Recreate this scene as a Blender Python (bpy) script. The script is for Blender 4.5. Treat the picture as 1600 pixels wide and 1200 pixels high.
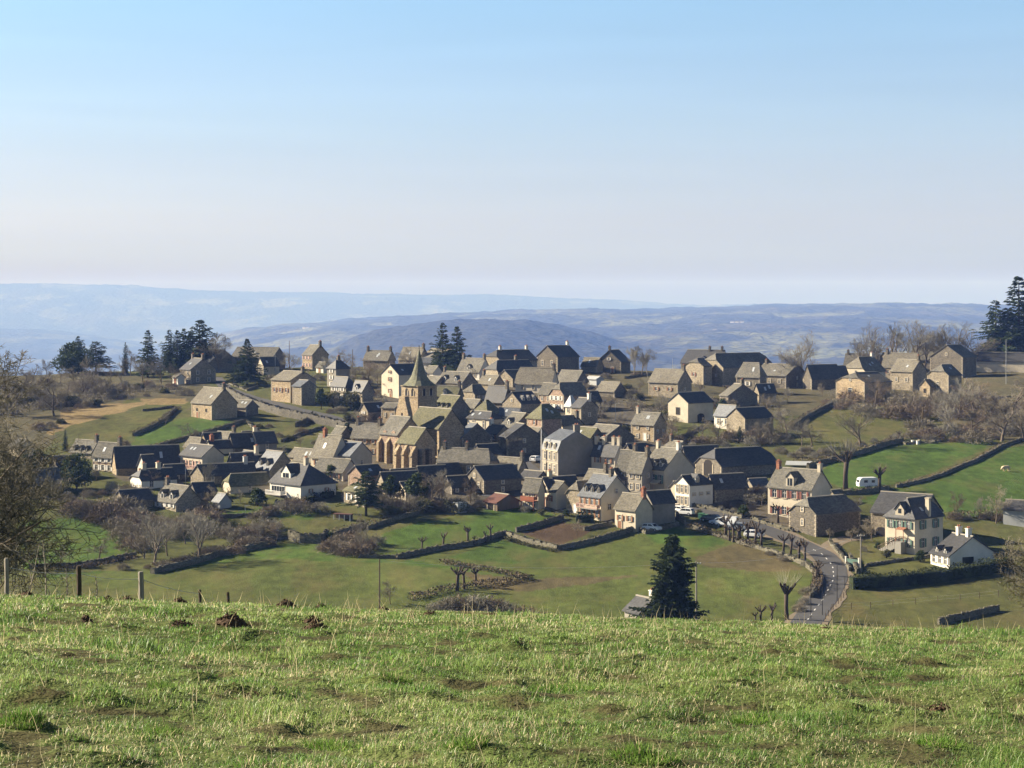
import bpy, math, random
import numpy as np
from mathutils import Vector, Matrix
R = math.radians
for o in list(bpy.data.objects): bpy.data.objects.remove(o)
SC = bpy.context.scene
COL = SC.collection
random.seed(7)
RNG = np.random.default_rng(11)

# ------------------------------------------------------------------ camera
F, HOR = 2986.0, 470.0            # focal length and eye level in units of a 1600-wide picture
cam_d = bpy.data.cameras.new('camera'); cam = bpy.data.objects.new('camera', cam_d); COL.objects.link(cam)
cam_d.sensor_width = 36.0; cam_d.lens = F/1600*36.0; cam_d.shift_y = -(600-HOR)/1600
cam_d.clip_start = 0.1; cam_d.clip_end = 90000
cam.location = (0, 0, 0); cam.rotation_euler = (R(90), 0, 0)
SC.camera = cam
# ------------------------------------------------------------------ sky, sun, exposure
SUN_EL, SUN_DIR = 27.0, Vector((-0.957, 0.29, 0))
wd = bpy.data.worlds.new('World'); SC.world = wd; wd.use_nodes = True
wn = wd.node_tree; bg = wn.nodes['Background']; sky = wn.nodes.new('ShaderNodeTexSky')
sky.sky_type = 'NISHITA'; sky.sun_disc = False; sky.sun_elevation = R(SUN_EL)
sky.sun_rotation = math.atan2(SUN_DIR.x, SUN_DIR.y)
sky.altitude = 800; sky.air_density = 1.0; sky.dust_density = 0.7; sky.ozone_density = 2.0
# hazy winter sky: bright milky horizon, deep blue overhead
wtc = wn.nodes.new('ShaderNodeTexCoord'); wsp = wn.nodes.new('ShaderNodeSeparateXYZ'); wrp = wn.nodes.new('ShaderNodeValToRGB'); wmx = wn.nodes.new('ShaderNodeVectorMath'); wmx.operation = 'MULTIPLY'
wn.links.new(wtc.outputs['Generated'], wsp.inputs[0]); wn.links.new(wsp.outputs[2], wrp.inputs[0]); wn.links.new(sky.outputs[0], wmx.inputs[0]); wn.links.new(wrp.outputs[0], wmx.inputs[1])
_e = wrp.color_ramp.elements; _e[0].position = 0.0; _e[0].color = (0.162,0.040,0.040,1); _e[1].position = 1.0; _e[1].color = (.37,.37,.38,1)
for _p, _c in ((0.006,(0.182,0.040,0.040,1)), (0.0134,(0.415,0.352,0.040,1)), (0.022,(0.596,0.598,0.658,1)), (0.031,(0.700,0.677,0.844,1)), (0.042,(0.812,0.744,0.903,1)), (0.055,(0.875,0.800,0.953,1)), (0.07,(0.933,0.849,0.974,1)), (0.09,(0.976,0.927,1.026,1)), (0.117,(0.991,0.991,1.087,1)), (0.155,(1.004,1.100,1.169,1)), (.26,(.84,.86,.9,1)), (.42,(.38,.38,.39,1))):
    _q = _e.new(_p); _q.color = _c
wcm = wn.nodes.new('ShaderNodeMapping'); wcm.inputs['Scale'].default_value = (2.2, 2.2, 34); wcn = wn.nodes.new('ShaderNodeTexNoise'); wcn.inputs['Scale'].default_value = 1.6; wcn.inputs['Detail'].default_value = 4; wcn.inputs['Distortion'].default_value = .6
wcr = wn.nodes.new('ShaderNodeMapRange'); wcr.inputs['From Min'].default_value = .35; wcr.inputs['From Max'].default_value = .7; wcr.inputs['To Min'].default_value = .985; wcr.inputs['To Max'].default_value = 1.035; wcs = wn.nodes.new('ShaderNodeVectorMath'); wcs.operation = 'SCALE'
wn.links.new(wtc.outputs['Generated'], wcm.inputs[0]); wn.links.new(wcm.outputs[0], wcn.inputs[0]); wn.links.new(wcn.outputs[0], wcr.inputs[0]); wn.links.new(wmx.outputs[0], wcs.inputs[0]); wn.links.new(wcr.outputs[0], wcs.inputs['Scale'])
wn.links.new(wcs.outputs[0], bg.inputs[0]); bg.inputs[1].default_value = 0.051
sd = bpy.data.lights.new('sun', 'SUN'); sun = bpy.data.objects.new('sun', sd); COL.objects.link(sun)
sd.energy = 5.0; sd.angle = R(0.55); sd.color = (1.0, 0.89, 0.72)
_sdir = Vector((SUN_DIR.x*math.cos(R(SUN_EL)), SUN_DIR.y*math.cos(R(SUN_EL)), math.sin(R(SUN_EL)))).normalized()
sun.rotation_euler = _sdir.to_track_quat('Z', 'Y').to_euler()
sun.location = (-60, 20, 60)
vs = SC.view_settings; vs.view_transform = 'Standard'; vs.look = 'None'; vs.exposure = 1.52; vs.gamma = 1.0
cy = SC.cycles; cy.use_denoising = True; cy.max_bounces = 5; cy.diffuse_bounces = 2; cy.glossy_bounces = 2
cy.transmission_bounces = 2; cy.volume_bounces = 1; cy.transparent_max_bounces = 6
cy.use_adaptive_sampling = True; cy.adaptive_threshold = 0.01

# ------------------------------------------------------------------ materials
def mat(name, base, rough=0.9, scale=None, var=0.35, col2=None, spec=0.2, bump=0.0, bscale=None, stretch=(1,1,1), rnd=0.0, kind='noise', metal=0.0):
    m = bpy.data.materials.new(name); m.use_nodes = True
    nt = m.node_tree; N = nt.nodes; Lk = nt.links; b = N['Principled BSDF']
    b.inputs['Roughness'].default_value = rough; b.inputs['Specular IOR Level'].default_value = spec; b.inputs['Metallic'].default_value = metal
    c = base; col = None
    if scale:
        tc = N.new('ShaderNodeTexCoord'); mp = N.new('ShaderNodeMapping'); mp.inputs['Scale'].default_value = stretch
        Lk.new(tc.outputs['Object'], mp.inputs[0])
        oi = N.new('ShaderNodeObjectInfo'); ad = N.new('ShaderNodeVectorMath'); ad.operation = 'ADD'
        sc_ = N.new('ShaderNodeMath'); sc_.operation = 'MULTIPLY'; sc_.inputs[1].default_value = 57.0
        Lk.new(oi.outputs['Random'], sc_.inputs[0]); Lk.new(mp.outputs[0], ad.inputs[0]); Lk.new(sc_.outputs[0], ad.inputs[1])
        n1 = N.new('ShaderNodeTexNoise'); n1.inputs['Scale'].default_value = scale; n1.inputs['Detail'].default_value = 5; n1.inputs['Roughness'].default_value = 0.7
        Lk.new(ad.outputs[0], n1.inputs['Vector'])
        n2 = N.new('ShaderNodeTexNoise'); n2.inputs['Scale'].default_value = scale*0.17; n2.inputs['Detail'].default_value = 3
        Lk.new(ad.outputs[0], n2.inputs['Vector'])
        mx = N.new('ShaderNodeMix'); mx.data_type = 'RGBA'
        c2 = col2 or tuple(x*(1-var) for x in base)
        mx.inputs[6].default_value = (*c2, 1); mx.inputs[7].default_value = (*base, 1)
        rp = N.new('ShaderNodeMapRange'); rp.inputs['From Min'].default_value = 0.32; rp.inputs['From Max'].default_value = 0.66
        av = N.new('ShaderNodeMath'); av.operation = 'ADD'; ml = N.new('ShaderNodeMath'); ml.operation = 'MULTIPLY'; ml.inputs[1].default_value = 0.5
        Lk.new(n1.outputs[0], av.inputs[0]); Lk.new(n2.outputs[0], av.inputs[1]); Lk.new(av.outputs[0], ml.inputs[0]); Lk.new(ml.outputs[0], rp.inputs[0])
        Lk.new(rp.outputs[0], mx.inputs[0]); col = mx.outputs[2]
        if kind == 'stone':
            v = N.new('ShaderNodeTexVoronoi'); v.inputs['Scale'].default_value = 2.6; mp2 = N.new('ShaderNodeMapping'); mp2.inputs['Scale'].default_value = (1, 1, 1.9)
            Lk.new(ad.outputs[0], mp2.inputs[0]); Lk.new(mp2.outputs[0], v.inputs['Vector'])
            hs = N.new('ShaderNodeSeparateColor'); Lk.new(v.outputs['Color'], hs.inputs[0])
            mr = N.new('ShaderNodeMapRange'); mr.inputs['To Min'].default_value = 0.66; mr.inputs['To Max'].default_value = 1.28; Lk.new(hs.outputs[0], mr.inputs[0])
            vm = N.new('ShaderNodeVectorMath'); vm.operation = 'SCALE'; Lk.new(col, vm.inputs[0]); Lk.new(mr.outputs[0], vm.inputs['Scale']); col = vm.outputs[0]
        if kind == 'tile':
            v = N.new('ShaderNodeTexVoronoi'); v.inputs['Scale'].default_value = 2.2; mp2 = N.new('ShaderNodeMapping'); mp2.inputs['Scale'].default_value = (1, 1, 2.4)
            Lk.new(ad.outputs[0], mp2.inputs[0]); Lk.new(mp2.outputs[0], v.inputs['Vector'])
            hs = N.new('ShaderNodeSeparateColor'); Lk.new(v.outputs['Color'], hs.inputs[0])
            mr = N.new('ShaderNodeMapRange'); mr.inputs['To Min'].default_value = 0.7; mr.inputs['To Max'].default_value = 1.25; Lk.new(hs.outputs[1], mr.inputs[0])
            vm = N.new('ShaderNodeVectorMath'); vm.operation = 'SCALE'; Lk.new(col, vm.inputs[0]); Lk.new(mr.outputs[0], vm.inputs['Scale']); col = vm.outputs[0]
        if rnd:
            mr = N.new('ShaderNodeMapRange'); mr.inputs['To Min'].default_value = 1-rnd; mr.inputs['To Max'].default_value = 1+rnd; Lk.new(oi.outputs['Random'], mr.inputs[0])
            vm = N.new('ShaderNodeVectorMath'); vm.operation = 'SCALE'; Lk.new(col, vm.inputs[0]); Lk.new(mr.outputs[0], vm.inputs['Scale']); col = vm.outputs[0]
        Lk.new(col, b.inputs['Base Color'])
        if bump:
            bp = N.new('ShaderNodeBump'); bp.inputs['Strength'].default_value = bump; bp.inputs['Distance'].default_value = 0.08
            Lk.new(n1.outputs[0], bp.inputs['Height']); Lk.new(bp.outputs[0], b.inputs['Normal'])
    else:
        b.inputs['Base Color'].default_value = (*base, 1)
    return m
M = {}
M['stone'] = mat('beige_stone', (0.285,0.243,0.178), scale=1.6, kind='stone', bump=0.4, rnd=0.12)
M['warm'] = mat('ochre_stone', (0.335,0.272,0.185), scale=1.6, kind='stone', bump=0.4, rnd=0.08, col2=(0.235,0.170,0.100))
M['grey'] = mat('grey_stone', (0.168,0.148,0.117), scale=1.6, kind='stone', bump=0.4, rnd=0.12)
M['pink'] = mat('pink_stone', (0.322,0.231,0.171), scale=1.6, kind='stone', bump=0.3, rnd=0.08)
M['render'] = mat('grey_render', (0.286,0.262,0.224), scale=0.9, var=0.36, rnd=0.14)
M['cream'] = mat('cream_render', (0.56,0.495,0.385), scale=0.8, var=0.34, rnd=0.10)
M['white'] = mat('white_render', (0.671,0.636,0.568), scale=0.7, var=0.26, rnd=0.06)
M['lauze'] = mat('stone_slab_roof', (0.150,0.141,0.119), scale=1.2, kind='tile', bump=0.5, rnd=0.18, col2=(0.090,0.085,0.071))
M['moss'] = mat('mossy_slab_roof', (0.128,0.124,0.078), scale=1.0, kind='tile', bump=0.5, rnd=0.12, col2=(0.089,0.085,0.047))
M['tan'] = mat('tan_slab_roof', (0.178,0.163,0.130), scale=1.2, kind='tile', bump=0.5, rnd=0.12, col2=(0.112,0.101,0.079))
M['slate'] = mat('grey_slate_roof', (0.061,0.061,0.063), rough=0.6, scale=1.2, kind='tile', bump=0.3, rnd=0.15, spec=0.35)
M['bslate'] = mat('blue_slate_roof', (0.108,0.117,0.131), rough=0.5, scale=1.2, kind='tile', bump=0.2, rnd=0.1, spec=0.4)
M['redroof'] = mat('red_sheet_roof', (0.144,0.069,0.054), rough=0.7, scale=1.5, rnd=0.05)
M['metal'] = mat('pale_metal', (0.385,0.399,0.406), rough=0.5, scale=0.8, var=0.2)
M['surround'] = mat('pale_dressed_stone', (0.528,0.456,0.344), scale=2, var=0.15)
M['glass'] = mat('dark_window_glass', (0.025,0.03,0.035), rough=0.15, spec=0.5)
M['opening'] = mat('dark_barn_opening', (0.03,0.026,0.022), scale=2.0)
M['sh_red'] = mat('red_shutter_paint', (0.21,0.085,0.065), rough=0.6, scale=3, var=0.2)
M['sh_brown'] = mat('brown_shutter_wood', (0.26,0.13,0.07), rough=0.7, scale=3, var=0.25)
M['sh_green'] = mat('green_shutter_paint', (0.10,0.17,0.14), rough=0.6, scale=3, var=0.2)
M['sh_white'] = mat('white_shutter_paint', (0.72,0.70,0.66), rough=0.6, scale=3, var=0.1)
M['sh_pink'] = mat('faded_pink_shutter', (0.50,0.33,0.27), rough=0.7, scale=3, var=0.15)
M['brick'] = mat('red_brick', (0.34,0.15,0.09), scale=4, kind='stone')
M['wood'] = mat('weathered_wood', (0.16,0.12,0.085), scale=5, stretch=(1,1,0.2))
M['postwood'] = mat('grey_post_wood', (0.30,0.27,0.23), scale=14, stretch=(1,1,0.12), bump=0.5)
M['redwood'] = mat('red_stained_wood', (0.33,0.12,0.07), scale=4, var=0.2)
M['bark'] = mat('grey_bark', (0.17,0.135,0.10), scale=6, bump=0.4)
M['palebark'] = mat('pale_bark', (0.33,0.29,0.24), scale=6, bump=0.4)
M['darkbark'] = mat('dark_bark', (0.085,0.065,0.05), scale=6, bump=0.4)
M['drywall'] = mat('dry_stone_wall', (0.15,0.14,0.10), scale=2.5, kind='stone', bump=0.6, col2=(0.093,0.084,0.062))
M['rubble'] = mat('dark_rubble_stone', (0.115,0.105,0.085), scale=2.5, kind='stone', bump=0.6, col2=(0.06,0.056,0.045))
M['concrete'] = mat('grey_concrete', (0.280,0.266,0.238), scale=2, var=0.2)
M['soil'] = mat('brown_soil', (0.105,0.066,0.04), scale=9, bump=0.8, col2=(0.05,0.032,0.02))
M['tar'] = mat('asphalt', (0.084,0.083,0.085), rough=0.85, scale=0.7, var=0.25)
M['paint'] = mat('white_road_paint', (0.72,0.72,0.70), scale=2, var=0.25)
M['earth'] = mat('pale_earth', (0.210,0.171,0.122), scale=0.9, var=0.3)
M['carwhite'] = mat('white_car_paint', (0.78,0.79,0.80), rough=0.25, spec=0.5)
M['cargrey'] = mat('grey_car_paint', (0.22,0.25,0.29), rough=0.25, spec=0.5)
M['carblue'] = mat('pale_blue_car_paint', (0.38,0.46,0.56), rough=0.25, spec=0.5)
M['cardark'] = mat('dark_car_paint', (0.04,0.045,0.06), rough=0.25, spec=0.5)
M['rubber'] = mat('black_rubber', (0.02,0.02,0.02), rough=0.8)
M['lamp'] = mat('lamp_glass', (0.7,0.7,0.68), rough=0.2, spec=0.5)
M['bin'] = mat('green_plastic', (0.06,0.16,0.09), rough=0.5)
M['cowhide'] = mat('pale_tan_hide', (0.60,0.46,0.30), rough=0.8, scale=2, var=0.15)
M['copper'] = mat('weathered_copper', (0.231,0.259,0.217), rough=0.6, scale=1.3, var=0.2)
M['spire'] = mat('lichen_slab_spire', (0.174,0.174,0.119), scale=1.1, kind='tile', bump=0.4, col2=(0.128,0.125,0.087))
M['awning'] = mat('cream_awning_cloth', (0.496,0.400,0.272), scale=2, var=0.1)
M['mortar'] = mat('pale_ridge_mortar', (0.36,0.33,0.27), scale=2, var=0.3)
M['quoin'] = mat('dressed_quoin_stone', (0.37,0.32,0.24), scale=2, var=0.3)
M['skylight'] = mat('skylight_glass', (0.42,0.45,0.48), rough=0.2, spec=0.6)
M['straw'] = mat('dry_straw', (0.50,0.41,0.25), scale=3, var=0.3)

def leafmat(name, c1, c2, trans=0.25, scale=0.35, rnd=0.15):
    m = bpy.data.materials.new(name); m.use_nodes = True; nt = m.node_tree; N = nt.nodes; Lk = nt.links
    b = N['Principled BSDF']; b.inputs['Roughness'].default_value = 0.75; b.inputs['Specular IOR Level'].default_value = 0.15
    tc = N.new('ShaderNodeTexCoord'); n1 = N.new('ShaderNodeTexNoise'); n1.inputs['Scale'].default_value = scale; n1.inputs['Detail'].default_value = 4
    Lk.new(tc.outputs['Object'], n1.inputs['Vector'])
    rp = N.new('ShaderNodeMapRange'); rp.inputs['From Min'].default_value = 0.35; rp.inputs['From Max'].default_value = 0.65; Lk.new(n1.outputs[0], rp.inputs[0])
    mx = N.new('ShaderNodeMix'); mx.data_type = 'RGBA'; mx.inputs[6].default_value = (*c1, 1); mx.inputs[7].default_value = (*c2, 1); Lk.new(rp.outputs[0], mx.inputs[0])
    oi = N.new('ShaderNodeObjectInfo'); mr = N.new('ShaderNodeMapRange'); mr.inputs['To Min'].default_value = 1-rnd; mr.inputs['To Max'].default_value = 1+rnd; Lk.new(oi.outputs['Random'], mr.inputs[0])
    vm = N.new('ShaderNodeVectorMath'); vm.operation = 'SCALE'; Lk.new(mx.outputs[2], vm.inputs[0]); Lk.new(mr.outputs[0], vm.inputs['Scale'])
    Lk.new(vm.outputs[0], b.inputs['Base Color'])
    if trans:
        t = N.new('ShaderNodeBsdfTranslucent'); Lk.new(vm.outputs[0], t.inputs[0]); ms = N.new('ShaderNodeMixShader'); ms.inputs[0].default_value = trans
        Lk.new(b.outputs[0], ms.inputs[1]); Lk.new(t.outputs[0], ms.inputs[2]); Lk.new(ms.outputs[0], N['Material Output'].inputs[0])
    return m
M['needle'] = leafmat('dark_conifer_needles', (0.026,0.042,0.018), (0.085,0.115,0.05), 0.15, .8)
M['golden'] = leafmat('golden_conifer_needles', (0.12,0.11,0.025), (0.22,0.19,0.04), 0.2)
M['evergreen'] = leafmat('evergreen_leaves', (0.028,0.045,0.015), (0.07,0.095,0.03), 0.15)
M['hedge'] = leafmat('hedge_leaves', (0.018,0.026,0.011), (0.045,0.058,0.02), 0.1)
M['twig'] = leafmat('brown_twigs', (0.155,0.135,0.098), (0.265,0.235,0.175), 0.0)
M['bramble'] = leafmat('dark_brambles', (0.075,0.06,0.04), (0.17,0.13,0.085), 0.0)
M['edgetwig'] = leafmat('grey_lichened_twigs', (0.06,0.055,0.042), (0.20,0.182,0.142), 0.0, 1.2)
M['greytwig'] = leafmat('grey_twigs', (0.18,0.168,0.135), (0.30,0.28,0.225), 0.0)
M['redtwig'] = leafmat('reddish_brown_twigs', (0.135,0.105,0.075), (0.23,0.18,0.13), 0.0)
M['stalk'] = leafmat('dry_stalks', (.42,.35,.2), (.62,.54,.34), .5, 3)
M['ivy'] = leafmat('olive_scrub_leaves', (0.06,0.065,0.03), (0.13,0.125,0.055), 0.15)

# ------------------------------------------------------------------ mesh builder and object helpers
class MB:
    def __init__(s): s.v = []; s.f = []; s.m = []
    def add(s, vs_, fs_, mi=0):
        k = len(s.v); s.v += [tuple(p) for p in vs_]; s.f += [tuple(i+k for i in f) for f in fs_]; s.m += [mi]*len(fs_)
    def box(s, c, d, mi=0, rot=0.0):
        x, y, z = (q/2 for q in d); P = []
        cr, sr = math.cos(rot), math.sin(rot)
        for dx, dy, dz in ((-x,-y,-z),(x,-y,-z),(x,y,-z),(-x,y,-z),(-x,-y,z),(x,-y,z),(x,y,z),(-x,y,z)):
            P.append((c[0]+dx*cr-dy*sr, c[1]+dx*sr+dy*cr, c[2]+dz))
        s.add(P, [(0,3,2,1),(4,5,6,7),(0,1,5,4),(1,2,6,5),(2,3,7,6),(3,0,4,7)], mi)
    def tube(s, pts, rad, n=6, mi=0, cap=True):
        k = len(s.v); pts = [Vector(p) for p in pts]; up = None
        for i, p in enumerate(pts):
            d = (pts[min(i+1, len(pts)-1)] - pts[max(i-1, 0)]).normalized()
            a = d.orthogonal().normalized() if up is None else (up - d*up.dot(d)).normalized()
            up = a; b = d.cross(a)
            for j in range(n):
                t = 2*math.pi*j/n; q = p + (a*math.cos(t) + b*math.sin(t))*rad[i]; s.v.append((q.x, q.y, q.z))
        for i in range(len(pts)-1):
            for j in range(n):
                s.f.append((k+i*n+j, k+i*n+(j+1)%n, k+(i+1)*n+(j+1)%n, k+(i+1)*n+j)); s.m.append(mi)
        if cap:
            s.f.append(tuple(k+j for j in range(n))[::-1]); s.m.append(mi)
            e = k+(len(pts)-1)*n; s.f.append(tuple(e+j for j in range(n))); s.m.append(mi)
    def slab(s, polys, th, mi=0):
        """closed slab: polygons (lists of 3-d points sharing corners) thickened downwards by th"""
        idx = {}; V = []
        def gi(p):
            k = tuple(round(c, 5) for c in p)
            if k not in idx: idx[k] = len(V); V.append(p)
            return idx[k]
        fs_ = []
        for p in polys:
            q = [gi(x) for x in p]; q2 = []
            for i in q:
                if not q2 or q2[-1] != i: q2.append(i)
            if q2[0] == q2[-1]: q2.pop()
            if len(q2) >= 3: fs_.append(tuple(q2))
        n = len(V); edges = {}
        for f in fs_:
            for a, b in zip(f, f[1:]+f[:1]): edges[(a, b)] = 1
        out = list(fs_) + [tuple(i+n for i in f[::-1]) for f in fs_]
        for (a, b) in edges:
            if (b, a) not in edges: out.append((b, a, a+n, b+n))
        s.add(V + [(x, y, z-th) for x, y, z in V], out, mi)
    def mesh(s, name, mats, smooth=False):
        me = bpy.data.meshes.new(name); me.from_pydata(s.v, [], s.f)
        for m_ in mats: me.materials.append(M[m_] if isinstance(m_, str) else m_)
        if len(mats) > 1: me.polygons.foreach_set('material_index', s.m)
        if smooth: me.polygons.foreach_set('use_smooth', [True]*len(s.f))
        me.update(); return me
def link(name, me, parent=None, loc=(0,0,0), rotz=0.0, scale=None):
    o = bpy.data.objects.new(name, me); COL.objects.link(o); o.location = loc; o.rotation_euler = (0, 0, rotz)
    if scale is not None: o.scale = scale if hasattr(scale, '__len__') else (scale,)*3
    if parent is not None: o.parent = parent
    return o
def part(name, mb, mats, parent=None, loc=(0,0,0), rotz=0.0, smooth=False):
    return link(name, mb.mesh(name, mats if isinstance(mats, (list, tuple)) else [mats], smooth), parent, loc, rotz)
def tag(o, label=None, cat=None, group=None, kind=None):
    if label: o['label'] = label
    if cat: o['category'] = cat
    if group: o['group'] = group
    if kind: o['kind'] = kind
    return o
def thing(name, label, cat, loc=(0,0,0), rotz=0.0, group=None):
    return tag(link(name, None, None, loc, rotz), label, cat, group)

# ------------------------------------------------------------------ terrain
_h = RNG.random((256, 256))
def vnoise(x, y):
    x = np.asarray(x, float); y = np.asarray(y, float); xi = np.floor(x).astype(int); yi = np.floor(y).astype(int)
    fx = x-xi; fy = y-yi; fx = fx*fx*(3-2*fx); fy = fy*fy*(3-2*fy)
    a = _h[xi & 255, yi & 255]; b = _h[(xi+1) & 255, yi & 255]; c = _h[xi & 255, (yi+1) & 255]; d = _h[(xi+1) & 255, (yi+1) & 255]
    return (a*(1-fx)+b*fx)*(1-fy)+(c*(1-fx)+d*fx)*fy
def fbm(x, y, n=4):
    t = 0; a = 0.5
    for i in range(n): t = t+a*vnoise(x*2**i+17*i, y*2**i+31*i); a *= 0.5
    return t
def sst(a, b, x):
    t = np.clip((x-a)/(b-a), 0, 1); return t*t*(3-2*t)
TY = np.array([250, 285, 320, 355, 390, 415, 450, 500, 565, 650, 720, 760.])
TPX = np.array([-400, 0, 200, 400, 600, 800, 1000, 1200, 1320, 1420, 1600, 2000.])
def _prof(ridge, mid):
    return np.array([1090, 1020, 960, 900, 850, 800, 750, 700, 650, mid, ridge, ridge-2.0])
TP = np.array([_prof(606,618), _prof(588,612), _prof(581,604), _prof(575,600), _prof(574,599), _prof(574,599),
               _prof(580,601), _prof(596,610), _prof(594,610), _prof(584,604), _prof(578,600), _prof(574,598)])
FY = np.linspace(250, 760, 766)
FT = np.array([np.interp(FY, TY, row) for row in TP])
_k = np.hanning(41); _k /= _k.sum()
FT = np.array([np.convolve(np.pad(r, 20, mode='reflect', reflect_type='odd'), _k, 'valid') for r in FT])
def table(px, Y):
    ci = np.clip(np.interp(px, TPX, np.arange(len(TPX))), 0, len(TPX)-1.0001); i = ci.astype(int) if hasattr(ci, 'astype') else int(ci); f = ci-i
    f = f*f*(3-2*f)
    yi = np.clip((Y-250)/(510/765), 0, 764.999); j = np.floor(yi).astype(int); g = yi-j
    a = FT[i, j]*(1-g)+FT[i, j+1]*g; b = FT[i+1, j]*(1-g)+FT[i+1, j+1]*g
    return a*(1-f)+b*f
def meadow(x, y):
    yy = np.clip(y, -12, None)
    h = -1.57 - 0.070*yy - 0.00145*yy*np.abs(yy) - 0.036*x*np.clip(1-(y-60)/120, 0, 1)
    w = np.clip(1-(y-35)/30, 0, 1)
    return h + w*((fbm(x*1.3+5, y*1.3+9, 3)-0.44)*0.17 + (fbm(x*0.22, y*0.22, 2)-0.37)*0.22 + np.clip(fbm(x*3.0+2, y*3.0+8, 3)-0.50, 0, 1)*0.25*np.clip(1-(y-20)/14, .25, 1))
RDG = [
 (7600, 2600, [(-600,700),(330,640),(470,575),(520,548),(560,529),(620,517),(700,503),(760,497),(820,498),(870,507),(920,521),(980,538),(1040,552),(1100,560),(1300,566),(1700,560),(2300,560)]),
 (13000, 9300, [(-600,720),(200,610),(300,560),(345,531),(385,519),(450,510),(550,501),(640,495),(700,491),(780,489),(900,487),(1000,484),(1100,480),(1200,478),(1280,477),(1370,475),(1420,476),(1500,478),(1600,480),(2300,485)]),
 (19000, 4500, [(-600,512),(0,515),(60,515),(120,522),(200,536),(320,560),(500,600),(2300,600)]),
 (26000, 5200, [(-600,452),(-200,446),(0,441),(80,439.5),(150,444),(300,452),(450,456),(600,459),(750,464),(850,467),(1000,471),(1080,472.5),(1200,475),(1300,480),(1600,492),(2300,495)])]
def hills(x, y):
    px = 800+F*x/np.maximum(y, 100.)
    base = -230 - 190*sst(900, 0, px) - 0.004*np.clip(y-900, 0, 26000)
    z = base + 0*x
    for (Y0, w, pts) in RDG:
        pp = np.array(pts, float); py = np.interp(px, pp[:,0], pp[:,1]); top = -(py-HOR)/F*Y0
        amp = Y0*0.0019
        rough = (fbm(x/(Y0*0.05)+Y0, y/(Y0*0.09), 5)-0.47)*amp*2.4
        t = (y-Y0)/w; shape = np.where(t < 0, sst(-1, 0, t)*0.55+np.clip(1+t, 0, 1)*0.45, 1-sst(0, 1.3, t))
        z = np.maximum(z, base+(top+rough-base)*np.clip(shape, 0, 1))
    z = z + (fbm(x/70+1, y/260+2, 3)-.44)*22*np.clip((y-2500)/4000, 0, 1)
    return z + (fbm(x/400+3, y/600+8, 4)-0.45)*np.clip((y-900)/1800, 0, 1)*34
def zt(x, y):
    x = np.asarray(x, float); y = np.asarray(y, float)
    zm = meadow(x, y)
    Y = np.clip(y, 250, 760); px = 800+F*x/np.maximum(y, 120.)
    zv = -(table(px, Y)-HOR)/F*Y
    zv = zv + (fbm(x/14, y/18, 3)-0.44)*0.5
    zb = np.where(y < 250, zv - 0.00004*(250-np.clip(y, 100, 250))**2 , zv)
    t1 = sst(95, 235, y)
    z = zm*(1-t1) + zb*t1
    zh = hills(x, y); t2 = sst(735, 1250, y)
    return np.where(y > 735, z*(1-t2)+zh*t2, z)
_zx = np.arange(-330, 331, 1.5); _zy = np.arange(236, 800, 1.5)
_zz = zt(*[a.ravel() for a in np.meshgrid(_zx, _zy, indexing='ij')]).reshape(len(_zx), len(_zy)).tolist()
def zg(x, y):
    if 237 < y < 797 and -328 < x < 328:
        fx = (x+330)/1.5; fy = (y-236)/1.5; i = int(fx); j = int(fy); fx -= i; fy -= j; a = _zz[i]; b = _zz[i+1]
        return (a[j]*(1-fy)+a[j+1]*fy)*(1-fx)+(b[j]*(1-fy)+b[j+1]*fy)*fx
    return float(zt(np.array([x]), np.array([y]))[0])
def py2Y(px, py):
    col = table(np.full(FY.shape, float(px)), FY)
    return float(np.interp(-py, -col, FY))
def at(px, py, dz=0.0):
    """point on the village hill seen at that place of the photograph"""
    Y = py2Y(px, py); X = (px-800)*Y/F
    return Vector((X, Y, zg(X, Y)+dz))
MY = np.linspace(2.5, 34, 800)
def atm(px, py, dz=0.0):
    """point on the near meadow"""
    X = (px-800)/F*MY; pyc = HOR-F*zt(X, MY)/MY
    k = int(np.argmax(pyc <= py)) if (pyc <= py).any() else int(np.argmin(pyc))
    return Vector((X[k], MY[k], zg(X[k], MY[k])+dz))

U = np.concatenate([np.linspace(-1.1, -0.32, 24)[:-1], np.linspace(-0.32, 0.32, 540), np.linspace(0.32, 1.1, 24)[1:]])
def sheet(rows, off):
    Yg, Ug = np.meshgrid(rows, U, indexing='ij'); Xg = Ug*(np.maximum(Yg, 0)+off)
    Zg = zt(Xg.ravel(), Yg.ravel()); nr, nc = Yg.shape
    co = np.stack([Xg.ravel(), Yg.ravel(), Zg], 1).astype(np.float32)
    i = (np.arange(nr-1)[:,None]*nc+np.arange(nc-1)[None,:]).ravel()
    return co, np.stack([i, i+1, i+1+nc, i+nc], 1)
def npmesh(name, co, faces, k=4):
    me = bpy.data.meshes.new(name); me.vertices.add(len(co)); me.vertices.foreach_set('co', co.astype(np.float32).ravel())
    me.loops.add(faces.size); me.loops.foreach_set('vertex_index', faces.astype(np.int32).ravel())
    me.polygons.add(len(faces)); me.polygons.foreach_set('loop_start', np.arange(0, faces.size, k, dtype=np.int32))
    me.polygons.foreach_set('loop_total', np.full(len(faces), k, dtype=np.int32))
    me.update(calc_edges=True); return me
def colattr(me, col):
    a = me.color_attributes.new('tint', 'FLOAT_COLOR', 'POINT'); c = np.ones((len(col), 4), np.float32); c[:,:3] = col; a.data.foreach_set('color', c.ravel())
def inpoly(px, py, poly):
    r = np.zeros(px.shape, bool); n = len(poly)
    for k in range(n):
        x1, y1 = poly[k]; x2, y2 = poly[(k+1) % n]
        c = ((y1 > py) != (y2 > py)) & (px < (x2-x1)*(py-y1)/((y2-y1) or 1e-9)+x1); r ^= c
    return r
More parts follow.
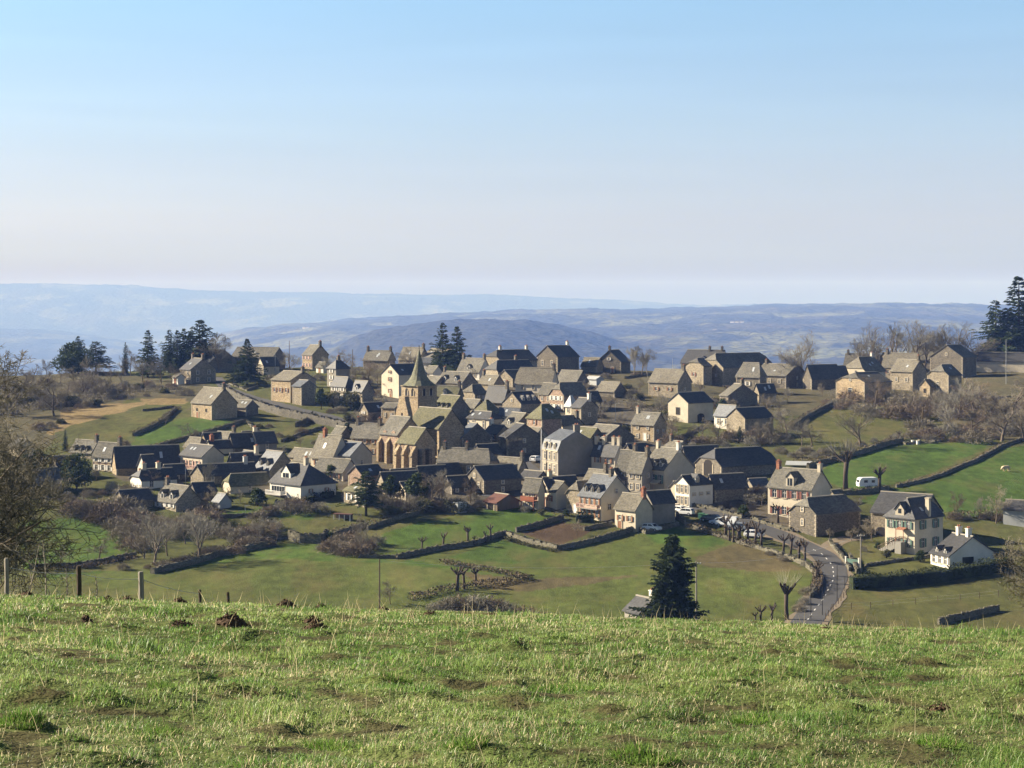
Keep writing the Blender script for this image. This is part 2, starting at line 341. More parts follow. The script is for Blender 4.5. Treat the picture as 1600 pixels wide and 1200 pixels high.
G_BASE, G_BRIGHT, G_OLIVE, G_BROWN = (0.075,0.082,0.030), (0.056,0.093,0.020), (0.082,0.086,0.030), (0.092,0.078,0.040)
G_STRAW, G_SOIL, G_STREET, G_SCRUB = (0.20,0.15,0.075), (0.075,0.052,0.034), (0.092,0.083,0.066), (0.085,0.078,0.046)
G_FIELD = (0.076,0.094,0.026)
ZONES = [
 (G_SCRUB, [(-400,560),(90,575),(330,600),(300,640),(120,640),(80,690),(60,720),(-400,760)]),
 (G_SCRUB, [(560,570),(2000,560),(2000,690),(1560,690),(1420,640),(1300,640),(1240,650),(1000,640),(560,640)]),
 (G_STREET, [(560,640),(700,575),(900,575),(990,640),(1060,690),(1240,770),(1250,830),(1060,800),(990,826),(880,800),(810,790),(640,800),(540,770),(500,735),(520,690)]),
 (G_STREET, [(170,742),(262,738),(300,748),(280,758),(200,756)]),
 (G_OLIVE, [(85,690),(130,640),(230,620),(300,630),(258,655),(208,680),(190,700),(110,700)]),
 (G_STRAW, [(78,680),(95,640),(150,630),(230,628),(225,634),(160,650),(90,676)]),
 (G_STRAW, [(225,622),(290,620),(285,632),(230,634)]),
 (G_BRIGHT, [(208,697),(215,678),(260,655),(300,652),(345,655),(378,662),(300,684),(240,700)]),
 (G_OLIVE, [(500,580),(530,575),(528,596),(500,598)]),
 (G_BRIGHT, [(395,795),(430,785),(500,795),(490,815),(400,806),(330,812),(310,806)]),
 (G_BRIGHT, [(30,815),(110,808),(150,822),(185,830),(215,860),(160,876),(30,888)]),
 (G_BRIGHT, [(565,850),(640,818),(740,800),(830,790),(880,805),(878,812),(790,834),(730,854),(620,868),(575,865)]),
 (G_OLIVE, [(430,838),(520,815),(560,806),(640,805),(570,826),(520,838),(470,838)]),
 (G_BRIGHT, [(60,1100),(60,895),(240,893),(420,852),(520,848),(560,866),(620,872),(700,880),(830,905),(830,1100)]),
 (G_FIELD, [(60,1200),(60,905),(420,875),(600,880),(700,888),(830,910),(830,1200)]),
 (G_FIELD, [(640,872),(788,842),(872,862),(994,830),(1060,820),(1130,842),(1240,872),(1275,900),(1270,930),(1250,1100),(830,1100),(830,910)]),
 (G_BRIGHT, [(700,870),(788,842),(870,866),(800,880)]),
 (G_BRIGHT, [(1000,834),(1060,822),(1120,842),(1130,852),(1090,858),(1020,850)]),
 (G_BROWN, [(1080,868),(1150,850),(1240,874),(1262,890),(1180,892),(1100,886)]),
 (G_BROWN, [(720,893),(830,905),(1000,900),(940,912),(830,925),(760,920)]),
 (G_SOIL, [(812,832),(880,814),(930,822),(905,840),(872,854)]),
 (G_OLIVE, [(1230,680),(1250,655),(1290,635),(1440,640),(1410,690),(1340,710),(1260,720)]),
 (G_BRIGHT, [(1285,724),(1342,710),(1408,692),(1480,690),(1560,690),(1500,720),(1400,756),(1330,770),(1290,750)]),
 (G_BRIGHT, [(1340,784),(1400,762),(1470,744),(1560,702),(1700,690),(1700,800),(1480,810),(1400,800)]),
 (G_OLIVE, [(1300,1100),(1325,922),(1560,900),(1800,890),(1800,1100)]),
 (G_OLIVE, [(1350,870),(1390,850),(1480,860),(1470,880),(1440,890),(1340,896)]),
]
rows_g = np.concatenate([np.arange(-40, 0, 4.), np.arange(0, 3, 0.7), np.arange(3, 20, .11), np.arange(20, 46, .3), np.arange(46, 250, 3.5), np.arange(250, 800, 1.35), [800.]])
co, fc = sheet(rows_g, 30)
pxv = 800+F*co[:,0]/np.maximum(co[:,1], 1); pyv = HOR-F*co[:,2]/np.maximum(co[:,1], 1)
tint = np.tile(np.array(G_BASE), (len(co), 1))
jx = (fbm(co[:,0]/9, co[:,1]/14, 3)-0.44)*26; jy = (fbm(co[:,0]/9+40, co[:,1]/14+7, 3)-0.44)*10
vill = co[:,1] > 236
for c, poly in ZONES:
    m_ = inpoly(pxv+jx*(0.3 if c in (G_SOIL,) else 1), pyv+jy, poly) & vill; tint[m_] = c
tint[co[:,1] < 236] = (0.075,0.08,0.03); tint[co[:,1] < 60] = (0.10,0.125,0.042); _m = (co[:,1] < 46) & (fbm(co[:,0]*3.1+50, co[:,1]*3.1+20, 3) < .315); tint[_m] = (0.07,0.067,0.03)
ground_me = npmesh('ground', co, fc)
colattr(ground_me, tint)
def groundmat():
    m = bpy.data.materials.new('winter_grassland'); m.use_nodes = True; nt = m.node_tree; N = nt.nodes; Lk = nt.links
    b = N['Principled BSDF']; b.inputs['Roughness'].default_value = 1.0; b.inputs['Specular IOR Level'].default_value = 0.05
    at_ = N.new('ShaderNodeAttribute'); at_.attribute_name = 'tint'; ge = N.new('ShaderNodeNewGeometry')
    def noise(sc, det, st=(1,1,1)):
        mp = N.new('ShaderNodeMapping'); mp.inputs['Scale'].default_value = st; Lk.new(ge.outputs['Position'], mp.inputs[0])
        n = N.new('ShaderNodeTexNoise'); n.inputs['Scale'].default_value = sc; n.inputs['Detail'].default_value = det; n.inputs['Roughness'].default_value = 0.65
        Lk.new(mp.outputs[0], n.inputs['Vector']); return n.outputs[0]
    col = at_.outputs['Color']
    for sc, lo, hi, st in ((0.055, 0.78, 1.22, (1,0.6,1)), (0.5, 0.70, 1.30, (1,0.5,1)), (4.0, 0.72, 1.28, (1,1,1))):
        mr = N.new('ShaderNodeMapRange'); mr.inputs['From Min'].default_value = 0.3; mr.inputs['From Max'].default_value = 0.7
        mr.inputs['To Min'].default_value = lo; mr.inputs['To Max'].default_value = hi; Lk.new(noise(sc, 4, st), mr.inputs[0])
        vm = N.new('ShaderNodeVectorMath'); vm.operation = 'SCALE'; Lk.new(col, vm.inputs[0]); Lk.new(mr.outputs[0], vm.inputs['Scale']); col = vm.outputs[0]
    hu = N.new('ShaderNodeMix'); hu.data_type = 'RGBA'; hu.inputs[7].default_value = (0.17,0.125,0.06,1)
    mr = N.new('ShaderNodeMapRange'); mr.inputs['From Min'].default_value = 0.48; mr.inputs['From Max'].default_value = 0.72; mr.inputs['To Max'].default_value = 0.38
    Lk.new(noise(0.13, 5, (1,0.4,1)), mr.inputs[0]); Lk.new(mr.outputs[0], hu.inputs[0]); Lk.new(col, hu.inputs[6])
    Lk.new(hu.outputs[2], b.inputs['Base Color'])
    bp = N.new('ShaderNodeBump'); bp.inputs['Strength'].default_value = 0.6; bp.inputs['Distance'].default_value = 0.25; Lk.new(noise(2.2, 5), bp.inputs['Height']); Lk.new(bp.outputs[0], b.inputs['Normal'])
    return m
ground_me.materials.append(groundmat())
ground_me.polygons.foreach_set('use_smooth', np.ones(len(fc), bool))
tag(link('ground', ground_me), kind='structure')
rows_h = np.concatenate([np.linspace(800, 1500, 40), np.geomspace(1500, 34000, 420)[1:]])
co, fc = sheet(rows_h, 30)
hills_me = npmesh('hills', co, fc)
def hillmat():
    m = bpy.data.materials.new('far_fields_and_woods'); m.use_nodes = True; nt = m.node_tree; N = nt.nodes; Lk = nt.links
    b = N['Principled BSDF']; b.inputs['Roughness'].default_value = 1.0; b.inputs['Specular IOR Level'].default_value = 0.0
    ge = N.new('ShaderNodeNewGeometry'); mp = N.new('ShaderNodeMapping'); mp.inputs['Scale'].default_value = (1/420, 1/620, 0); Lk.new(ge.outputs['Position'], mp.inputs[0])
    nz = N.new('ShaderNodeTexNoise'); nz.inputs['Scale'].default_value = 0.8; nz.inputs['Detail'].default_value = 3; Lk.new(mp.outputs[0], nz.inputs['Vector'])
    vm = N.new('ShaderNodeVectorMath'); vm.operation = 'MULTIPLY_ADD'; vm.inputs[1].default_value = (1.3,1.3,1.3); Lk.new(nz.outputs['Color'], vm.inputs[0]); Lk.new(mp.outputs[0], vm.inputs[2])
    v = N.new('ShaderNodeTexVoronoi'); v.inputs['Scale'].default_value = 1.0; Lk.new(vm.outputs[0], v.inputs['Vector'])
    sp = N.new('ShaderNodeSeparateColor'); Lk.new(v.outputs['Color'], sp.inputs[0])
    cr = N.new('ShaderNodeValToRGB'); cr.color_ramp.interpolation = 'CONSTANT'; e = cr.color_ramp.elements
    e[0].position = 0; e[0].color = (0.045,0.046,0.034,1); e[1].position = 0.36; e[1].color = (0.07,0.065,0.04,1)
    for p, c in ((0.50,(0.115,0.12,0.058,1)),(0.70,(0.13,0.14,0.068,1)),(0.86,(0.15,0.158,0.08,1))):
        q = e.new(p); q.color = c
    Lk.new(sp.outputs[0], cr.inputs[0])
    wn_ = N.new('ShaderNodeTexNoise'); wn_.inputs['Scale'].default_value = 0.55; wn_.inputs['Detail'].default_value = 6; wn_.inputs['Roughness'].default_value = 0.6; Lk.new(mp.outputs[0], wn_.inputs['Vector'])
    mr = N.new('ShaderNodeMapRange'); mr.inputs['From Min'].default_value = 0.46; mr.inputs['From Max'].default_value = 0.53; Lk.new(wn_.outputs[0], mr.inputs[0])
    # the near wooded hill: woods where the ground lies in that ridge's own extent
    sx = N.new('ShaderNodeSeparateXYZ'); Lk.new(ge.outputs['Position'], sx.inputs[0])
    def band(o, a, b_, c, d):
        m1 = N.new('ShaderNodeMapRange'); m1.inputs['From Min'].default_value = a; m1.inputs['From Max'].default_value = b_; Lk.new(o, m1.inputs[0])
        m2 = N.new('ShaderNodeMapRange'); m2.inputs['From Min'].default_value = d; m2.inputs['From Max'].default_value = c; Lk.new(o, m2.inputs[0])
        mm = N.new('ShaderNodeMath'); mm.operation = 'MULTIPLY'; Lk.new(m1.outputs[0], mm.inputs[0]); Lk.new(m2.outputs[0], mm.inputs[1]); return mm.outputs[0]
    w1 = band(sx.outputs[1], 5300, 5600, 7900, 8300); w2 = band(sx.outputs[0], -800, -600, 240, 500)
    mm = N.new('ShaderNodeMath'); mm.operation = 'MULTIPLY'; Lk.new(w1, mm.inputs[0]); Lk.new(w2, mm.inputs[1])
    mxx = N.new('ShaderNodeMath'); mxx.operation = 'MAXIMUM'; Lk.new(mm.outputs[0], mxx.inputs[0]); Lk.new(mr.outputs[0], mxx.inputs[1])
    mx = N.new('ShaderNodeMix'); mx.data_type = 'RGBA'; mx.inputs[7].default_value = (0.036,0.038,0.028,1); Lk.new(cr.outputs[0], mx.inputs[6]); Lk.new(mxx.outputs[0], mx.inputs[0])
    hed = N.new('ShaderNodeTexVoronoi'); hed.feature = 'DISTANCE_TO_EDGE'; Lk.new(vm.outputs[0], hed.inputs['Vector'])
    hm = N.new('ShaderNodeMapRange'); hm.inputs['From Min'].default_value = 0.02; hm.inputs['From Max'].default_value = 0.06; Lk.new(hed.outputs[0], hm.inputs[0])
    m3 = N.new('ShaderNodeMix'); m3.data_type = 'RGBA'; m3.inputs[6].default_value = (0.05,0.05,0.036,1); Lk.new(hm.outputs[0], m3.inputs[0]); Lk.new(mx.outputs[2], m3.inputs[7])
    Lk.new(m3.outputs[2], b.inputs['Base Color'])
    fb = N.new('ShaderNodeTexNoise'); fb.inputs['Scale'].default_value = 0.016; fb.inputs['Detail'].default_value = 5; Lk.new(ge.outputs['Position'], fb.inputs['Vector'])
    bp = N.new('ShaderNodeBump'); bp.inputs['Strength'].default_value = 1.0; bp.inputs['Distance'].default_value = 30; Lk.new(fb.outputs[0], bp.inputs['Height']); Lk.new(bp.outputs[0], b.inputs['Normal'])
    return m
hills_me.materials.append(hillmat()); hills_me.polygons.foreach_set('use_smooth', np.ones(len(fc), bool))
tag(link('hills', hills_me), kind='structure')
# ------------------------------------------------------------------ the air
hz = MB(); hz.box((0, 16300, -130), (120000, 37400, 940))
hm = bpy.data.materials.new('pale_air'); hm.use_nodes = True; nt = hm.node_tree; nt.nodes.remove(nt.nodes['Principled BSDF'])
pv = nt.nodes.new('ShaderNodeVolumePrincipled'); pv.inputs['Color'].default_value = (0.162,0.288,0.75,1); pv.inputs['Absorption Color'].default_value = (.97,.82,.20,1); pv.inputs['Density'].default_value = 1.05e-4; pv.inputs['Anisotropy'].default_value = 0.0
nt.links.new(pv.outputs[0], nt.nodes['Material Output'].inputs['Volume'])
hz_o = part('haze', hz, [hm]); tag(hz_o, kind='stuff')
# ------------------------------------------------------------------ houses
_wc = {}
def win_meshes(w, h, style):
    k = (round(w, 2), round(h, 2), style)
    if k in _wc: return _wc[k]
    L = []
    fr = MB(); t = 0.17
    sur = style not in 'dg'
    if sur:
        fr.box((-(w+t)/2, -0.03, 0), (t, 0.12, h+2*t)); fr.box(((w+t)/2, -0.03, 0), (t, 0.12, h+2*t))
        fr.box((0, -0.03, (h+t)/2), (w, 0.12, t)); fr.box((0, -0.05, -(h+t)/2), (w, 0.16, t))
    else:
        t = 0.09
        fr.box((-(w+t)/2, -0.02, 0), (t, 0.08, h+2*t)); fr.box(((w+t)/2, -0.02, 0), (t, 0.08, h+2*t))
        fr.box((0, -0.02, (h+t)/2), (w, 0.08, t)); fr.box((0, -0.02, -(h+t)/2), (w, 0.08, t))
    L.append(('window', fr.mesh('window', ['surround' if sur else 'grey']), (0,0,0), None))
    p = MB(); p.box((0, 0.0, 0), (w, 0.05, h), 0)
    if style not in 'd':
        p.box((0, -0.035, 0), (0.07, 0.03, h), 1); p.box((0, -0.035, h*0.16), (w, 0.025, 0.06), 1)
        p.box((-w/2+.03, -0.035, 0), (0.06, 0.03, h), 1); p.box((w/2-.03, -0.035, 0), (0.06, 0.03, h), 1)
    L.append(('pane', p.mesh('pane', ['opening' if style == 'd' else 'glass', 'sh_white']), (0,0,0), 0))
    sm = {'r':'sh_red','b':'sh_brown','g':'sh_green','w':'sh_white','p':'sh_pink'}.get(style)
    if sm:
        s = MB(); s.box((0, 0, 0), (w*0.5, 0.05, h))
        for q in (-0.3, 0.3): s.box((0, -0.035, h*q), (w*0.46, 0.03, 0.09))
        me = s.mesh('shutter', [sm])
        for sg in (-1, 1): L.append(('shutter', me, (sg*(w*0.75+0.13), -0.125, 0), 0))
    _wc[k] = L; return L
def add_window(root, loc, rz, w, h, style):
    L = win_meshes(w, h, style); o0 = None
    for nm, me, off, par in L:
        if o0 is None: o0 = link(nm, me, root, loc, rz)
        else: link(nm, me, o0, off)
    return o0
_dm = {}
def door_mesh(w, h, style):
    k = (w, h, style)
    if k not in _dm:
        m = MB(); t = 0.16
        m.box((-(w+t)/2, -0.03, h/2), (t, 0.12, h+t)); m.box(((w+t)/2, -0.03, h/2), (t, 0.12, h+t)); m.box((0, -0.03, h+t/2-.001), (w, 0.12, t))
        m.box((0, 0, h/2), (w, 0.06, h), 1)
        for q in (0.28, 0.7): m.box((0, -0.04, h*q), (w*0.7, 0.03, h*0.3), 2)
        c = {'w':'sh_white','b':'sh_brown','r':'sh_red','g':'sh_green','d':'opening','o':'redwood'}[style]
        _dm[k] = m.mesh('door', ['surround', c, c])
    return _dm[k]
_dorm = {}
def dormer_meshes(w, h, dep, wm, rm):
    k = (w, h, round(dep, 1), wm, rm)
    if k not in _dorm:
        b = MB(); b.add([(-w/2,0,-.6),(w/2,0,-.6),(w/2,0,h),(0,0,h+w*.5),(-w/2,0,h),(-w/2,dep,-.6),(w/2,dep,-.6),(w/2,dep,h),(0,dep,h+w*.5),(-w/2,dep,h)],
              [(0,1,2,3,4),(5,9,8,7,6),(0,4,9,5),(1,6,7,2),(2,7,8,3),(3,8,9,4),(0,5,6,1)])
        r = MB(); q = w/2+.18; zt_ = h+w*.5+.14; ze = h-.1
        r.slab([[(-q,-.18,ze),(0,-.18,zt_),(0,dep,zt_),(-q,dep,ze)], [(0,-.18,zt_),(q,-.18,ze),(q,dep,ze),(0,dep,zt_)]], .1)
        p = MB(); p.box((0,-.02,h*.45), (w*.62,.06,h*.78)); p.box((0,-.06,h*.45), (.06,.03,h*.78), 1)
        _dorm[k] = (b.mesh('dormer', [wm]), r.mesh('dormer_roof', [rm]), p.mesh('pane', ['glass', 'sh_white']))
    return _dorm[k]
FOOT = []
def block(cx, b, e, r, wl, wr, a, ridge, minw=4.2, Y=None):
    Y = Y or py2Y(cx, b); s = Y/F; ar = R(a)
    L = max(wl*1.05*s/math.cos(ar), minw); D = max(wr*1.05*s/math.sin(ar), minw)
    H = max((b-e)*s, 1.6); dY = (L*math.sin(ar)+D*math.cos(ar))/2
    zr = -(r-HOR)*(Y+dY)/F; ze = -(e-HOR)*s; rise = max(zr-ze, 0.6)
    X = (cx-800)*s; z0 = -(b-HOR)*s
    c = Vector((X-math.cos(ar)*L/2+math.sin(ar)*D/2, Y+math.sin(ar)*L/2+math.cos(ar)*D/2, z0))
    return c, L, D, H, rise, -ar
def roof_geo(L, D, H, rise, ridge, hip, oe=0.4, og=0.25, lift=0.12):
    Lp, Wp = (L, D) if ridge == 'x' else (D, L)
    mp = (lambda p, q, z: (p, q, z)) if ridge == 'x' else (lambda p, q, z: (q, p, z))
    k = rise/(Wp/2); hw = Wp/2+oe; zE = H-oe*k+lift; zR = H+rise+lift
    ends = []
    for sg, h in ((-1, hip[0]), (1, hip[1])):
        pe = sg*(Lp/2+(og if h < .95 else oe)); 
        if h <= 0: ends.append((pe, None, (pe, 0, zR), h))
        else:
            zB = zE+(1-h)*(zR-zE); ins = min(h*hw*0.72, Lp*0.49); ends.append((pe, (pe, hw*h, zB), (pe-sg*ins, 0, zR), h))
    polys = []
    for sg in (-1, 1):
        P = [mp(ends[0][0], sg*hw, zE), mp(ends[1][0], sg*hw, zE)]
        if ends[1][1] and ends[1][3] < .999: P.append(mp(ends[1][1][0], sg*ends[1][1][1], ends[1][1][2]))
        P += [mp(*ends[1][2]), mp(*ends[0][2])]
        if ends[0][1] and ends[0][3] < .999: P.append(mp(ends[0][1][0], sg*ends[0][1][1], ends[0][1][2]))
        if ridge == 'y': P = P[::-1]
        polys.append(P if sg < 0 else P[::-1])
    for i in (0, 1):
        if ends[i][1]:
            B = ends[i][1]; P = [mp(B[0], -B[1], B[2]), mp(B[0], B[1], B[2]), mp(*ends[i][2])]
            polys.append(P if (i == 1) == (ridge == 'x') else P[::-1])
    gab = []
    for i, sg in ((0, -1), (1, 1)):
        h = hip[i]
        if h < .95:
            pe = sg*Lp/2
            P = [mp(pe, -Wp/2, H), mp(pe, Wp/2, H)]
            if h <= 0: P.append(mp(pe, 0, H+rise))
            else: P += [mp(pe, Wp/2*h, H+(1-h)*rise), mp(pe, -Wp/2*h, H+(1-h)*rise)]
            gab.append(P)
    info = dict(Lp=Lp, Wp=Wp, mp=mp, k=k, hw=hw, zE=zE, zR=zR, r0=ends[0][2][0], r1=ends[1][2][0])
    return polys, gab, info
def parse_win(root, spec, L, D, H, rise, ridge):
    """F3x2n.95x1.4 / FDb.5 door / FG small gable window / FO wide dark opening"""
    for w in spec.split():
        f = w[0]
        span = L if f == 'F' else D
        def loc(u, z): return ((-L/2+u*L, -D/2-0.045, z), 0.0) if f == 'F' else ((L/2+0.045, -D/2+u*D, z), R(90))
        if w[1] == 'D':
            st = w[2]; u = float(w[3:] or .5); p, rz = loc(u, 0.0); link('door', door_mesh(1.15, 2.15, st), root, p, rz)
        elif w[1] == 'G':
            st = w[2] if len(w) > 2 else 'n'; p, rz = loc(.5, H+rise*.22); add_window(root, p, rz, 0.7, 0.9, st)
        elif w[1] == 'O':
            u, ww, hh = (float(q) for q in w[2:].split(',')); p, rz = loc(u, 0)
            m = MB(); m.add([(-ww/2,-.02,0),(ww/2,-.02,0),(ww/2,-.02,hh*.75),(ww*.3,-.02,hh*.95),(0,-.02,hh),(-ww*.3,-.02,hh*.95),(-ww/2,-.02,hh*.75)], [(0,1,2,3,4,5,6)])
            m.box((-ww/2-.12,-.03,hh*.37), (.24,.12,hh*.75), 1); m.box((ww/2+.12,-.03,hh*.37), (.24,.12,hh*.75), 1)
            part('barn_door', m, ['opening', 'surround'], root, p, rz)
        else:
            nx, rest = w[1:].split('x', 1); nx = int(nx); ny = int(rest[0]); st = rest[1]
            ww, hh = (0.85, 1.3) if len(rest) < 3 else tuple(float(q) for q in rest[2:].split(','))
            ww = min(ww, span/nx*(.42 if st in 'rbgwp' else .6))
            for iy in range(ny):
                z = H*(iy+.56)/ny if ny > 1 else H*.56
                z = min(max(z, hh/2+.25), H-hh/2-.15)
                for ix in range(nx):
                    p, rz = loc((ix+.5)/nx*.9+.05, z); add_window(root, p, rz, ww, hh, st)
def house(label, cx, b, e, r, wl, wr, ridge='x', wall='stone', roof='lauze', a=50, hip=(0,0), win='', chim=(), dorm=None, cat='house', name='stone_house', minw=4.2, root=None, pre='', cm='grey', group=None, Y=None):
    c, L, D, H, rise, rz = block(cx, b, e, r, wl, wr, a, ridge, minw, Y)
    if root is None:
        root = thing(name, label, cat, c, rz, group); off = (0,0,0); prz = 0.0
    else:
        off = root.matrix_basis.inverted() @ c; prz = rz-root.rotation_euler.z
    FOOT.append((label, c.x, c.y, L, D, rz))
    polys, gab, I = roof_geo(L, D, H, rise, ridge, hip)
    wm = MB(); x, y = L/2, D/2
    wm.add([(-x,-y,-3),(x,-y,-3),(x,y,-3),(-x,y,-3),(-x,-y,H),(x,-y,H),(x,y,H),(-x,y,H)], [(0,1,5,4),(1,2,6,5),(2,3,7,6),(3,0,4,7)])
    for g in gab: wm.add(g, [tuple(range(len(g)))])
    quo = wall in ('stone', 'grey', 'pink', 'warm') and not pre
    if quo:
        k_ = 0; z_ = .2
        while z_ < H-.3:
            for cx_, cy_, on in ((x,-y,1),(-x,-y,1),(x,y,H > 4.5)):
                if on: wm.box((cx_-math.copysign(.22 if k_ % 2 else .12, cx_)+math.copysign(.03, cx_), cy_-math.copysign(.12 if k_ % 2 else .22, cy_)+math.copysign(.03, cy_), z_), (.5 if k_ % 2 else .3, .3 if k_ % 2 else .5, .38), 1)
            k_ += 1; z_ += .46
    if pre:                                    # one block of a larger building
        hold = link(pre, wm.mesh(pre, [wall]), root, off, prz)
    else: hold = None; link('wall', wm.mesh('wall', [wall, 'quoin'] if quo else [wall]), root, off, prz)
    rm = MB(); rm.slab(polys, 0.2)
    mp = I['mp']; p0, p1 = I['r0'], I['r1']
    if abs(p1-p0) > 1:                         # ridge capping
        mid = mp((p0+p1)/2, 0, I['zR']+.03); rm.box(mid, (abs(p1-p0), .34, .2) if ridge == 'x' else (.34, abs(p1-p0), .2), 1)
    ro = link('roof', rm.mesh('roof', [roof, 'mortar']), hold or root, (0,0,0) if hold else off, 0 if hold else prz)
    for q in chim:
        if not isinstance(q, tuple): q = (q, cm)
        pp = (p0+p1)/2+(p1-p0)/2*q[0]*.93; m = MB(); hh = 1.25
        cpos = mp(pp, 0, I['zR']); m.box((0,0,-.5+hh/2), (.75,.95,hh+1)); m.box((0,0,hh+.07), (.95,1.15,.14)); m.box((0,-.2,hh+.3), (.24,.24,.4), 1); m.box((0,.2,hh+.3), (.24,.24,.4), 1)
        link('chimney', m.mesh('chimney', [q[1], 'brick']), ro, cpos)
    rs_ = random.Random(int(cx*7+b))
    if not pre and not dorm and I['Lp'] > 6 and rise > 1.2 and rs_.random() < .6:
        for i in range(1+(rs_.random() < .35)):
            sg = -1 if ridge == 'x' or rs_.random() < .5 else 1; q_ = sg*I['hw']*rs_.uniform(.35,.6); p_ = (p0+p1)/2+(p1-p0)*rs_.uniform(-.3,.3); z_ = I['zE']+(I['hw']-abs(q_))*I['k']; m = MB(); c_ = .35
            nz_ = .07; V_ = [mp(p_+a_, q_+b_, z_-sg*b_*I['k']+d_) for d_ in (.02, nz_+.02) for a_, b_ in ((-c_,-c_),(c_,-c_),(c_,c_),(-c_,c_))]
            m.add(V_, [(0,1,5,4),(1,2,6,5),(2,3,7,6),(3,0,4,7),(4,5,6,7)]); link('skylight', m.mesh('skylight', ['skylight']), ro)
    if dorm:
        n, dm_w, dm_h, fr, dwall = (tuple(dorm)+(1.15, 1.15, .40, 'white')[len(dorm)-1:])[:5]
        sg = -1 if ridge == 'x' else 1
        q0 = I['hw']*(1-fr*.5); z0 = I['zE']+(I['hw']-q0)*I['k']; dep = min((dm_h+dm_w*.5)/I['k'], q0)
        bm, rmm, pm = dormer_meshes(dm_w, dm_h, dep, dwall, roof)
        for i in range(n):
            t = (i+.5)/n*.8+.1 if n > 1 else .5
            pp = p0+(p1-p0)*t; q_ = sg*q0; pos = mp(pp, q_, z0); rz_ = 0 if ridge == 'x' else R(90)
            d_ = link('dormer', bm, ro, pos, rz_); link('dormer_roof', rmm, d_); link('pane', pm, d_)
    if not pre and 'R' not in win and wr >= 16 and cat == 'house' and rs_.random() < .45: win = win+rs_.choice((' R1x1n.7,1.0', ' R2x1n.6,.9', ' R1x2n.6,.9'))
    if win: parse_win(hold or root, win, L, D, H, rise, ridge)
    root['_dim'] = (L, D, H, rise)
    return root

# ------------------------------------------------------------------ trees and plants
def rvec(rg): 
    v = Vector((rg.gauss(0,1), rg.gauss(0,1), rg.gauss(0,1))); return v.normalized()
def bare_proto(seed, H=10.0, spread=0.5, trunk=0.22, levels=4, up=0.35, fine=0.013, nsub=(7,8,8,8), bmat='bark', tmat='twig', first=0.25, trunkf=.72, limb=.62):
    rg = random.Random(seed); T = MB(); C = MB()
    def grow(p, d, ln, rad, lv):
        n = 4 if lv < 2 else 3 if lv < 4 else 2; pts = [p]; rads = [rad]; q = p.copy(); dd = d.copy()
        for i in range(n):
            dd = (dd + rvec(rg)*0.16 + Vector((0,0,up*0.12 if lv else 0.02))).normalized(); q = q+dd*ln/n; pts.append(q.copy()); rads.append(rad*(1-(i+1)/n*(.55 if lv < levels-1 else .75)))
        (T if lv < 2 else C).tube(pts, rads, 6 if lv == 0 else 4 if lv < 3 else 3, cap=False)
        if lv >= levels: return
        for k in range(nsub[lv]):
            t = (first if lv == 0 else .2)+(1-(first if lv == 0 else .2))*(k+rg.random()*.8)/nsub[lv]; t = min(t, .99)
            i = min(int(t*n), n-1); base = pts[i].lerp(pts[i+1], t*n-i)
            ax = (pts[i+1]-pts[i]).normalized(); o = rvec(rg); o = (o-ax*o.dot(ax)).normalized()
            nd = (ax*(1-spread)+o*(spread+.25*rg.random())+Vector((0,0,up*.4))).normalized()
            l2 = ln*(limb if lv == 0 else .55)*(1.1-.5*t)*(.8+.4*rg.random())
            r2 = max(rads[i]*.55, fine)
            grow(base, nd, l2, r2 if lv < levels-1 else fine, lv+1)
    grow(Vector((0,0,-.4)), Vector((0,0,1)), H*trunkf, trunk, 0)
    mz = max(v[2] for v in C.v)
    return dict(H=mz, parts=[('trunk', T.mesh('trunk', [bmat], True)), ('crown', C.mesh('crown', [tmat]))])
def tuft(C, p, d, ln, w, rg, droop=0.0):
    """flat spray of needles: two crossed slim triangles"""
    s = d.cross(Vector((0,0,1))); s = (s if s.length > .01 else Vector((1,0,0))).normalized(); e = p+d*ln+Vector((0,0,-droop*ln)); u = s.cross(d).normalized()
    m = p+d*ln*.45
    C.add([p, m+s*w, e, m-s*w], [(0,1,2,3)]); C.add([p, m+u*w*.7, e, m-u*w*.7], [(0,1,2,3)])
def conifer_proto(seed, H=14.0, rad=3.4, n=30, power=0.9, base=0.08, droop=0.25, gaps=.15, m='needle', dens=7):
    rg = random.Random(seed); T = MB(); C = MB()
    T.tube([(0,0,-.5),(0,0,H*.5),(0,0,H*.97)], [.28,.16,.03], 6)
    nl = n
    for i in range(nl):
        t = i/(nl-1); z = H*(base+(1-base)*t*.985); rr = rad*(1-t)**power*(.72+.5*rg.random())+.15
        k = max(5, int(dens*(1-t*.55)))
        ph = rg.random()*6.28
        for j in range(k):
            if rg.random() < gaps: continue
            an = ph+6.283*j/k+rg.uniform(-.3,.3); l = rr*(.62+.5*rg.random())*(1+.2*math.sin(an*2+z*1.1+seed)+.14*math.sin(an*3-z*.7)); d = Vector((math.cos(an), math.sin(an), .12-.35*(1-t)*droop*2+.3*t))
            p = Vector((0,0,z+rg.uniform(-.2,.2)))
            ns = max(3, int(l*3.0))
            for q in range(ns):
                u = (q+.6)/ns; pp = p+d*l*u+Vector((0,0,-droop*l*u*u*.5))
                for sg in (-1,1):
                    sd_ = Vector((math.cos(an+sg*.9), math.sin(an+sg*.9), rg.uniform(-.35,.25)))
                    tuft(C, pp, sd_, (.35+.5*(1-u)*l*.5)*(.8+.5*rg.random()), .13+.05*rg.random(), rg, .25)
            tuft(C, p+d*l*.7, d, l*.4, .16, rg, .3)
    return dict(H=H, parts=[('trunk', T.mesh('trunk', ['darkbark'], True)), ('crown', C.mesh('crown', [m]))])
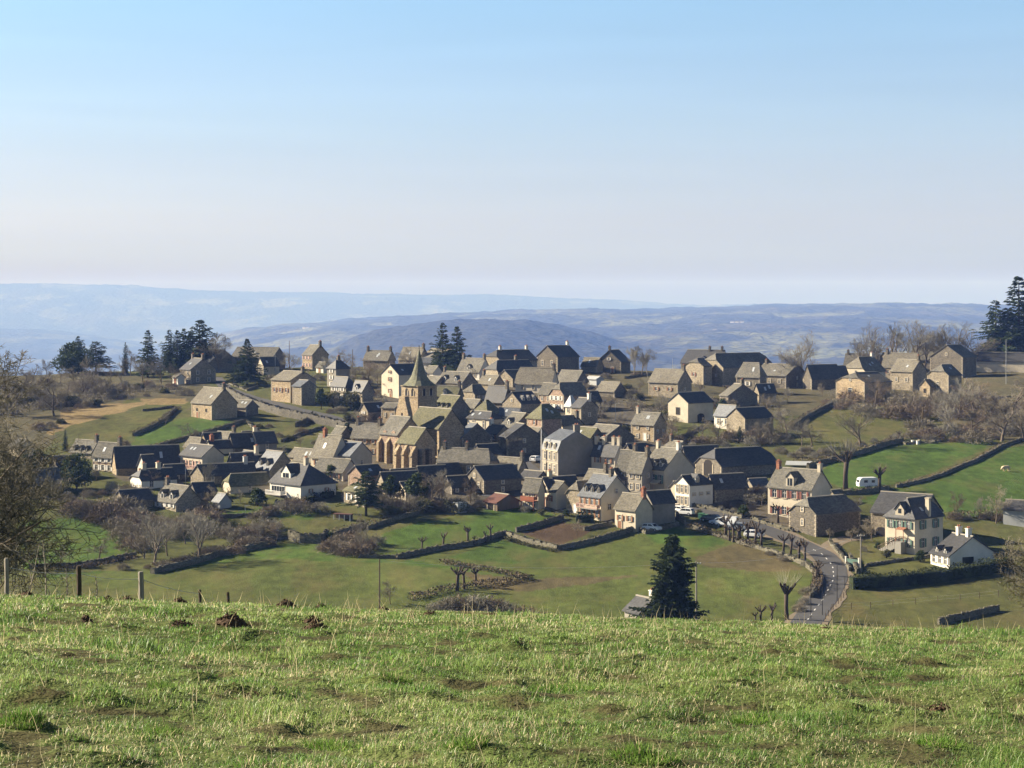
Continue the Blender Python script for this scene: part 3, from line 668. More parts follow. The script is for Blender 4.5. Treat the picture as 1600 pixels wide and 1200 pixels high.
def leafy_proto(seed, H=6.0, rad=2.6, trunkh=1.2, n=2600, lobes=9, m='evergreen', leaf=.24, flat=1.0):
    rg = random.Random(seed); T = MB(); C = MB(); ch = H-trunkh
    T.tube([(0,0,-.4),(.05,0,trunkh*.6),(0,.05,trunkh+ch*.5)], [.2,.15,.05], 6)
    L = []
    for i in range(lobes):
        an = rg.random()*6.28; rr = rad*.62*math.sqrt(rg.random()); z = trunkh+ch*(.2+.65*rg.random()); k = rad*(.30+.28*rg.random())*(1.1-.5*abs((z-trunkh)/ch-.4))
        L.append((Vector((rr*math.cos(an)*(1.15-(z-trunkh)/ch*.7), rr*math.sin(an)*(1.15-(z-trunkh)/ch*.7), z)), k))
        T.tube([(0,0,trunkh*.7), tuple(L[-1][0])], [.07,.02], 4)
    for i in range(n):
        c, k = L[rg.randrange(lobes)]; v = rvec(rg); p = c+Vector((v.x, v.y, v.z*.85))*k*(.55+.5*rg.random())
        a = rvec(rg); bb = a.cross(rvec(rg)).normalized(); s = leaf*(.6+.8*rg.random())
        C.add([p-a*s, p+bb*s*.5, p+a*s, p-bb*s*.5], [(0,1,2,3)])
    return dict(H=H, parts=[('trunk', T.mesh('trunk', ['darkbark'], True)), ('crown', C.mesh('crown', [m]))])
def shrub_proto(seed, H=2.2, rad=2.0, n=1000, m='twig', leaf=0):
    rg = random.Random(seed); C = MB(); st = MB()
    for i in range(9):
        an = rg.random()*6.28; rr = rad*.5*rg.random(); d = Vector((math.cos(an)*.5, math.sin(an)*.5, 1)); p = Vector((rr*math.cos(an), rr*math.sin(an), -.2)); st.tube([p, p+d*H*.45], [.05,.02], 4)
    for i in range(n):
        an = rg.random()*6.28; el = math.asin(rg.random()**.8); u = .55+.45*rg.random()
        lump = 1+.22*math.sin(an*3+seed)*math.cos(el*4+seed)
        p = Vector((math.cos(an)*math.cos(el)*rad, math.sin(an)*math.cos(el)*rad, math.sin(el)*H))*u*lump*.86
        d = (p.normalized()*.7+rvec(rg)*.75+Vector((0,0,.25))).normalized()
        if leaf:
            bb = d.cross(rvec(rg)).normalized(); s = leaf*(.6+.8*rg.random()); C.add([p-d*s, p+bb*s*.55, p+d*s, p-bb*s*.55], [(0,1,2,3)])
        else:
            ln = .5*(.5+rg.random())*max(1, rad/2); s = d.cross(rvec(rg)).normalized()*.026*max(1, rad/2)
            C.add([p-s, p+s, p+d*ln], [(0,1,2)]); 
            for z in range(2):
                d2 = (d+rvec(rg)*.8).normalized(); pp = p+d*ln*rg.random()*.7; C.add([pp-s*.8, pp+s*.8, pp+d2*ln*.6], [(0,1,2)])
    C.add(st.v, st.f); return dict(H=H, parts=[('shrub', C.mesh('shrub', [m]))])
def pollard_proto(seed, H=4.2, n=7, twigs=0):
    rg = random.Random(seed); T = MB(); K = MB(); C = MB()
    hh = H*.66; lean = rg.uniform(-.25,.25)
    T.tube([(0,0,-.4),(lean*.5,rg.uniform(-.1,.1),hh*.5),(lean,0,hh)], [.30,.24,.26], 7)
    for i in range(n):
        an = 6.28*i/n+rg.uniform(-.3,.3); l = H*.3*(.6+.7*rg.random()); up = .5+rg.random()*1.1
        d = Vector((math.cos(an), math.sin(an), up)).normalized(); p = Vector((lean,0,hh-.15)); m_ = p+d*l*.55; e = p+d*l+Vector((0,0,.15))
        K.tube([p, m_, e], [.17,.12,.14], 5)
        bx = e; K.add([bx+Vector((math.cos(q)*.19*math.cos(w), math.sin(q)*.19*math.cos(w), .19*math.sin(w))) for w in (-1.2,0,1.2) for q in (0,1.57,3.14,4.71)],
                      [(0,1,5,4),(1,2,6,5),(2,3,7,6),(3,0,4,7),(4,5,9,8),(5,6,10,9),(6,7,11,10),(7,4,8,11),(8,9,10,11)])
        for t in range(4+twigs):
            d2 = (d*.6+rvec(rg)*.6+Vector((0,0,.6))).normalized(); s = d2.orthogonal().normalized()*.025; ll = (.5+rg.random()*.6)*(1+.12*twigs); C.add([e-s, e+s, e+d2*ll], [(0,1,2)])
    return dict(H=H, parts=[('trunk', T.mesh('trunk', ['darkbark'], True)), ('knuckled_limbs', (K.add(C.v, C.f, 1), K.mesh('knuckled_limbs', ['darkbark', 'greytwig' if twigs else 'twig']))[1])])
P = {}
def proto(k):
    if k not in P:
        P[k] = {
         'b0': lambda: bare_proto(1, trunk=.17, spread=.56, up=.3), 'b1': lambda: bare_proto(2, trunk=.16, spread=.52, up=.4, tmat='greytwig'),
         'b2': lambda: bare_proto(3, trunk=.26, spread=.6, up=.25, first=.18), 'b3': lambda: bare_proto(4, trunk=.15, spread=.36, up=.6, tmat='greytwig', bmat='palebark'),
         'b4': lambda: bare_proto(5, trunk=.22, spread=.5, tmat='redtwig', first=.15), 'bd': lambda: bare_proto(6, trunk=.22, spread=.5, nsub=(7,8,8,9), fine=.013, bmat='darkbark'),
         'f0': lambda: bare_proto(61, trunk=.17, spread=.40, up=.28, first=.2, trunkf=.44, limb=1.05, nsub=(7,7,7,7), tmat='greytwig', fine=.010), 'f1': lambda: bare_proto(62, trunk=.16, spread=.44, up=.22, first=.16, trunkf=.40, limb=1.1, nsub=(7,7,7,7), fine=.010), 'f2': lambda: bare_proto(63, trunk=.15, spread=.36, up=.35, first=.25, trunkf=.5, limb=.9, nsub=(7,7,7,7), tmat='greytwig', fine=.0095),
         'sp': lambda: conifer_proto(21, rad=3.9, dens=9, n=34), 'sp2': lambda: conifer_proto(22, rad=3.7, power=.72, droop=.45, n=36, dens=9), 'ced': lambda: conifer_proto(23, H=12, rad=4.6, power=1.05, n=26, base=.12, gaps=.08, dens=9),
         'pin': lambda: conifer_proto(24, H=11, rad=4.0, power=.6, n=22, base=.28, gaps=.25, dens=9),
         'big': lambda: conifer_proto(25, H=14, rad=3.6, power=.60, n=84, base=.01, gaps=.03, dens=13, droop=.04),
         'gold': lambda: conifer_proto(26, H=5, rad=1.3, n=20, power=.9, m='golden', base=.02),
         'ev': lambda: leafy_proto(31), 'ev2': lambda: leafy_proto(32, H=8, rad=4.6, trunkh=.4, n=6200, lobes=16, leaf=.28),
         'bush': lambda: leafy_proto(33, H=3, rad=1.9, trunkh=.05, n=1800, lobes=10, leaf=.17), 'scrub': lambda: leafy_proto(34, H=2.6, rad=2.2, trunkh=.0, n=1300, lobes=9, m='ivy', leaf=.17),
         's0': lambda: shrub_proto(41), 's1': lambda: shrub_proto(42, m='redtwig'), 's2': lambda: shrub_proto(43, m='greytwig', H=2.8), 's3': lambda: shrub_proto(44, m='ivy', leaf=.16, n=1500),
         'p0': lambda: pollard_proto(51), 'p1': lambda: pollard_proto(52, n=5), 'p2': lambda: pollard_proto(53, n=8), 'pt': lambda: pollard_proto(54, n=7, twigs=10),
        }[k]()
    return P[k]
def plant_at(kind, name, label, cat, loc, H, group=None, wide=1.0, rot=None):
    p = proto(kind); r_ = random.uniform(0, 6.28) if rot is None else rot
    if len(p['parts']) == 1: t = tag(link(name, p['parts'][0][1], None, loc, r_), label, cat, group)
    else: t = thing(name, label, cat, loc, r_, group)
    s = H/p['H']; t.scale = (s*wide, s*wide, s)
    if len(p['parts']) > 1:
        for nm, me in p['parts']: link(nm, me, t)
    return t
def plant(kind, name, label, cat, px, py, hpx, group=None, wide=1.0, rot=None):
    q = at(px, py); return plant_at(kind, name, label, cat, q, hpx*q.y/F, group, wide, rot)
def hedge(label, pts, h, w, name='hedge', m='hedge', n=26, leaf=.22, group=None, cat='hedge'):
    """clipped or wild hedge: leaf faces through the volume along a polyline given as picture points on the ground"""
    rg = random.Random(len(label)*7+int(pts[0][0])); C = MB(); Q = [at(*p) for p in pts]; o = Q[0].copy()
    for a_, b_ in zip(Q, Q[1:]):
        ln = (b_-a_).length; d = (b_-a_).normalized(); s = Vector((-d.y, d.x, 0)).normalized()
        for i in range(int(ln*n*max(h, 1)*.55)):
            u = rg.random(); v = rg.uniform(-1,1); hh = h*(.86+.22*math.sin(u*ln*.9+a_.x)*rg.random()); z = hh*(1-rg.random()**1.6)
            if rg.random() < .6: v = math.copysign(1, v)*(.8+.2*rg.random())
            p = a_.lerp(b_, u)+s*v*w/2; p.z = zg(p.x, p.y)+z
            a2 = rvec(rg); bb = a2.cross(rvec(rg)).normalized(); k = leaf*(.6+.8*rg.random()); p = p-o
            C.add([p-a2*k, p+bb*k*.55, p+a2*k, p-bb*k*.55], [(0,1,2,3)])
        nn = max(2, int(ln/1.5)) if m in ('hedge', 'evergreen') else 0
        for i in range(nn):                      # dense heart of the hedge
            p0 = a_.lerp(b_, i/nn)-o; p1 = a_.lerp(b_, (i+1)/nn)-o; hw = w*.33
            V = []
            for p in (p0, p1):
                for sv, z in ((-hw,-.5),(hw,-.5),(hw,h*.7),(-hw,h*.7)): V.append(p+s*sv+Vector((0,0,z)))
            C.add(V, [(0,1,2,3),(4,7,6,5),(0,4,5,1),(1,5,6,2),(2,6,7,3),(3,7,4,0)])
    t = part(name, C, [m], None, o); return tag(t, label, cat, group)
def polyw(pts, step=1.2):
    Q = [at(*p) for p in pts]; out = []
    for a_, b_ in zip(Q, Q[1:]):
        n = max(1, int((b_-a_).length/step)); out += [a_.lerp(b_, i/n) for i in range(n)]
    out.append(Q[-1]); return out
def wall(label, pts, h, w=.5, name='dry_stone_wall', m='drywall', cat='wall', group=None, rough=.12, cope=None):
    h = h*.62 if name == 'dry_stone_wall' else h*.9
    rg = random.Random(int(pts[0][0]*3+pts[0][1])); Q = polyw(pts, .8); o = Q[0].copy(); W = MB(); V = []
    for i, q in enumerate(Q):
        d = (Q[min(i+1, len(Q)-1)]-Q[max(i-1, 0)]).normalized(); s = Vector((-d.y, d.x, 0)).normalized(); z = zg(q.x, q.y)
        hh = h*(1+rough*(rg.random()-.5)*1.6)
        for sv, zz in ((-w*.55,-.8),(-w*.5,hh*.55),(-w*.38,hh*(1+.1*rg.random()*rough)),(w*.38,hh*(1+.1*rg.random()*rough)),(w*.5,hh*.5),(w*.55,-.8)):
            V.append((q.x-o.x+s.x*(sv+rough*.25*(rg.random()-.5)), q.y-o.y+s.y*(sv+rough*.25*(rg.random()-.5)), z-o.z+zz))
    n = 6; f = [(i*n+j, i*n+j+1, (i+1)*n+j+1, (i+1)*n+j) for i in range(len(Q)-1) for j in range(n-1)] + [tuple(range(n)), tuple((len(Q)-1)*n+j for j in range(n))[::-1]]
    W.add(V, f)
    for i in range(len(Q)-1):                    # loose stones breaking the outline
        for k in range(3):
            q = Q[i].lerp(Q[i+1], rg.random()); r_ = (.10+.16*rg.random())*(1 if h < 1.4 else 1.3); z = zg(q.x, q.y)-o.z+(h*(.92+.2*rg.random()) if k else h*rg.random()*.6); c = Vector((q.x-o.x+rg.uniform(-.25,.25), q.y-o.y+rg.uniform(-.25,.25), z-.05))
            pv_ = [c+Vector((sx*r_*rg.uniform(.7,1.3), sy*r_*rg.uniform(.7,1.3), sz*r_*rg.uniform(.5,.9))) for sz in (-1,1) for sx, sy in ((-1,-1),(1,-1),(1,1),(-1,1))]
            W.add(pv_, [(0,3,2,1),(4,5,6,7),(0,1,5,4),(1,2,6,5),(2,3,7,6),(3,0,4,7)])
    t = part(name, W, [m], None, o); return tag(t, label, cat, group)
def ribbon(name, pts, w, m, dz=.09, kind='structure', sub=1.5, seg=None):
    Q = polyw(pts, sub)
    for _ in range(3): Q = [Q[0]]+[(Q[i-1]+Q[i]*2+Q[i+1])/4 for i in range(1, len(Q)-1)]+[Q[-1]]
    V = []; k = 7; ws = w if callable(w) else (lambda t: w)
    for i, q in enumerate(Q):
        d = (Q[min(i+1, len(Q)-1)]-Q[max(i-1, 0)]); d.z = 0; d.normalize(); s = Vector((-d.y, d.x, 0))
        for j in range(k):
            p = q+s*ws(i/(len(Q)-1))*(j/(k-1)-.5); V.append((p.x, p.y, zg(p.x, p.y)+dz))
    B = MB(); B.add(V, [(i*k+j, i*k+j+1, (i+1)*k+j+1, (i+1)*k+j) for i in range(len(Q)-1) for j in range(k-1)])
    t = part(name, B, [m], None, (0,0,0)); 
    if kind: t['kind'] = kind
    return t, Q
# ------------------------------------------------------------------ the village, house by house
# cx,b: foot of the front corner; e: eaves; r: ridge; wl, wr: seen widths of the left (sunlit) and right (shaded) face
VG = 'stone houses of the hillside village'
def H(label, *a, **k):
    k.setdefault('group', VG); return house(label, *a, **k)
def B(label, *a, **k):
    k.setdefault('group', 'barns and sheds of the village'); k.setdefault('cat', 'barn'); k.setdefault('name', 'stone_barn'); return house(label, *a, **k)
# --- upper left, along the skyline
H('stone house with white lean-to porch, leftmost house on the skyline', 298,600,577,560,20,33, wall='stone', roof='slate', a=52, chim=(-.95,.95), win='F2x2n R2x2n')
house('small white porch annex on the leftmost skyline house', 278,601,589,584,10,6, wall='white', roof='tan', win='FDo.5', name='porch_annex', cat='annex', minw=2.6)
B('wide grey hall with big blue slate roof, gable toward us, by the dark pines', 326,583,567,547,30,42, wall='grey', roof='bslate', a=52)
B('long pale slab-roofed barn behind the lone spruce on the skyline', 426,579,558,543,66,15, roof='lauze', a=25, wall='grey')
H('small yellow-gabled house with dark roof just right of the lone spruce', 412,586,571,558,13,21, 'y', wall='cream', roof='slate', win='F1x2n')
H('two-storey stone house with tall chimney alone on the skyline green', 488,577,554,539,17,22, roof='lauze', wall='warm', chim=(.95,), win='F3x2p')
house('tiny whitish outbuilding beside the lone skyline house', 505,583,573,566,12,6, wall='white', roof='lauze', win='FDb.5', name='outbuilding', cat='outbuilding', minw=3)
H('tall narrow grey house with pointed slate pyramid roof', 525,606,575,563,15,19, 'y', wall='render', roof='slate', hip=(1,1), win='F1x3w', chim=(0,))
H('low house with white upper shutters under the tall narrow grey house', 540,627,603,589,25,14, wall='grey', roof='slate', hip=(0,1), win='F3x2w')
H('dark stone house with one white dormer beside the white-shuttered house', 566,630,611,595,20,16, wall='stone', roof='slate', dorm=(1,), win='F2x1n')
H('warm stone house with balcony window standing over the grey road wall', 454,630,594,580,33,34, wall='warm', roof='tan', chim=(.97,), win='F3x1b', a=46)
house('lean-to wing with grey slate roof on the warm stone house', 471,634,603,594,15,19, wall='stone', roof='bslate', name='lean_to', cat='annex', minw=3.4)
B('big square stone barn with tan slab roof above the bright green field', 331,657,630,606,37,33, wall='warm', roof='tan', chim=(.97,), win='F2x1d.7,.8 FDb.3', a=48)
B('low shaded stone wing behind the big square stone barn', 384,651,636,625,26,16, wall='grey', roof='lauze', a=40)
# --- top centre
H('low house with a chimney at each end behind bare trees on the ridge', 606,577,562,548,38,10, a=30, roof='lauze', chim=(-.95,.95))
H('brown-roofed house half hidden by a bare tree left of the twin spruces', 655,576,561,543,32,14, roof='tan', a=38, win='F2x1n', chim=(.95,))
H('tan-roofed house directly below the twin dark spruces', 688,578,559,545,32,34, roof='tan', wall='grey', a=45, chim=(.9,))
house('slate-roofed pale extension in front of the house below the spruces', 694,582,567,559,40,12, roof='bslate', wall='white', a=30, name='extension', cat='annex')
H('small slab-roofed cottage with white front right of the spire tip', 677,593,582,572,14,10, roof='lauze', wall='white', win='F1x1n')
H('white gabled house with dark roof left of the church spire', 623,622,585,569,28,40, 'y', wall='cream', roof='slate', win='FGb FDb.55 F1x2b', a=52)
H('white-fronted house with one dormer, below and right of the twin spruces', 749,594,580,560,34,17, roof='lauze', wall='white', dorm=(1,), chim=(-.95,.95), win='F3x1n', a=42)
H('large slate-roofed house with big white end chimneys on the ridge', 782,586,563,547,28,55, 'y', roof='slate', wall='stone', hip=(.6,0), chim=((-.85,'white'),(.95,'white')), a=55)
H('dark-roofed house with tan hipped end in front of the white chimneys', 778,602,580,563,22,56, 'y', roof='slate', wall='stone', hip=(.8,0), a=57, chim=(.2,))
H('small grey-gabled house with one white window below the dark-roofed pair', 801,605,591,578,24,28, 'y', roof='lauze', wall='stone', win='F1x1n')
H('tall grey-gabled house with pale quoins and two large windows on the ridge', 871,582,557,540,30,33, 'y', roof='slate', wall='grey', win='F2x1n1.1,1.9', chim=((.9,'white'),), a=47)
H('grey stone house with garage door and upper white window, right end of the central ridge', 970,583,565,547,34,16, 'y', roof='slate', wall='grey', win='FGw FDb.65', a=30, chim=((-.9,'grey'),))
B('low tan-roofed barn left of the garage-door house on the ridge', 932,582,571,559,22,10, roof='tan', a=38)
H('wide tan-roofed house with cream front and dark chimney below the tall grey-gabled house', 862,616,598,575,54,10, roof='tan', wall='cream', a=28, hip=(.4,0), win='F3x1n', chim=((.98,'grey'),))
H('stone house with dark gable right of the wide tan-roofed house', 901,606,596,579,30,18, roof='lauze', wall='grey', a=42)
H('low stone wing with tan roof left of the pink-gabled house', 862,634,615,599,19,10, roof='lauze', wall='pink', win='F2x1n')
H('pink stone house with clipped gable and white arched windows', 881,643,617,598,21,37, 'y', roof='lauze', wall='pink', hip=(.5,0), win='F3x2w', a=54)
H('gabled house with three white dormers on its dark slate roof', 814,645,630,612,27,29, 'y', roof='slate', wall='stone', dorm=(3,1.0,1.0,.5,'white'), win='FG')
H('grey slate-roofed house between the spire and the three-dormer house', 787,640,626,603,28,10, roof='slate', wall='grey', a=35, chim=(.95,))
H('house with pale tan clipped end and dark side roof, right of the spire', 742,626,616,601,22,18, 'y', roof='tan', wall='stone', hip=(.7,0))
H('grey-roofed house with two dormers just right of the spire', 722,614,598,581,40,22, roof='lauze', wall='stone', dorm=(2,), chim=(-.95,))
H('greenish slab-roofed house with dark chimney close behind the church tower', 714,632,618,603,38,8, roof='moss', wall='grey', a=26, chim=((.97,'grey'),), dorm=(1,))
H('house with three small skylight dormers right behind the church nave', 703,670,640,618,28,29, roof='moss', wall='grey', dorm=(3,.9,.8,.35,'grey'))
H('small low slab-roofed house right of the nave dormers', 742,648,636,624,20,12, roof='lauze', wall='grey')
H('pyramid-roofed stone house left of the three-dormer house', 762,657,644,625,22,20, 'y', roof='moss', wall='stone', hip=(1,1))
H('cream house with two tall balcony doors and grey roof right of the church', 766,676,654,643,35,18, roof='slate', wall='cream', hip=(0,1), win='F2x1n.8,1.9', a=44)
H('low flat-looking blue slate roofed house behind the cream balcony house', 807,658,651,639,30,9, roof='bslate', wall='white', a=30)
H('house with bright roof edge and shaded gable right of the cream balcony house', 803,682,667,645,20,36, roof='lauze', wall='grey', dorm=(1,), a=56)
H('house with iron balcony behind the dark bare tree on the square', 777,704,677,664,20,20, roof='slate', wall='warm', win='F2x2b', chim=((-.9,'white'),))
H('hip-roofed house with pinkish front and very dark roof side', 847,688,653,632,22,29, 'y', roof='moss', wall='pink', hip=(1,.6), win='F1x2b', a=54)
H('stone house joined to the small white pointed turret', 908,664,636,622,14,25, roof='slate', wall='stone', a=55, chim=((.95,'white'),))
house('tiny turret with white pointed roof on the turret house', 893,652,632,618,9,5, 'y', roof='metal', wall='cream', hip=(1,1), win='F1x1n', name='turret', cat='tower', minw=2.2)
H('rounded cream house with clipped tan end behind the mansard house', 880,682,664,650,20,26, 'y', roof='tan', wall='cream', hip=(.8,0))
H('greenish slab-roofed house just right behind the mansard house', 924,696,682,668,24,18, roof='moss', wall='grey')
H('broad pale slab-roofed barn house with shaded grey gable right of the mansard house', 944,697,684,664,32,47, roof='lauze', wall='grey', a=52)
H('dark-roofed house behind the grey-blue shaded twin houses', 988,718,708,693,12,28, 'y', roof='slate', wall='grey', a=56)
# --- mansard house
def mansard():
    c, L, D, Hh, rise, rz = block(872,744,705,672,23,55,65,'x')
    t = thing('mansard_house', 'tall grey house with mansard slate roof and three arched dormers', 'house', c, rz, VG)
    FOOT.append(('mansard', c.x, c.y, L, D, rz))
    x, y = L/2, D/2; h1 = Hh+2.35; ins = .75; top = Hh+rise
    w = MB(); w.add([(-x,-y,-3),(x,-y,-3),(x,y,-3),(-x,y,-3),(-x,-y,Hh),(x,-y,Hh),(x,y,Hh),(-x,y,Hh)], [(0,1,5,4),(1,2,6,5),(2,3,7,6),(3,0,4,7)])
    for sx in (-x, x): w.add([(sx,-y,Hh),(sx,y,Hh),(sx,y-ins,h1),(sx,0,top),(sx,-y+ins,h1)], [(0,1,2,3,4)])
    link('wall', w.mesh('wall', ['render']), t)
    co_ = MB(); co_.box((0,-y-.12,Hh-.05), (L+.3,.35,.22)); co_.box((0,-y-.06,Hh*.5), (L+.1,.15,.14)); link('cornice', co_.mesh('cornice', ['surround']), t)
    r = MB(); q = x+.15
    r.slab([[(-q,-y-.2,Hh+.08),(q,-y-.2,Hh+.08),(q,-y+ins,h1+.1),(-q,-y+ins,h1+.1)], [(-q,-y+ins,h1+.1),(q,-y+ins,h1+.1),(q,0,top+.12),(-q,0,top+.12)],
            [(-q,0,top+.12),(q,0,top+.12),(q,y-ins,h1+.1),(-q,y-ins,h1+.1)], [(-q,y-ins,h1+.1),(q,y-ins,h1+.1),(q,y+.2,Hh+.08),(-q,y+.2,Hh+.08)]], .15)
    ro = link('roof', r.mesh('roof', ['bslate']), t)
    m = MB(); m.box((0,0,.4), (.8,1.5,2.0)); m.box((0,0,1.45), (1,1.7,.15)); m.box((0,-.3,1.7), (.25,.25,.4), 1); m.box((0,.3,1.7), (.25,.25,.4), 1)
    link('chimney', m.mesh('chimney', ['render', 'brick']), ro, (x-.6,.4,top))
    for i in range(3):
        xx = (i-1)*L*.29; d = MB(); ww, hh = 1.15, 1.55
        pr = [(-ww/2,0),(ww/2,0),(ww/2,hh*.75),(ww*.3,hh*.95),(0,hh),(-ww*.3,hh*.95),(-ww/2,hh*.75)]
        d.add([(a_,0,b_) for a_, b_ in pr]+[(a_,1.0,b_) for a_, b_ in pr], [tuple(range(7)), tuple(range(13,6,-1))]+[(j,(j+1)%7,7+(j+1)%7,7+j) for j in range(7)])
        do = link('dormer', d.mesh('dormer', ['surround']), ro, (xx,-y-.15,Hh+.35))
        p = MB(); p.box((0,-.02,hh*.44), (ww*.6,.06,hh*.74)); p.box((0,-.06,hh*.44), (.07,.03,hh*.74), 1); link('pane', p.mesh('pane', ['glass','sh_white']), do)
    parse_win(t, 'F3x2n.95,1.7', L, D, Hh, rise, 'x')
mansard()
# --- right of the mansard house
H('cream-fronted house with four chimneys on a grey slate ridge', 961,748,712,692,34,14, roof='slate', wall='cream', a=36, win='F2x2b', chim=((-.95,'cream'),(-.3,'cream'),(.5,'cream'),(.95,'cream')))
H('left shaded grey-blue twin house with stepped tan roof', 985,766,732,704,17,10, roof='lauze', wall='render', a=40, win='F2x2n', chim=(.9,), minw=4)
H('right shaded grey-blue twin house with stepped tan roof', 1003,771,736,708,19,16, roof='lauze', wall='render', a=44, win='F2x2n', chim=(.9,))
CAFE = H('cream house with three small dormers and two cloth awnings, before the long barn', 1038,771,733,700,30,48, roof='lauze', wall='cream', dorm=(3,.9,1.0,.3,'white'), chim=((-.9,'cream'),(.95,'white')), win='F3x1g1.0,1.9', a=50)
H('little pale-roofed house peeping over the three-dormer awning house', 1058,707,700,692,16,8, roof='tan', wall='stone', chim=(-.9,))
B('left half of the long dark-roofed barn behind the awning house', 1075,736,727,698,12,54, 'y', roof='slate', wall='grey', a=62, Y=472)
B('long dark-roofed barn with lit clipped gable and big arched doorway', 1127,748,728,700,33,92, 'y', roof='slate', wall='grey', hip=(.55,.4), win='FO.5,3.6,4.2', a=60)
H('bright white house with tall windows and a white dormer beside the road', 1077,793,757,742,19,38, 'y', roof='slate', wall='white', hip=(0,.9), dorm=(1,1.1,1.2,.45,'white'), win='F3x2n.75,1.6 R3x1n.8,.5', a=52)
house('lower cream wing on the left of the bright white roadside house', 1060,781,762,752,7,12, 'y', roof='slate', wall='cream', name='house_wing', cat='annex', minw=2.8)
B('plain dark barn right of the bright white roadside house', 1117,785,762,741,9,52, 'y', roof='slate', wall='grey', a=63)
house('small stone shed with lit gable and pale blue roof before the long barn', 1176,772,758,748,9,27, 'y', roof='bslate', wall='stone', a=62, name='shed', cat='shed', minw=3)
RED = H('large cream house with rows of red shutters and a tall central dormer', 1268,816,764,733,58,35, roof='lauze', wall='cream', a=42, win='F4x2r1.0,1.6 FDw.5', chim=((-.97,'brick'),(.97,'cream')), dorm=(1,1.9,2.0,.25,'cream'))
B('big stone barn with clipped gable and dark roof beside the road bend', 1275,839,803,776,33,75, 'y', roof='lauze', wall='grey', hip=(.5,.4), a=55, win='FG F1x1n.6,1.2')
house('little tan gable of a shed peeping behind the roadside stone barn', 1307,788,776,766,11,9, 'y', roof='tan', wall='stone', name='shed', cat='shed', minw=3)
VILLA = H('tall pale villa with green shutters, entrance stairs and steep slate roof', 1429,866,809,778,36,53, 'y', roof='slate', wall='cream', hip=(1,.45), a=48, win='F3x2g.75,1.5 R2x2g.95,1.7')
B('slate-roofed stone barn standing just behind the green-shuttered villa', 1440,848,804,771,66,44, roof='slate', wall='stone', a=36, win='FO.2,2.4,2.6')
BUNG = H('low white house with long slate roof and garage behind the clipped hedge', 1484,889,868,836,19,76, roof='slate', wall='white', a=66, dorm=(2,.8,.7,.2,'white'), chim=((-.4,'white'),(.6,'white')), win='F3x1w')
house('pale grey shed with slate roof at the right edge above the villa garden', 1606,824,797,782,32,20, roof='slate', wall='metal', a=30, name='shed', cat='shed')
# --- top right farmstead
B('very long low cream building with grey roof at the far right skyline', 1650,584,565,551,126,14, roof='slate', wall='cream', a=29)
B('tall dark-roofed barn with a round gable window at the right farmstead', 1504,590,558,539,40,28, 'y', roof='lauze', wall='grey', a=42, win='FGn', minw=7)
B('tan-roofed barn left of the round-window barn', 1468,577,560,541,38,8, roof='tan', wall='stone', a=28)
H('stone house with tan roof and small dormer behind the right farmstead front', 1428,592,573,552,42,14, roof='tan', wall='stone', a=35, dorm=(1,), win='F3x1b', chim=(-.9,))
H('square stone house with cream-framed windows and a dark gable, centre of the right farmstead', 1426,611,580,562,27,26, roof='tan', wall='stone', win='F2x1n.9,1.3', a=47, chim=(.9,))
H('house with broad tan clipped end and dark roof at the right farmstead', 1352,604,580,558,30,36, 'y', roof='tan', wall='cream', hip=(.75,0), chim=((.8,'white'),))
H('pale slab-roofed house at the back left of the right farmstead', 1372,582,571,553,47,10, roof='lauze', wall='stone', a=26, chim=(-.9,))
H('cream house with large arched window, lowest of the right farmstead', 1351,628,597,582,35,47, 'y', roof='lauze', wall='warm', hip=(.55,0), a=52, win='FG F1x1n1.6,1.5 FDb.25')
B('dark barn at the left edge of the right farmstead', 1302,606,588,572,8,26, 'y', roof='slate', wall='grey', a=60)
house('tiny stone shed with lit gable beside the dark farmstead barn', 1314,603,588,574,10,9, 'y', roof='lauze', wall='stone', name='shed', cat='shed', minw=3)
H('small tower-like house with one tall cream window above the brown bushes', 1482,622,586,570,25,24, 'y', roof='lauze', wall='stone', hip=(.6,0), win='F1x1n1.0,2.0')
house('narrow little stone gable squeezed between the two right farm houses', 1453,621,603,593,12,7, 'y', roof='lauze', wall='warm', name='shed', cat='shed', minw=2.6, win='F1x1d')
B('small dark-roofed barn at the rear of the right farmstead', 1386,577,564,551,9,24, 'y', roof='slate', wall='stone')
# --- barns on the middle right
H('slate-roofed house with two chimneys behind the biggest barn', 1128,582,566,547,58,10, roof='slate', wall='grey', hip=(.8,0), a=28, chim=(.2,.9), dorm=(1,))
B('biggest stone barn, tall lit gable and long dark roof, on the right ridge', 1130,604,574,552,32,84, 'y', roof='lauze', wall='stone', hip=(.45,.25), win='FDb.5 F2x1n.7,.8', a=56)
H('small stone house with red window left of the biggest barn', 1099,602,572,560,25,12, 'y', roof='lauze', wall='stone', hip=(.5,0), win='F1x1r')
H('long stone farmhouse with shaded windows right of the biggest barn', 1228,608,587,569,44,40, roof='lauze', wall='grey', a=40, win='F3x1n', chim=(-.9,))
H('square hip-roofed stone end of the long farmhouse', 1187,616,587,567,32,12, roof='lauze', wall='grey', hip=(.9,.9), a=38, win='F1x1w')
B('dark-roofed barn with blank walls right of the long farmhouse', 1268,609,590,570,10,48, 'y', roof='slate', wall='grey', a=60)
H('square stone house with two low windows above the white chapel-like barn', 1059,623,597,577,41,23, roof='tan', wall='stone', a=40, win='F2x1b.9,1.1', chim=(.97,))
B('white chapel-like barn with tall cream gable and dark square window', 1075,661,629,613,27,41, 'y', roof='slate', wall='cream', a=50, win='F1x1d1.5,2.0 RO.5,3,2.6')
H('beige cottage with blue-white door and chimney left of the white barn', 1022,690,663,645,32,20, roof='lauze', wall='warm', a=42, win='F2x2n.7,1.0 FDw.6', chim=((-.95,'cream'),))
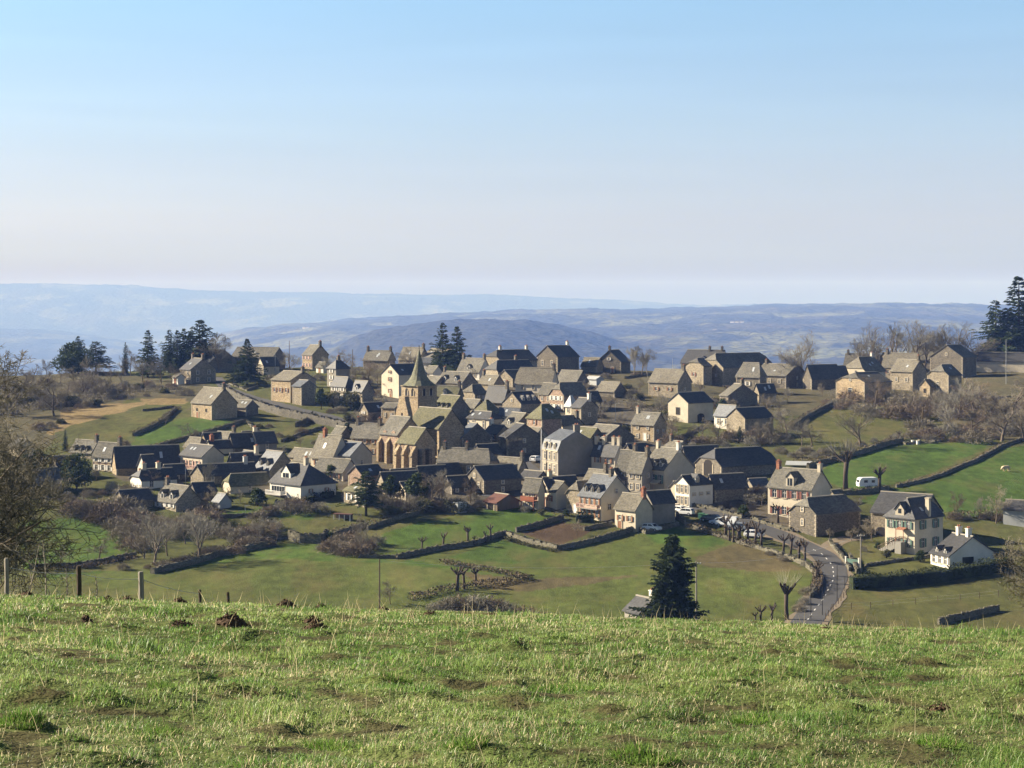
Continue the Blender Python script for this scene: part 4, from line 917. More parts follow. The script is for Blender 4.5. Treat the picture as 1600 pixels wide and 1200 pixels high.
B('stone tower-like barn with tall lit gable among the brown gardens', 1164,684,653,637,23,46, 'y', roof='slate', wall='stone', a=57)
H('white house with pale blue slate roof left of the tower-like barn', 1142,672,649,633,22,16, roof='bslate', wall='white', win='F2x1n')
B('dark gabled barn with steep roof between the white barn and the farmhouse', 1138,635,618,600,10,46, roof='lauze', wall='grey', a=64, chim=(.8,))
house('low dark-roofed shed below the long farmhouse', 1186,630,612,600,6,27, 'y', roof='slate', wall='stone', a=62, name='shed', cat='shed', minw=3)
B('little stone barn with tan roof standing alone on the scrub slope', 960,622,611,597,26,18, roof='tan', wall='grey', a=45)
house('pale metal shed on the bank above the lone little barn', 932,602,592,588,15,11, roof='metal', wall='metal', name='shed', cat='shed', minw=3)
# --- lower left quarter
H('slab-roofed house with three small dormers, lower left by the dark bushes', 143,718,706,688,38,12, roof='lauze', wall='stone', dorm=(3,.9,.9,.25,'grey'), a=36, chim=(.9,))
H('house with white-shuttered pink front joined to the long dark barn', 178,739,713,692,37,10, roof='lauze', wall='pink', a=34, win='F3x2w', chim=(.97,))
B('long dark-roofed barn with blank stone wall at lower left', 182,743,727,697,10,88, 'y', roof='slate', wall='warm', a=64)
house('little white gable with a brown window in front of the long dark barn', 227,748,728,711,15,12, 'y', roof='slate', wall='white', win='F1x1b', name='gabled_house', cat='house', minw=3, group=VG)
H('white half-hipped house with two pale chimneys below the long dark barn', 221,766,750,733,23,47, 'y', roof='slate', wall='white', hip=(.65,0), chim=((-.9,'cream'),(.1,'cream')), win='R2x1w', a=54)
B('small stone barn with pointed lit gable, lowest at left', 194,798,781,765,21,38, 'y', roof='slate', wall='stone', a=54)
H('stone house with two white dormers above the grey thicket', 275,800,784,758,39,32, roof='lauze', wall='stone', dorm=(2,), win='F4x1w.7,.8', chim=(-.95,), a=44)
H('gabled house with dark roof half hidden by the big round evergreen', 91,750,732,712,18,30, 'y', roof='slate', wall='grey', win='F1x1w.9,1.6')
B('wide blue-grey roofed barn behind the bare tree at the left edge', 16,778,758,733,16,64, 'y', roof='bslate', wall='grey', a=55)
H('cream house glimpsed behind the bare tree at the left edge', 30,714,697,686,22,12, roof='slate', wall='cream', win='F2x1n')
CHALET2 = H('house with pinkish shutters and a balcony under a grey overhanging roof', 316,744,713,695,40,28, roof='slate', wall='cream', a=46, win='F3x1p.9,1.7')
H('tan hipped roof house behind the balcony house with pinkish shutters', 310,709,698,684,25,12, roof='tan', wall='stone', hip=(0,.8), a=40)
house('small lit gable with slate side roof behind the tan hipped house', 322,697,688,677,10,22, 'y', roof='slate', wall='warm', name='gabled_house', cat='house', minw=3, group=VG)
H('tan-roofed house with a chimney just below the dark field wall', 357,697,687,675,27,10, roof='tan', wall='stone', a=38, chim=(.95,))
H('long slate-roofed house with a red brick chimney stack at its gable', 331,711,700,688,14,44, 'y', roof='slate', wall='cream', a=57, chim=((-.8,'brick'),))
H('dark steep-roofed house left of the house with a roof window', 365,708,697,677,6,38, 'y', roof='slate', wall='grey', a=58, chim=((.8,'cream'),))
H('dark slate house with pale side wall, rightmost of the upper left cluster', 402,706,691,675,8,27, 'y', roof='slate', wall='render', a=56)
H('stone house with lit brown gable behind the white-barked tree', 318,760,743,726,23,24, 'y', roof='slate', wall='stone')
B('wide dark-roofed barn behind the white half-hipped mossy house', 340,755,744,724,12,54, 'y', roof='slate', wall='grey', a=58, chim=((.6,'metal'),))
H('low mossy-roofed house with round-topped white gable', 360,773,758,740,15,54, 'y', roof='moss', wall='cream', hip=(.6,0), a=60)
H('slate house with a white-edged roof left of the two-dormer slate house', 387,731,722,706,22,24, roof='bslate', wall='grey', chim=((.95,'cream'),), dorm=(1,))
house('little brown gable in front of the two-dormer slate house', 402,733,723,712,13,9, 'y', roof='slate', wall='pink', name='gabled_house', cat='house', minw=3, group=VG)
H('slate house with two dark dormers and stone front beside the white chalet', 422,750,733,705,27,34, roof='bslate', wall='stone', dorm=(2,1.0,1.1,.45,'grey'), a=47)
CHAL = H('white chalet with broad hipped slate roof and glazed veranda', 470,783,757,725,53,48, roof='slate', wall='white', hip=(.35,1), a=46, win='R2x1b.5,.9', chim=((.75,'cream'),), dorm=(1,3.4,1.3,.55,'white'))
house('small wooden garden shed with grey roof beside the round clipped bush', 344,796,783,771,13,15, roof='bslate', wall='metal', name='garden_shed', cat='shed', minw=2.6)
H('broad tan-roofed house with cream front left of the slate-roofed house below the church', 520,738,714,680,36,24, roof='tan', wall='cream', a=42, win='F2x1b', chim=((-.5,'brick'),))
H('stone house with pale blue slate roof and shaded gable below the church', 548,740,711,690,32,30, roof='bslate', wall='cream', win='F3x1b.8,.9', a=47)
H('low tan-roofed house with cream front below the pale blue slate roof', 536,752,737,717,48,20, roof='lauze', wall='cream', a=36, win='F3x1b')
H('small tan roof at the left end of the cream houses below the church', 487,730,722,704,29,12, roof='tan', wall='stone', a=40)
H('warm stone house with two tall chimneys against the left side of the church', 592,714,683,662,43,10, roof='lauze', wall='warm', a=30, win='F3x2b.7,1.0', chim=(-.85,.75))
house('tiny slab-roofed hut with dark ivy behind the warm stone house', 534,686,678,668,16,9, roof='lauze', wall='grey', name='hut', cat='shed', minw=3)
H('narrow stone house with lit pointed gable left of the church tower', 575,657,642,629,14,24, 'y', roof='slate', wall='stone', win='F1x2w.6,.8')
H('small stone house with tiny twin windows touching the church tower', 617,664,637,630,21,8, roof='lauze', wall='warm', win='F2x1n.5,1.0', a=35)
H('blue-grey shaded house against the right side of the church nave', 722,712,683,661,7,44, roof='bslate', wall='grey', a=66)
# --- lower centre
H('long slab-roofed house with garage below the church', 764,750,722,701,78,13, roof='lauze', wall='warm', a=28, hip=(0,.8), win='F4x1n FDd.35', chim=(-.9,.1))
H('tan-roofed house with dark round dormer right of the long garage house', 808,751,738,715,36,16, roof='tan', wall='stone', a=40, dorm=(1,1.0,.9,.2,'grey'), chim=((.97,'grey'),))
H('gabled grey house with two cream-framed windows and wide dark roof', 756,773,749,727,28,56, 'y', roof='slate', wall='grey', win='F2x1n.8,1.3 FG', a=56)
house('low open shed with rusty red roof at the top of the green field', 777,799,785,772,19,33, roof='redroof', wall='wood', name='open_shed', cat='shed', a=52, win='FO.5,2.2,1.8')
H('pinkish gabled house behind the tall pine below the church', 566,765,742,727,23,31, 'y', roof='slate', wall='pink')
H('stone house with white double window beside the tall pine', 569,793,769,756,33,26, roof='moss', wall='stone', hip=(.6,.6), win='F2x1w1.0,1.5')
H('long dark-roofed house behind the pine and the white wall dormer', 602,773,757,737,14,56, 'y', roof='slate', wall='stone', a=58)
H('tiny white gabled wall dormer house among dark trees', 634,782,765,753,17,8, 'y', roof='slate', wall='cream', win='F2x1n.5,1.0', minw=3)
H('dark steep-roofed house below the church buttresses', 660,766,750,728,10,39, 'y', roof='slate', wall='grey', a=57)
H('dark low house left of the cream-framed gabled house', 706,773,760,744,6,28, 'y', roof='slate', wall='grey', a=57)
RB = H('cream house with red balcony and red window shutters', 841,797,766,748,23,10, roof='lauze', wall='cream', a=38, minw=2.4, win='F2x2o.8,1.0')
H('pointed cream gable with an orange window beside the red balcony', 858,793,766,745,17,48, 'y', roof='slate', wall='cream', a=57, win='FGr FDo.6', chim=((-.6,'cream'),))
H('small cream annex with grey roof and one red window right of the red balcony', 869,796,767,752,11,21, roof='lauze', wall='cream', a=55, win='F1x1r')
B('slate-roofed open building with dark arch behind the red balcony house', 838,762,748,736,26,19, roof='slate', wall='grey', a=46)
H('stone house with clipped lit gable left of the blue-roofed balcony house', 908,804,771,752,21,14, 'y', roof='tan', wall='stone', hip=(.6,0), a=45, win='FDw.6')
H('tan-roofed house with dark chimney between the mansard house and the blue slate roof', 938,764,752,734,24,12, roof='tan', wall='stone', a=42, chim=((.95,'grey'),))
BLU = H('cream house with blue slate roof, three dormers and long wooden balcony', 939,815,776,742,31,48, roof='bslate', wall='cream', a=50, win='F4x2b.8,1.6 R2x1n1.0,1.2 RG', dorm=(3,1.0,1.1,.4,'grey'), chim=((.55,'grey'),))
H('small cream house with brown shutters and red chimney by the parked car', 993,831,796,772,29,27, roof='tan', wall='cream', a=47, win='F2x1b.8,1.1 FDb.25', chim=((.95,'brick'),))
B('dark-roofed grey barn behind the small cream house with brown shutters', 1019,821,785,767,8,36, 'y', roof='slate', wall='render', a=60)
H('grey house with white chimney half hidden by the big conifer at the meadow edge', 1000,992,957,934,11,40, roof='slate', wall='render', a=58, chim=((.95,'white'),))
# --- further houses of the crowded centre
H('large shaded gabled house just behind the dark bare tree on the square', 792,713,683,662,9,52, roof='slate', wall='grey', a=64)
H('low lit-roofed house wedged between the shaded gable and the hip-roofed house', 836,697,681,668,20,12, roof='tan', wall='stone', win='F2x1n')
H('narrow stone house behind the clipped cream gable and the mansard roof', 893,679,662,650,16,14, roof='slate', wall='stone', chim=(.9,))
H('dark-roofed house between the iron balcony house and the long garage house', 752,724,708,694,10,30, 'y', roof='slate', wall='stone', a=58)
H('slab-roofed house under the pyramid-roofed stone house', 742,668,656,645,22,16, roof='lauze', wall='grey', dorm=(1,.9,.8,.35,'grey'))
H('small grey house between church spire and the two-dormer roof', 682,610,598,588,18,14, roof='lauze', wall='stone', win='F2x1n')
H('tan-roofed house below the white-fronted one-dormer house', 772,612,599,586,24,14, roof='tan', wall='stone', chim=(-.9,))
H('dark slate house behind the pink-gabled house', 905,640,626,612,10,34, 'y', roof='slate', wall='grey', a=58)
H('shaded stone house behind the long dark-roofed houses below the church', 690,752,740,724,10,30, 'y', roof='slate', wall='grey', a=58)
H('dark-roofed house right of the pine and left of the church buttress', 618,762,750,733,12,34, 'y', roof='slate', wall='stone', a=56)
H('small tan-roofed house above the chalet with glazed veranda', 470,724,715,702,22,14, roof='tan', wall='stone')
H('dark steep-roofed house between the balcony house and the two-dormer slate house', 366,742,727,708,10,30, 'y', roof='slate', wall='grey', a=58)
H('stone cottage behind the white half-hipped house, in the shade of the long barn', 262,752,740,726,10,26, 'y', roof='slate', wall='grey', a=58)
B('low dark-roofed shed behind the two-dormer stone house', 306,782,768,754,8,28, 'y', roof='slate', wall='grey', a=58)
H('dark slate house above the tan-roofed cottage under the field wall', 384,696,686,674,8,24, 'y', roof='slate', wall='grey', a=58)
H('cream-fronted house behind the blue-roofed balcony house', 968,766,748,731,12,34, 'y', roof='slate', wall='cream', a=56)
H('small slab-roofed house between shaded twin houses and the three-dormer awning house', 1014,752,736,722,14,18, roof='lauze', wall='grey')
B('dark lean barn roof behind the right shaded barns of the ridge', 1205,600,586,571,16,36, 'y', roof='lauze', wall='grey', a=58)
# --- small pieces belonging to houses
def balcony(root, wdt, z, dep, railm, slabm='concrete', u=.5, posts=0, solid=False):
    L, D, Hh, rs = root['_dim']; x0 = -L/2+u*L; b_ = MB(); b_.box((0,-dep/2,0), (wdt,dep,.18)); o = link('balcony', b_.mesh('balcony', [slabm]), root, (x0,-D/2-.04,z))
    r = MB(); r.box((0,-dep+.05,.95), (wdt,.09,.1)); r.box((0,-dep+.05,.22), (wdt,.07,.08))
    if solid: r.box((0,-dep+.05,.55), (wdt,.06,.7))
    n = int(wdt/.22)
    for i in range(n+1): r.box((-wdt/2+wdt*i/n,-dep+.05,.5), (.06,.05,.9))
    for sx in (-wdt/2+.04, wdt/2-.04): r.box((sx,-dep/2,.95), (.08,dep-.12,.1)); r.box((sx,-dep/2,.55), (.05,dep-.14,.66))
    link('railing', r.mesh('railing', [railm]), o)
    if posts:
        p = MB()
        for i in range(posts): p.box((-wdt/2+.15+(wdt-.3)*i/max(1,posts-1),-dep+.12,-z/2-.3), (.18,.18,z+.5))
        link('balcony_post', p.mesh('balcony_post', [railm]), o)
balcony(RB, RB['_dim'][0]*.85, 2.0, 1.5, 'redwood', 'redwood', .55, 2, True)
balcony(BLU, BLU['_dim'][0]*.96, 2.55, 1.1, 'sh_pink', 'concrete', .5)
balcony(CHALET2, CHALET2['_dim'][0]*.98, 1.5, 1.4, 'sh_pink', 'concrete', .5)
balcony(CHAL, CHAL['_dim'][0]*.5, 0.9, 1.6, 'sh_white', 'concrete', .28)
L, D, Hh, rs = CHAL['_dim']
v = MB(); v.box((0,-.06,0), (L*.42,.14,1.7)); vo = link('veranda', v.mesh('veranda', ['sh_white']), CHAL, (-L/2+L*.28,-D/2,2.1))
for i in range(5):
    p = MB(); p.box((0,0,0), (L*.42/5-.16,.05,1.4)); link('pane', p.mesh('pane', ['glass']), vo, (-L*.21+L*.42*(i+.5)/5,-.14,0))
L, D, Hh, rs = CAFE['_dim']
for i in (-1, 1):
    a_ = MB(); w_ = L*.36; a_.slab([[(-w_/2,-1.5,0),(w_/2,-1.5,0),(w_/2,0,.75),(-w_/2,0,.75)]], .06); a_.box((0,-1.5,-.14), (w_,.04,.26)); link('awning', a_.mesh('awning', ['awning']), CAFE, (i*L*.22,-D/2-.03,2.3))
s_ = MB(); s_.box((0,-.04,0), (L*.86,.08,.5)); link('sign_band', s_.mesh('sign_band', ['surround']), CAFE, (0,-D/2-.02,Hh-.55))
L, D, Hh, rs = VILLA['_dim']
st = MB(); n = 10; zt2 = 2.3
for i in range(n): st.box((-L/2-.4+i*.42, -D/2-1.0, zt2*(i+1)/n-zt2/n/2-.6), (.44,1.5,zt2/n+1.2), 0)
st.box((-L/2-.4+n*.42+.6, -D/2-.9, zt2/2-.3), (1.5,1.7,zt2+.6))
so = link('entrance_stairs', st.mesh('entrance_stairs', ['concrete']), VILLA)
rl = MB()
for sy in (-1.72,-.3):
    rl.tube([(-L/2-.6,-D/2+sy,.95),(-L/2-.4+n*.42,-D/2+sy,zt2+.95),(-L/2+n*.42+1.2,-D/2+sy,zt2+.95)], [.07]*3, 5)
    for i in range(8): rl.box((-L/2-.5+i*.6,-D/2+sy,.5+zt2*i*.6/(n*.42)*.5*2-.3), (.08,.08,1.3))
link('railing', rl.mesh('railing', ['wood']), so)
cn = MB(); cn.slab([[(-1,-1.3,0),(1,-1.3,0),(1,0,.35),(-1,0,.35)]], .1); cn.box((-.9,-1.2,-1.2), (.1,.1,2.4)); cn.box((.9,-1.2,-1.2), (.1,.1,2.4)); link('door_canopy', cn.mesh('door_canopy', ['brick']), VILLA, (L*.12,-D/2-.03,zt2+2.5))
dg = MB(); w_ = 2.1; hh_ = 2.6
dg.add([(-w_/2,0,-.5),(w_/2,0,-.5),(w_/2,0,hh_*.55),(w_*.2,0,hh_*.82),(0,0,hh_),(-w_*.2,0,hh_*.82),(-w_/2,0,hh_*.55)]+[(-w_/2,2.6,-.5),(w_/2,2.6,-.5),(w_/2,2.6,hh_*.55),(w_*.2,2.6,hh_*.82),(0,2.6,hh_),(-w_*.2,2.6,hh_*.82),(-w_/2,2.6,hh_*.55)],
       [tuple(range(7))]+[(j,(j+1)%7,7+(j+1)%7,7+j) for j in range(7)])
go = link('wall_dormer', dg.mesh('wall_dormer', ['cream']), VILLA, (0,-D/2-.03,Hh))
r_ = MB(); r_.slab([[(-w_/2-.3,-.25,hh_*.5),(0,-.25,hh_+.3),(0,3.4,hh_+.3),(-w_/2-.3,3.4,hh_*.5)],[(0,-.25,hh_+.3),(w_/2+.3,-.25,hh_*.5),(w_/2+.3,3.4,hh_*.5),(0,3.4,hh_+.3)]], .1); link('dormer_roof', r_.mesh('dormer_roof', ['slate']), go)
p = MB(); p.box((0,-.03,hh_*.42), (.7,.06,.9)); link('pane', p.mesh('pane', ['glass']), go)
ch = MB(); ch.box((0,0,0), (.9,.7,3.6)); ch.box((0,0,1.85), (1.1,.9,.15)); link('chimney', ch.mesh('chimney', ['cream']), VILLA, (L/2-.2,0,Hh+1.7))
L, D, Hh, rs = BUNG['_dim']
g_ = MB(); g_.box((0,0,0), (.06,2.6,2.1)); link('garage_door', g_.mesh('garage_door', ['glass']), BUNG, (L/2+.02, -D/2+D*.4, 1.0))
# ------------------------------------------------------------------ the church
def church():
    c0 = at(668, 735); CH = thing('church', 'old stone church with pointed slab spire, lit buttresses and steep roofs', 'church', c0, 0.0)
    def blk(nm, *a, **k): house('', *a, root=CH, pre=nm, **k)
    blk('nave', 686,706,668,638,50,36, wall='warm', roof='moss', a=52, Y=484)
    blk('chapel', 649,741,692,668,28,29, wall='warm', roof='moss', a=50, hip=(.3,0), Y=462)
    blk('side_chapel', 622,728,678,651,30,34, wall='warm', roof='lauze', a=50, Y=474)
    Y = 500; s = Y/F; X = (654-800)*s; zb = -(690-HOR)*s
    rz = -R(46); tl = link('tower', None, CH, (X-c0.x, Y+3-c0.y, zb-c0.z), rz)
    hw = 3.3; zt1 = (690-603)*s
    t = MB(); t.box((0,0,zt1/2-1), (hw*2,hw*2,zt1+2)); t.box((0,0,zt1-2.9), (hw*2+.3,hw*2+.3,.22)); t.box((0,0,zt1-.1), (hw*2+.4,hw*2+.4,.3))
    me = t.mesh('tower', ['warm']); bpy.data.objects.remove(tl); tl = link('tower', me, CH, (X-c0.x, Y+3-c0.y, zb-c0.z), rz)
    # belfry openings
    for f, n in ((0, 2), (1, 2)):
        for i in range(n):
            m = MB(); w_, h_ = .9, 2.0; pr = [(-w_/2,0),(w_/2,0),(w_/2,h_*.7),(w_*.3,h_*.92),(0,h_),(-w_*.3,h_*.92),(-w_/2,h_*.7)]
            m.add([(a_,-.03,b_) for a_, b_ in pr], [tuple(range(7))]); m.box((-w_/2-.09,0,h_*.35), (.18,.2,h_*.7), 1); m.box((w_/2+.09,0,h_*.35), (.18,.2,h_*.7), 1)
            u = (i-.5)*2.4; p = (u,-hw-.04,zt1-2.6) if f == 0 else (hw+.04,u,zt1-2.6); link('belfry_opening', m.mesh('belfry_opening', ['opening','surround']), tl, p, 0 if f == 0 else R(90))
    # spire: square flared base turning into an octagon
    sp = MB(); hs = (603-553)*s*1.14; n = 16; rings = []
    for t_, rr, sq in ((0,1.16,1.0),(.06,.98,.85),(.14,.78,.5),(.26,.60,.2),(.5,.39,0),(.78,.17,0),(1,.02,0)):
        ring = []
        for j in range(n):
            an = 2*math.pi*(j+.5)/n; oc = math.pi/8; a8 = (an+oc) % (2*oc)-oc; ro8 = math.cos(oc)/math.cos(a8) if abs(math.cos(a8)) > 0 else 1
            a4 = (an+math.pi/4) % (math.pi/2)-math.pi/4; r4 = 1/math.cos(a4); q = (r4*sq+ro8*(1-sq)*1.08)*rr*hw
            ring.append((q*math.cos(an), q*math.sin(an), zt1+hs*t_))
        rings += ring
    k = 7; sp.add(rings, [(i*n+j, i*n+(j+1)%n, (i+1)*n+(j+1)%n, (i+1)*n+j) for i in range(k-1) for j in range(n)]+[tuple(range(n))[::-1]])
    so = link('spire', sp.mesh('spire', ['spire']), CH, tl.location, rz)
    cr = MB(); cr.box((0,0,.55), (.1,.1,1.2)); cr.box((0,0,.75), (.6,.1,.1)); link('cross', cr.mesh('cross', ['rubber']), so, (0,0,zt1+hs))
    # bell gable wall in front of the tower, lit from the left
    bg_ = MB(); h = 7.0; pr = [(-2.7,-4),(2.7,-4),(2.7,h*.35),(1.5,h*.8),(1.1,h),(-1.1,h),(-1.5,h*.8),(-2.7,h*.35)]
    bg_.add([(a_,0,b_) for a_, b_ in pr]+[(a_,1.4,b_) for a_, b_ in pr], [tuple(range(8)), tuple(range(15,7,-1))]+[(j,(j+1)%8,8+(j+1)%8,8+j) for j in range(8)])
    Yb = 489; sb = Yb/F; go = link('bell_gable', bg_.mesh('bell_gable', ['warm']), CH, ((628-800)*sb-c0.x, Yb-c0.y, -(662-HOR)*sb-c0.z), -R(50))
    for z in (2.2,): m = MB(); m.box((0,0,0), (.6,.1,1.1)); link('window', m.mesh('window', ['opening']), go, (0,-.03,z))
    # buttresses and tall windows on the sunlit sides
    def face_pts(cx, b, Yc, wl, a, us):
        sc = Yc/F; ar = R(a); Lw = wl*sc/math.cos(ar); c = Vector(((cx-800)*sc, Yc, -(b-HOR)*sc))
        return [(c+Vector((-math.cos(ar), math.sin(ar), 0))*Lw*(1-u), -ar, sc) for u in us]
    for (q, rz_, sc), hp in zip(face_pts(649,741,462,28,50,(.04,.5,.98)), (46,48,46)):
        m = MB(); hh = hp*sc; m.add([(-.5,-1.5,-3),(.5,-1.5,-3),(.5,.2,-3),(-.5,.2,-3),(-.5,-1.3,hh*.72),(.5,-1.3,hh*.72),(.5,.2,hh),(-.5,.2,hh)], [(0,1,5,4),(1,2,6,5),(2,3,7,6),(3,0,4,7),(4,5,6,7)])
        m.box((0,-1.3,hh*.62), (1.1,.7,.2)); link('buttress', m.mesh('buttress', ['warm']), CH, q-c0, rz_)
    for (q, rz_, sc) in face_pts(649,741,462,28,50,(.26,.75)):
        m = MB(); w_, h_ = 1.5, 5.6; pr = [(-w_/2,0),(w_/2,0),(w_/2,h_*.8),(w_*.3,h_*.94),(0,h_),(-w_*.3,h_*.94),(-w_/2,h_*.8)]
        m.add([(a_,-.05,b_) for a_, b_ in pr], [tuple(range(7))]); m.box((-w_/2-.12,-.03,h_*.4), (.24,.25,h_*.8), 1); m.box((w_/2+.12,-.03,h_*.4), (.24,.25,h_*.8), 1); m.box((0,-.08,h_*.42), (.1,.08,h_*.8), 1)
        link('arched_window', m.mesh('arched_window', ['pink','surround']), CH, q-c0+Vector((0,0,2.0)), rz_)
    for (q, rz_, sc), hp in zip(face_pts(622,722,474,30,50,(.03,.5,.98)), (38,38,38)):
        m = MB(); hh = hp*sc; m.add([(-.45,-1.2,-3),(.45,-1.2,-3),(.45,.2,-3),(-.45,.2,-3),(-.45,-1.1,hh*.75),(.45,-1.1,hh*.75),(.45,.2,hh),(-.45,.2,hh)], [(0,1,5,4),(1,2,6,5),(2,3,7,6),(3,0,4,7),(4,5,6,7)])
        link('buttress', m.mesh('buttress', ['warm']), CH, q-c0, rz_)
    for (q, rz_, sc) in face_pts(622,722,474,30,50,(.26,.74)):
        m = MB(); w_, h_ = 2.3, 6.6; pr = [(-w_/2,0),(w_/2,0),(w_/2,h_*.75),(w_*.3,h_*.94),(0,h_),(-w_*.3,h_*.94),(-w_/2,h_*.75)]
        m.add([(a_,-.05,b_) for a_, b_ in pr], [tuple(range(7))]); link('blind_arch', m.mesh('blind_arch', ['pink']), CH, q-c0+Vector((0,0,1.2)), rz_)
    for u, z in ((.2,3.0),(.55,3.4)):
        sc = 462/F; ar = R(50); c = Vector(((649-800)*sc, 462, -(741-HOR)*sc)); q = c+Vector((math.sin(ar), math.cos(ar), 0))*u*30*sc/math.sin(ar)
        m = MB(); m.box((0,-.9,1.5), (.9,1.8,9)); link('buttress', m.mesh('buttress', ['grey']), CH, q-c0, -ar+R(90))
church()
# ------------------------------------------------------------------ roads and paths
ribbon('verge', [(1252,985),(1268,960),(1288,935),(1303,905),(1301,884),(1284,866),(1252,850),(1212,833),(1168,818),(1120,802),(1072,788),(1046,776)], lambda t: 7.0+.5*math.sin(t*37)+.4*math.sin(t*83), 'earth', .06)
road, RQ = ribbon('road', [(1252,985),(1268,960),(1288,935),(1303,905),(1301,884),(1284,866),(1252,850),(1212,833),(1168,818),(1120,802),(1072,788),(1046,776)], 5.1, 'tar', .10)
def dashes(Q, dz=.115):
    B = MB(); acc = 0; on = []
    for i in range(len(Q)-1):
        if i % 3 == 0 and i < len(Q)*.62:
            a_, b_ = Q[i], Q[i].lerp(Q[i+1], .95); d = (b_-a_); d.z = 0; s = Vector((-d.y, d.x, 0)).normalized()*.09
            V = [a_-s, a_+s, b_+s, b_-s]; B.add([(p.x, p.y, zg(p.x, p.y)+dz) for p in V], [(0,1,2,3)])
    t = part('road_marking', B, ['paint']); t['kind'] = 'structure'
dashes(RQ)
ribbon('path', [(338,590),(352,606),(380,617),(420,628),(462,639),(505,648),(545,661),(575,676)], 4.2, 'tar', .06)
ribbon('path', [(262,588),(300,588),(338,590)], 4, 'tar', .055)
ribbon('path', [(1292,862),(1300,850),(1320,842),(1345,842)], 4.2, 'earth', .05)
ribbon('path', [(1046,776),(1000,780),(930,772),(880,757),(835,752),(800,762),(760,776)], 5, 'tar', .06)
ribbon('path', [(835,752),(800,722),(775,712),(745,712)], 9, 'tar', .06)
ribbon('path', [(960,670),(985,695),(1000,712),(1012,740)], 4, 'tar', .06)
# ------------------------------------------------------------------ dry stone walls and hedges
WG = 'dry stone walls round the fields'
def W(label, pts, h, **k): k.setdefault('group', WG); return wall(label, pts, h, **k)
W('long grey retaining wall under the upper village road', [(352,613),(376,627),(402,638),(440,650),(480,659),(520,667),(556,676)], 2.6, w=.9, name='retaining_wall', m='rubble')
W('low pale wall along the upper road by the lone spruce', [(357,600),(372,606),(386,611),(402,606)], 1.1)
W('dark field wall climbing between the straw slope and the bright green field', [(208,681),(235,670),(258,657),(276,641)], 1.5)
W('wall along the lower edge of the upper bright green field', [(238,701),(300,684),(350,670),(380,660)], 1.4)
W('stone garden wall below the retaining wall at the slope', [(488,651),(478,662),(462,668)], 2.2)
W('tumbled pale rubble wall beside the big square stone barn', [(222,643),(250,640),(272,637)], 1.0)
W('curving wall along the bottom of the lower left field', [(46,888),(110,888),(160,880),(212,868)], 1.3)
W('thick dark field wall under the grey trees at lower left', [(238,897),(300,882),(350,867),(420,853)], 1.7, w=1.0)
W('terrace wall in the gardens below the white chalet', [(330,810),(398,808),(440,806)], 1.2)
W('pale rounded retaining wall of the small terraced garden', [(452,843),(470,848),(500,850),(512,842)], 2.1, w=.8, name='retaining_wall')
W('wall at the left side of the terraced garden', [(415,846),(432,842),(452,843)], 1.3)
W('dark wall above the terraced garden running to the shed', [(512,842),(540,832),(560,826),(574,824)], 1.5)
W('field wall rising to the right from the pale post', [(574,828),(600,819),(632,809),(660,802)], 1.3)
W('pale broken wall at the left corner of the green middle field', [(560,872),(590,873),(620,873)], 1.0)
W('long dark wall running below the pollards of the middle field', [(620,874),(650,867),(682,860),(712,856),(742,851),(788,836)], 1.5)
W('pale stone front wall of the walled brown garden plot', [(788,836),(815,846),(845,854),(872,861)], 1.7, w=.7)
W('right side wall of the walled brown garden plot', [(872,861),(905,853),(950,841),(996,827)], 1.6)
W('back wall of the walled brown garden plot', [(806,832),(835,824),(862,816),(880,811)], 1.6)
W('wall between the garden plot and the blue-roofed balcony house', [(912,829),(940,823),(956,820)], 1.2)
W('low wall of the parking place beside the parked white car', [(996,827),(1009,834),(1040,826),(1060,821)], 1.3)
W('tall end wall of the parking place at the roadside', [(1054,806),(1060,812),(1070,818)], 2.0)
W('bramble-grown roadside wall above the pollards', [(1070,822),(1100,832),(1140,844),(1185,858),(1228,872),(1258,884),(1274,898)], 1.3)
W('rough wall at the inside of the road bend', [(1274,898),(1277,915),(1268,936)], 1.4)
W('light-topped wall below the garden of the red-shuttered house', [(1176,812),(1200,820),(1222,827),(1240,831)], 1.3)
W('roadside wall below the bright white house', [(1082,792),(1108,797),(1140,804),(1160,810)], 1.4)
W('wall along the road opposite the pollards toward the bend', [(1296,848),(1312,868),(1322,880),(1328,893)], 1.3)
W('dark boundary wall of the upper right field', [(1262,732),(1290,724),(1342,710),(1376,700),(1410,691)], 1.8, w=.8)
W('dark wall behind the white caravan', [(1312,774),(1340,773),(1388,766)], 1.6)
W('tumbled field wall climbing to the right edge', [(1400,762),(1440,753),(1470,744),(1500,731),(1524,722),(1548,708),(1566,699),(1600,688),(1660,676)], 1.1)
W('brown bank wall below the right farmstead fields', [(1236,672),(1254,659),(1272,648),(1288,639),(1300,634)], 1.7)
W('heap of grey field stones at the top of the right field', [(1412,695),(1436,693),(1466,694)], 1.0, w=1.6, rough=.9)
W('wall at the top edge of the scrub slope by the lone little barn', [(976,592),(1000,588),(1024,586)], 1.3)
W('garden wall above the road beside the villa gate', [(1328,872),(1334,885),(1340,897)], 1.6)
W('low garden wall in front of the villa', [(1352,886),(1395,879),(1440,872),(1466,868)], .8)
W('dark wall below the beige cottage', [(1052,688),(1075,680),(1098,668)], 1.1)
W('stone wall along the skyline road at far left', [(60,584),(100,582),(140,583),(185,585)], .9)
W('wall below the barn wing and orchard of the terraced slope', [(386,660),(398,672),(404,684)], 1.2)
W('dark bank wall above the cream houses below the church', [(440,692),(470,680),(505,670)], 1.2)
W('low wall at the meadow edge, lower right', [(1466,975),(1512,966),(1560,954)], 1.6)
hedge('long dark clipped evergreen hedge in front of the low white house', [(1330,921),(1400,915),(1470,908),(1540,897),(1580,888)], 2.9, 2.0, n=60, leaf=.2)
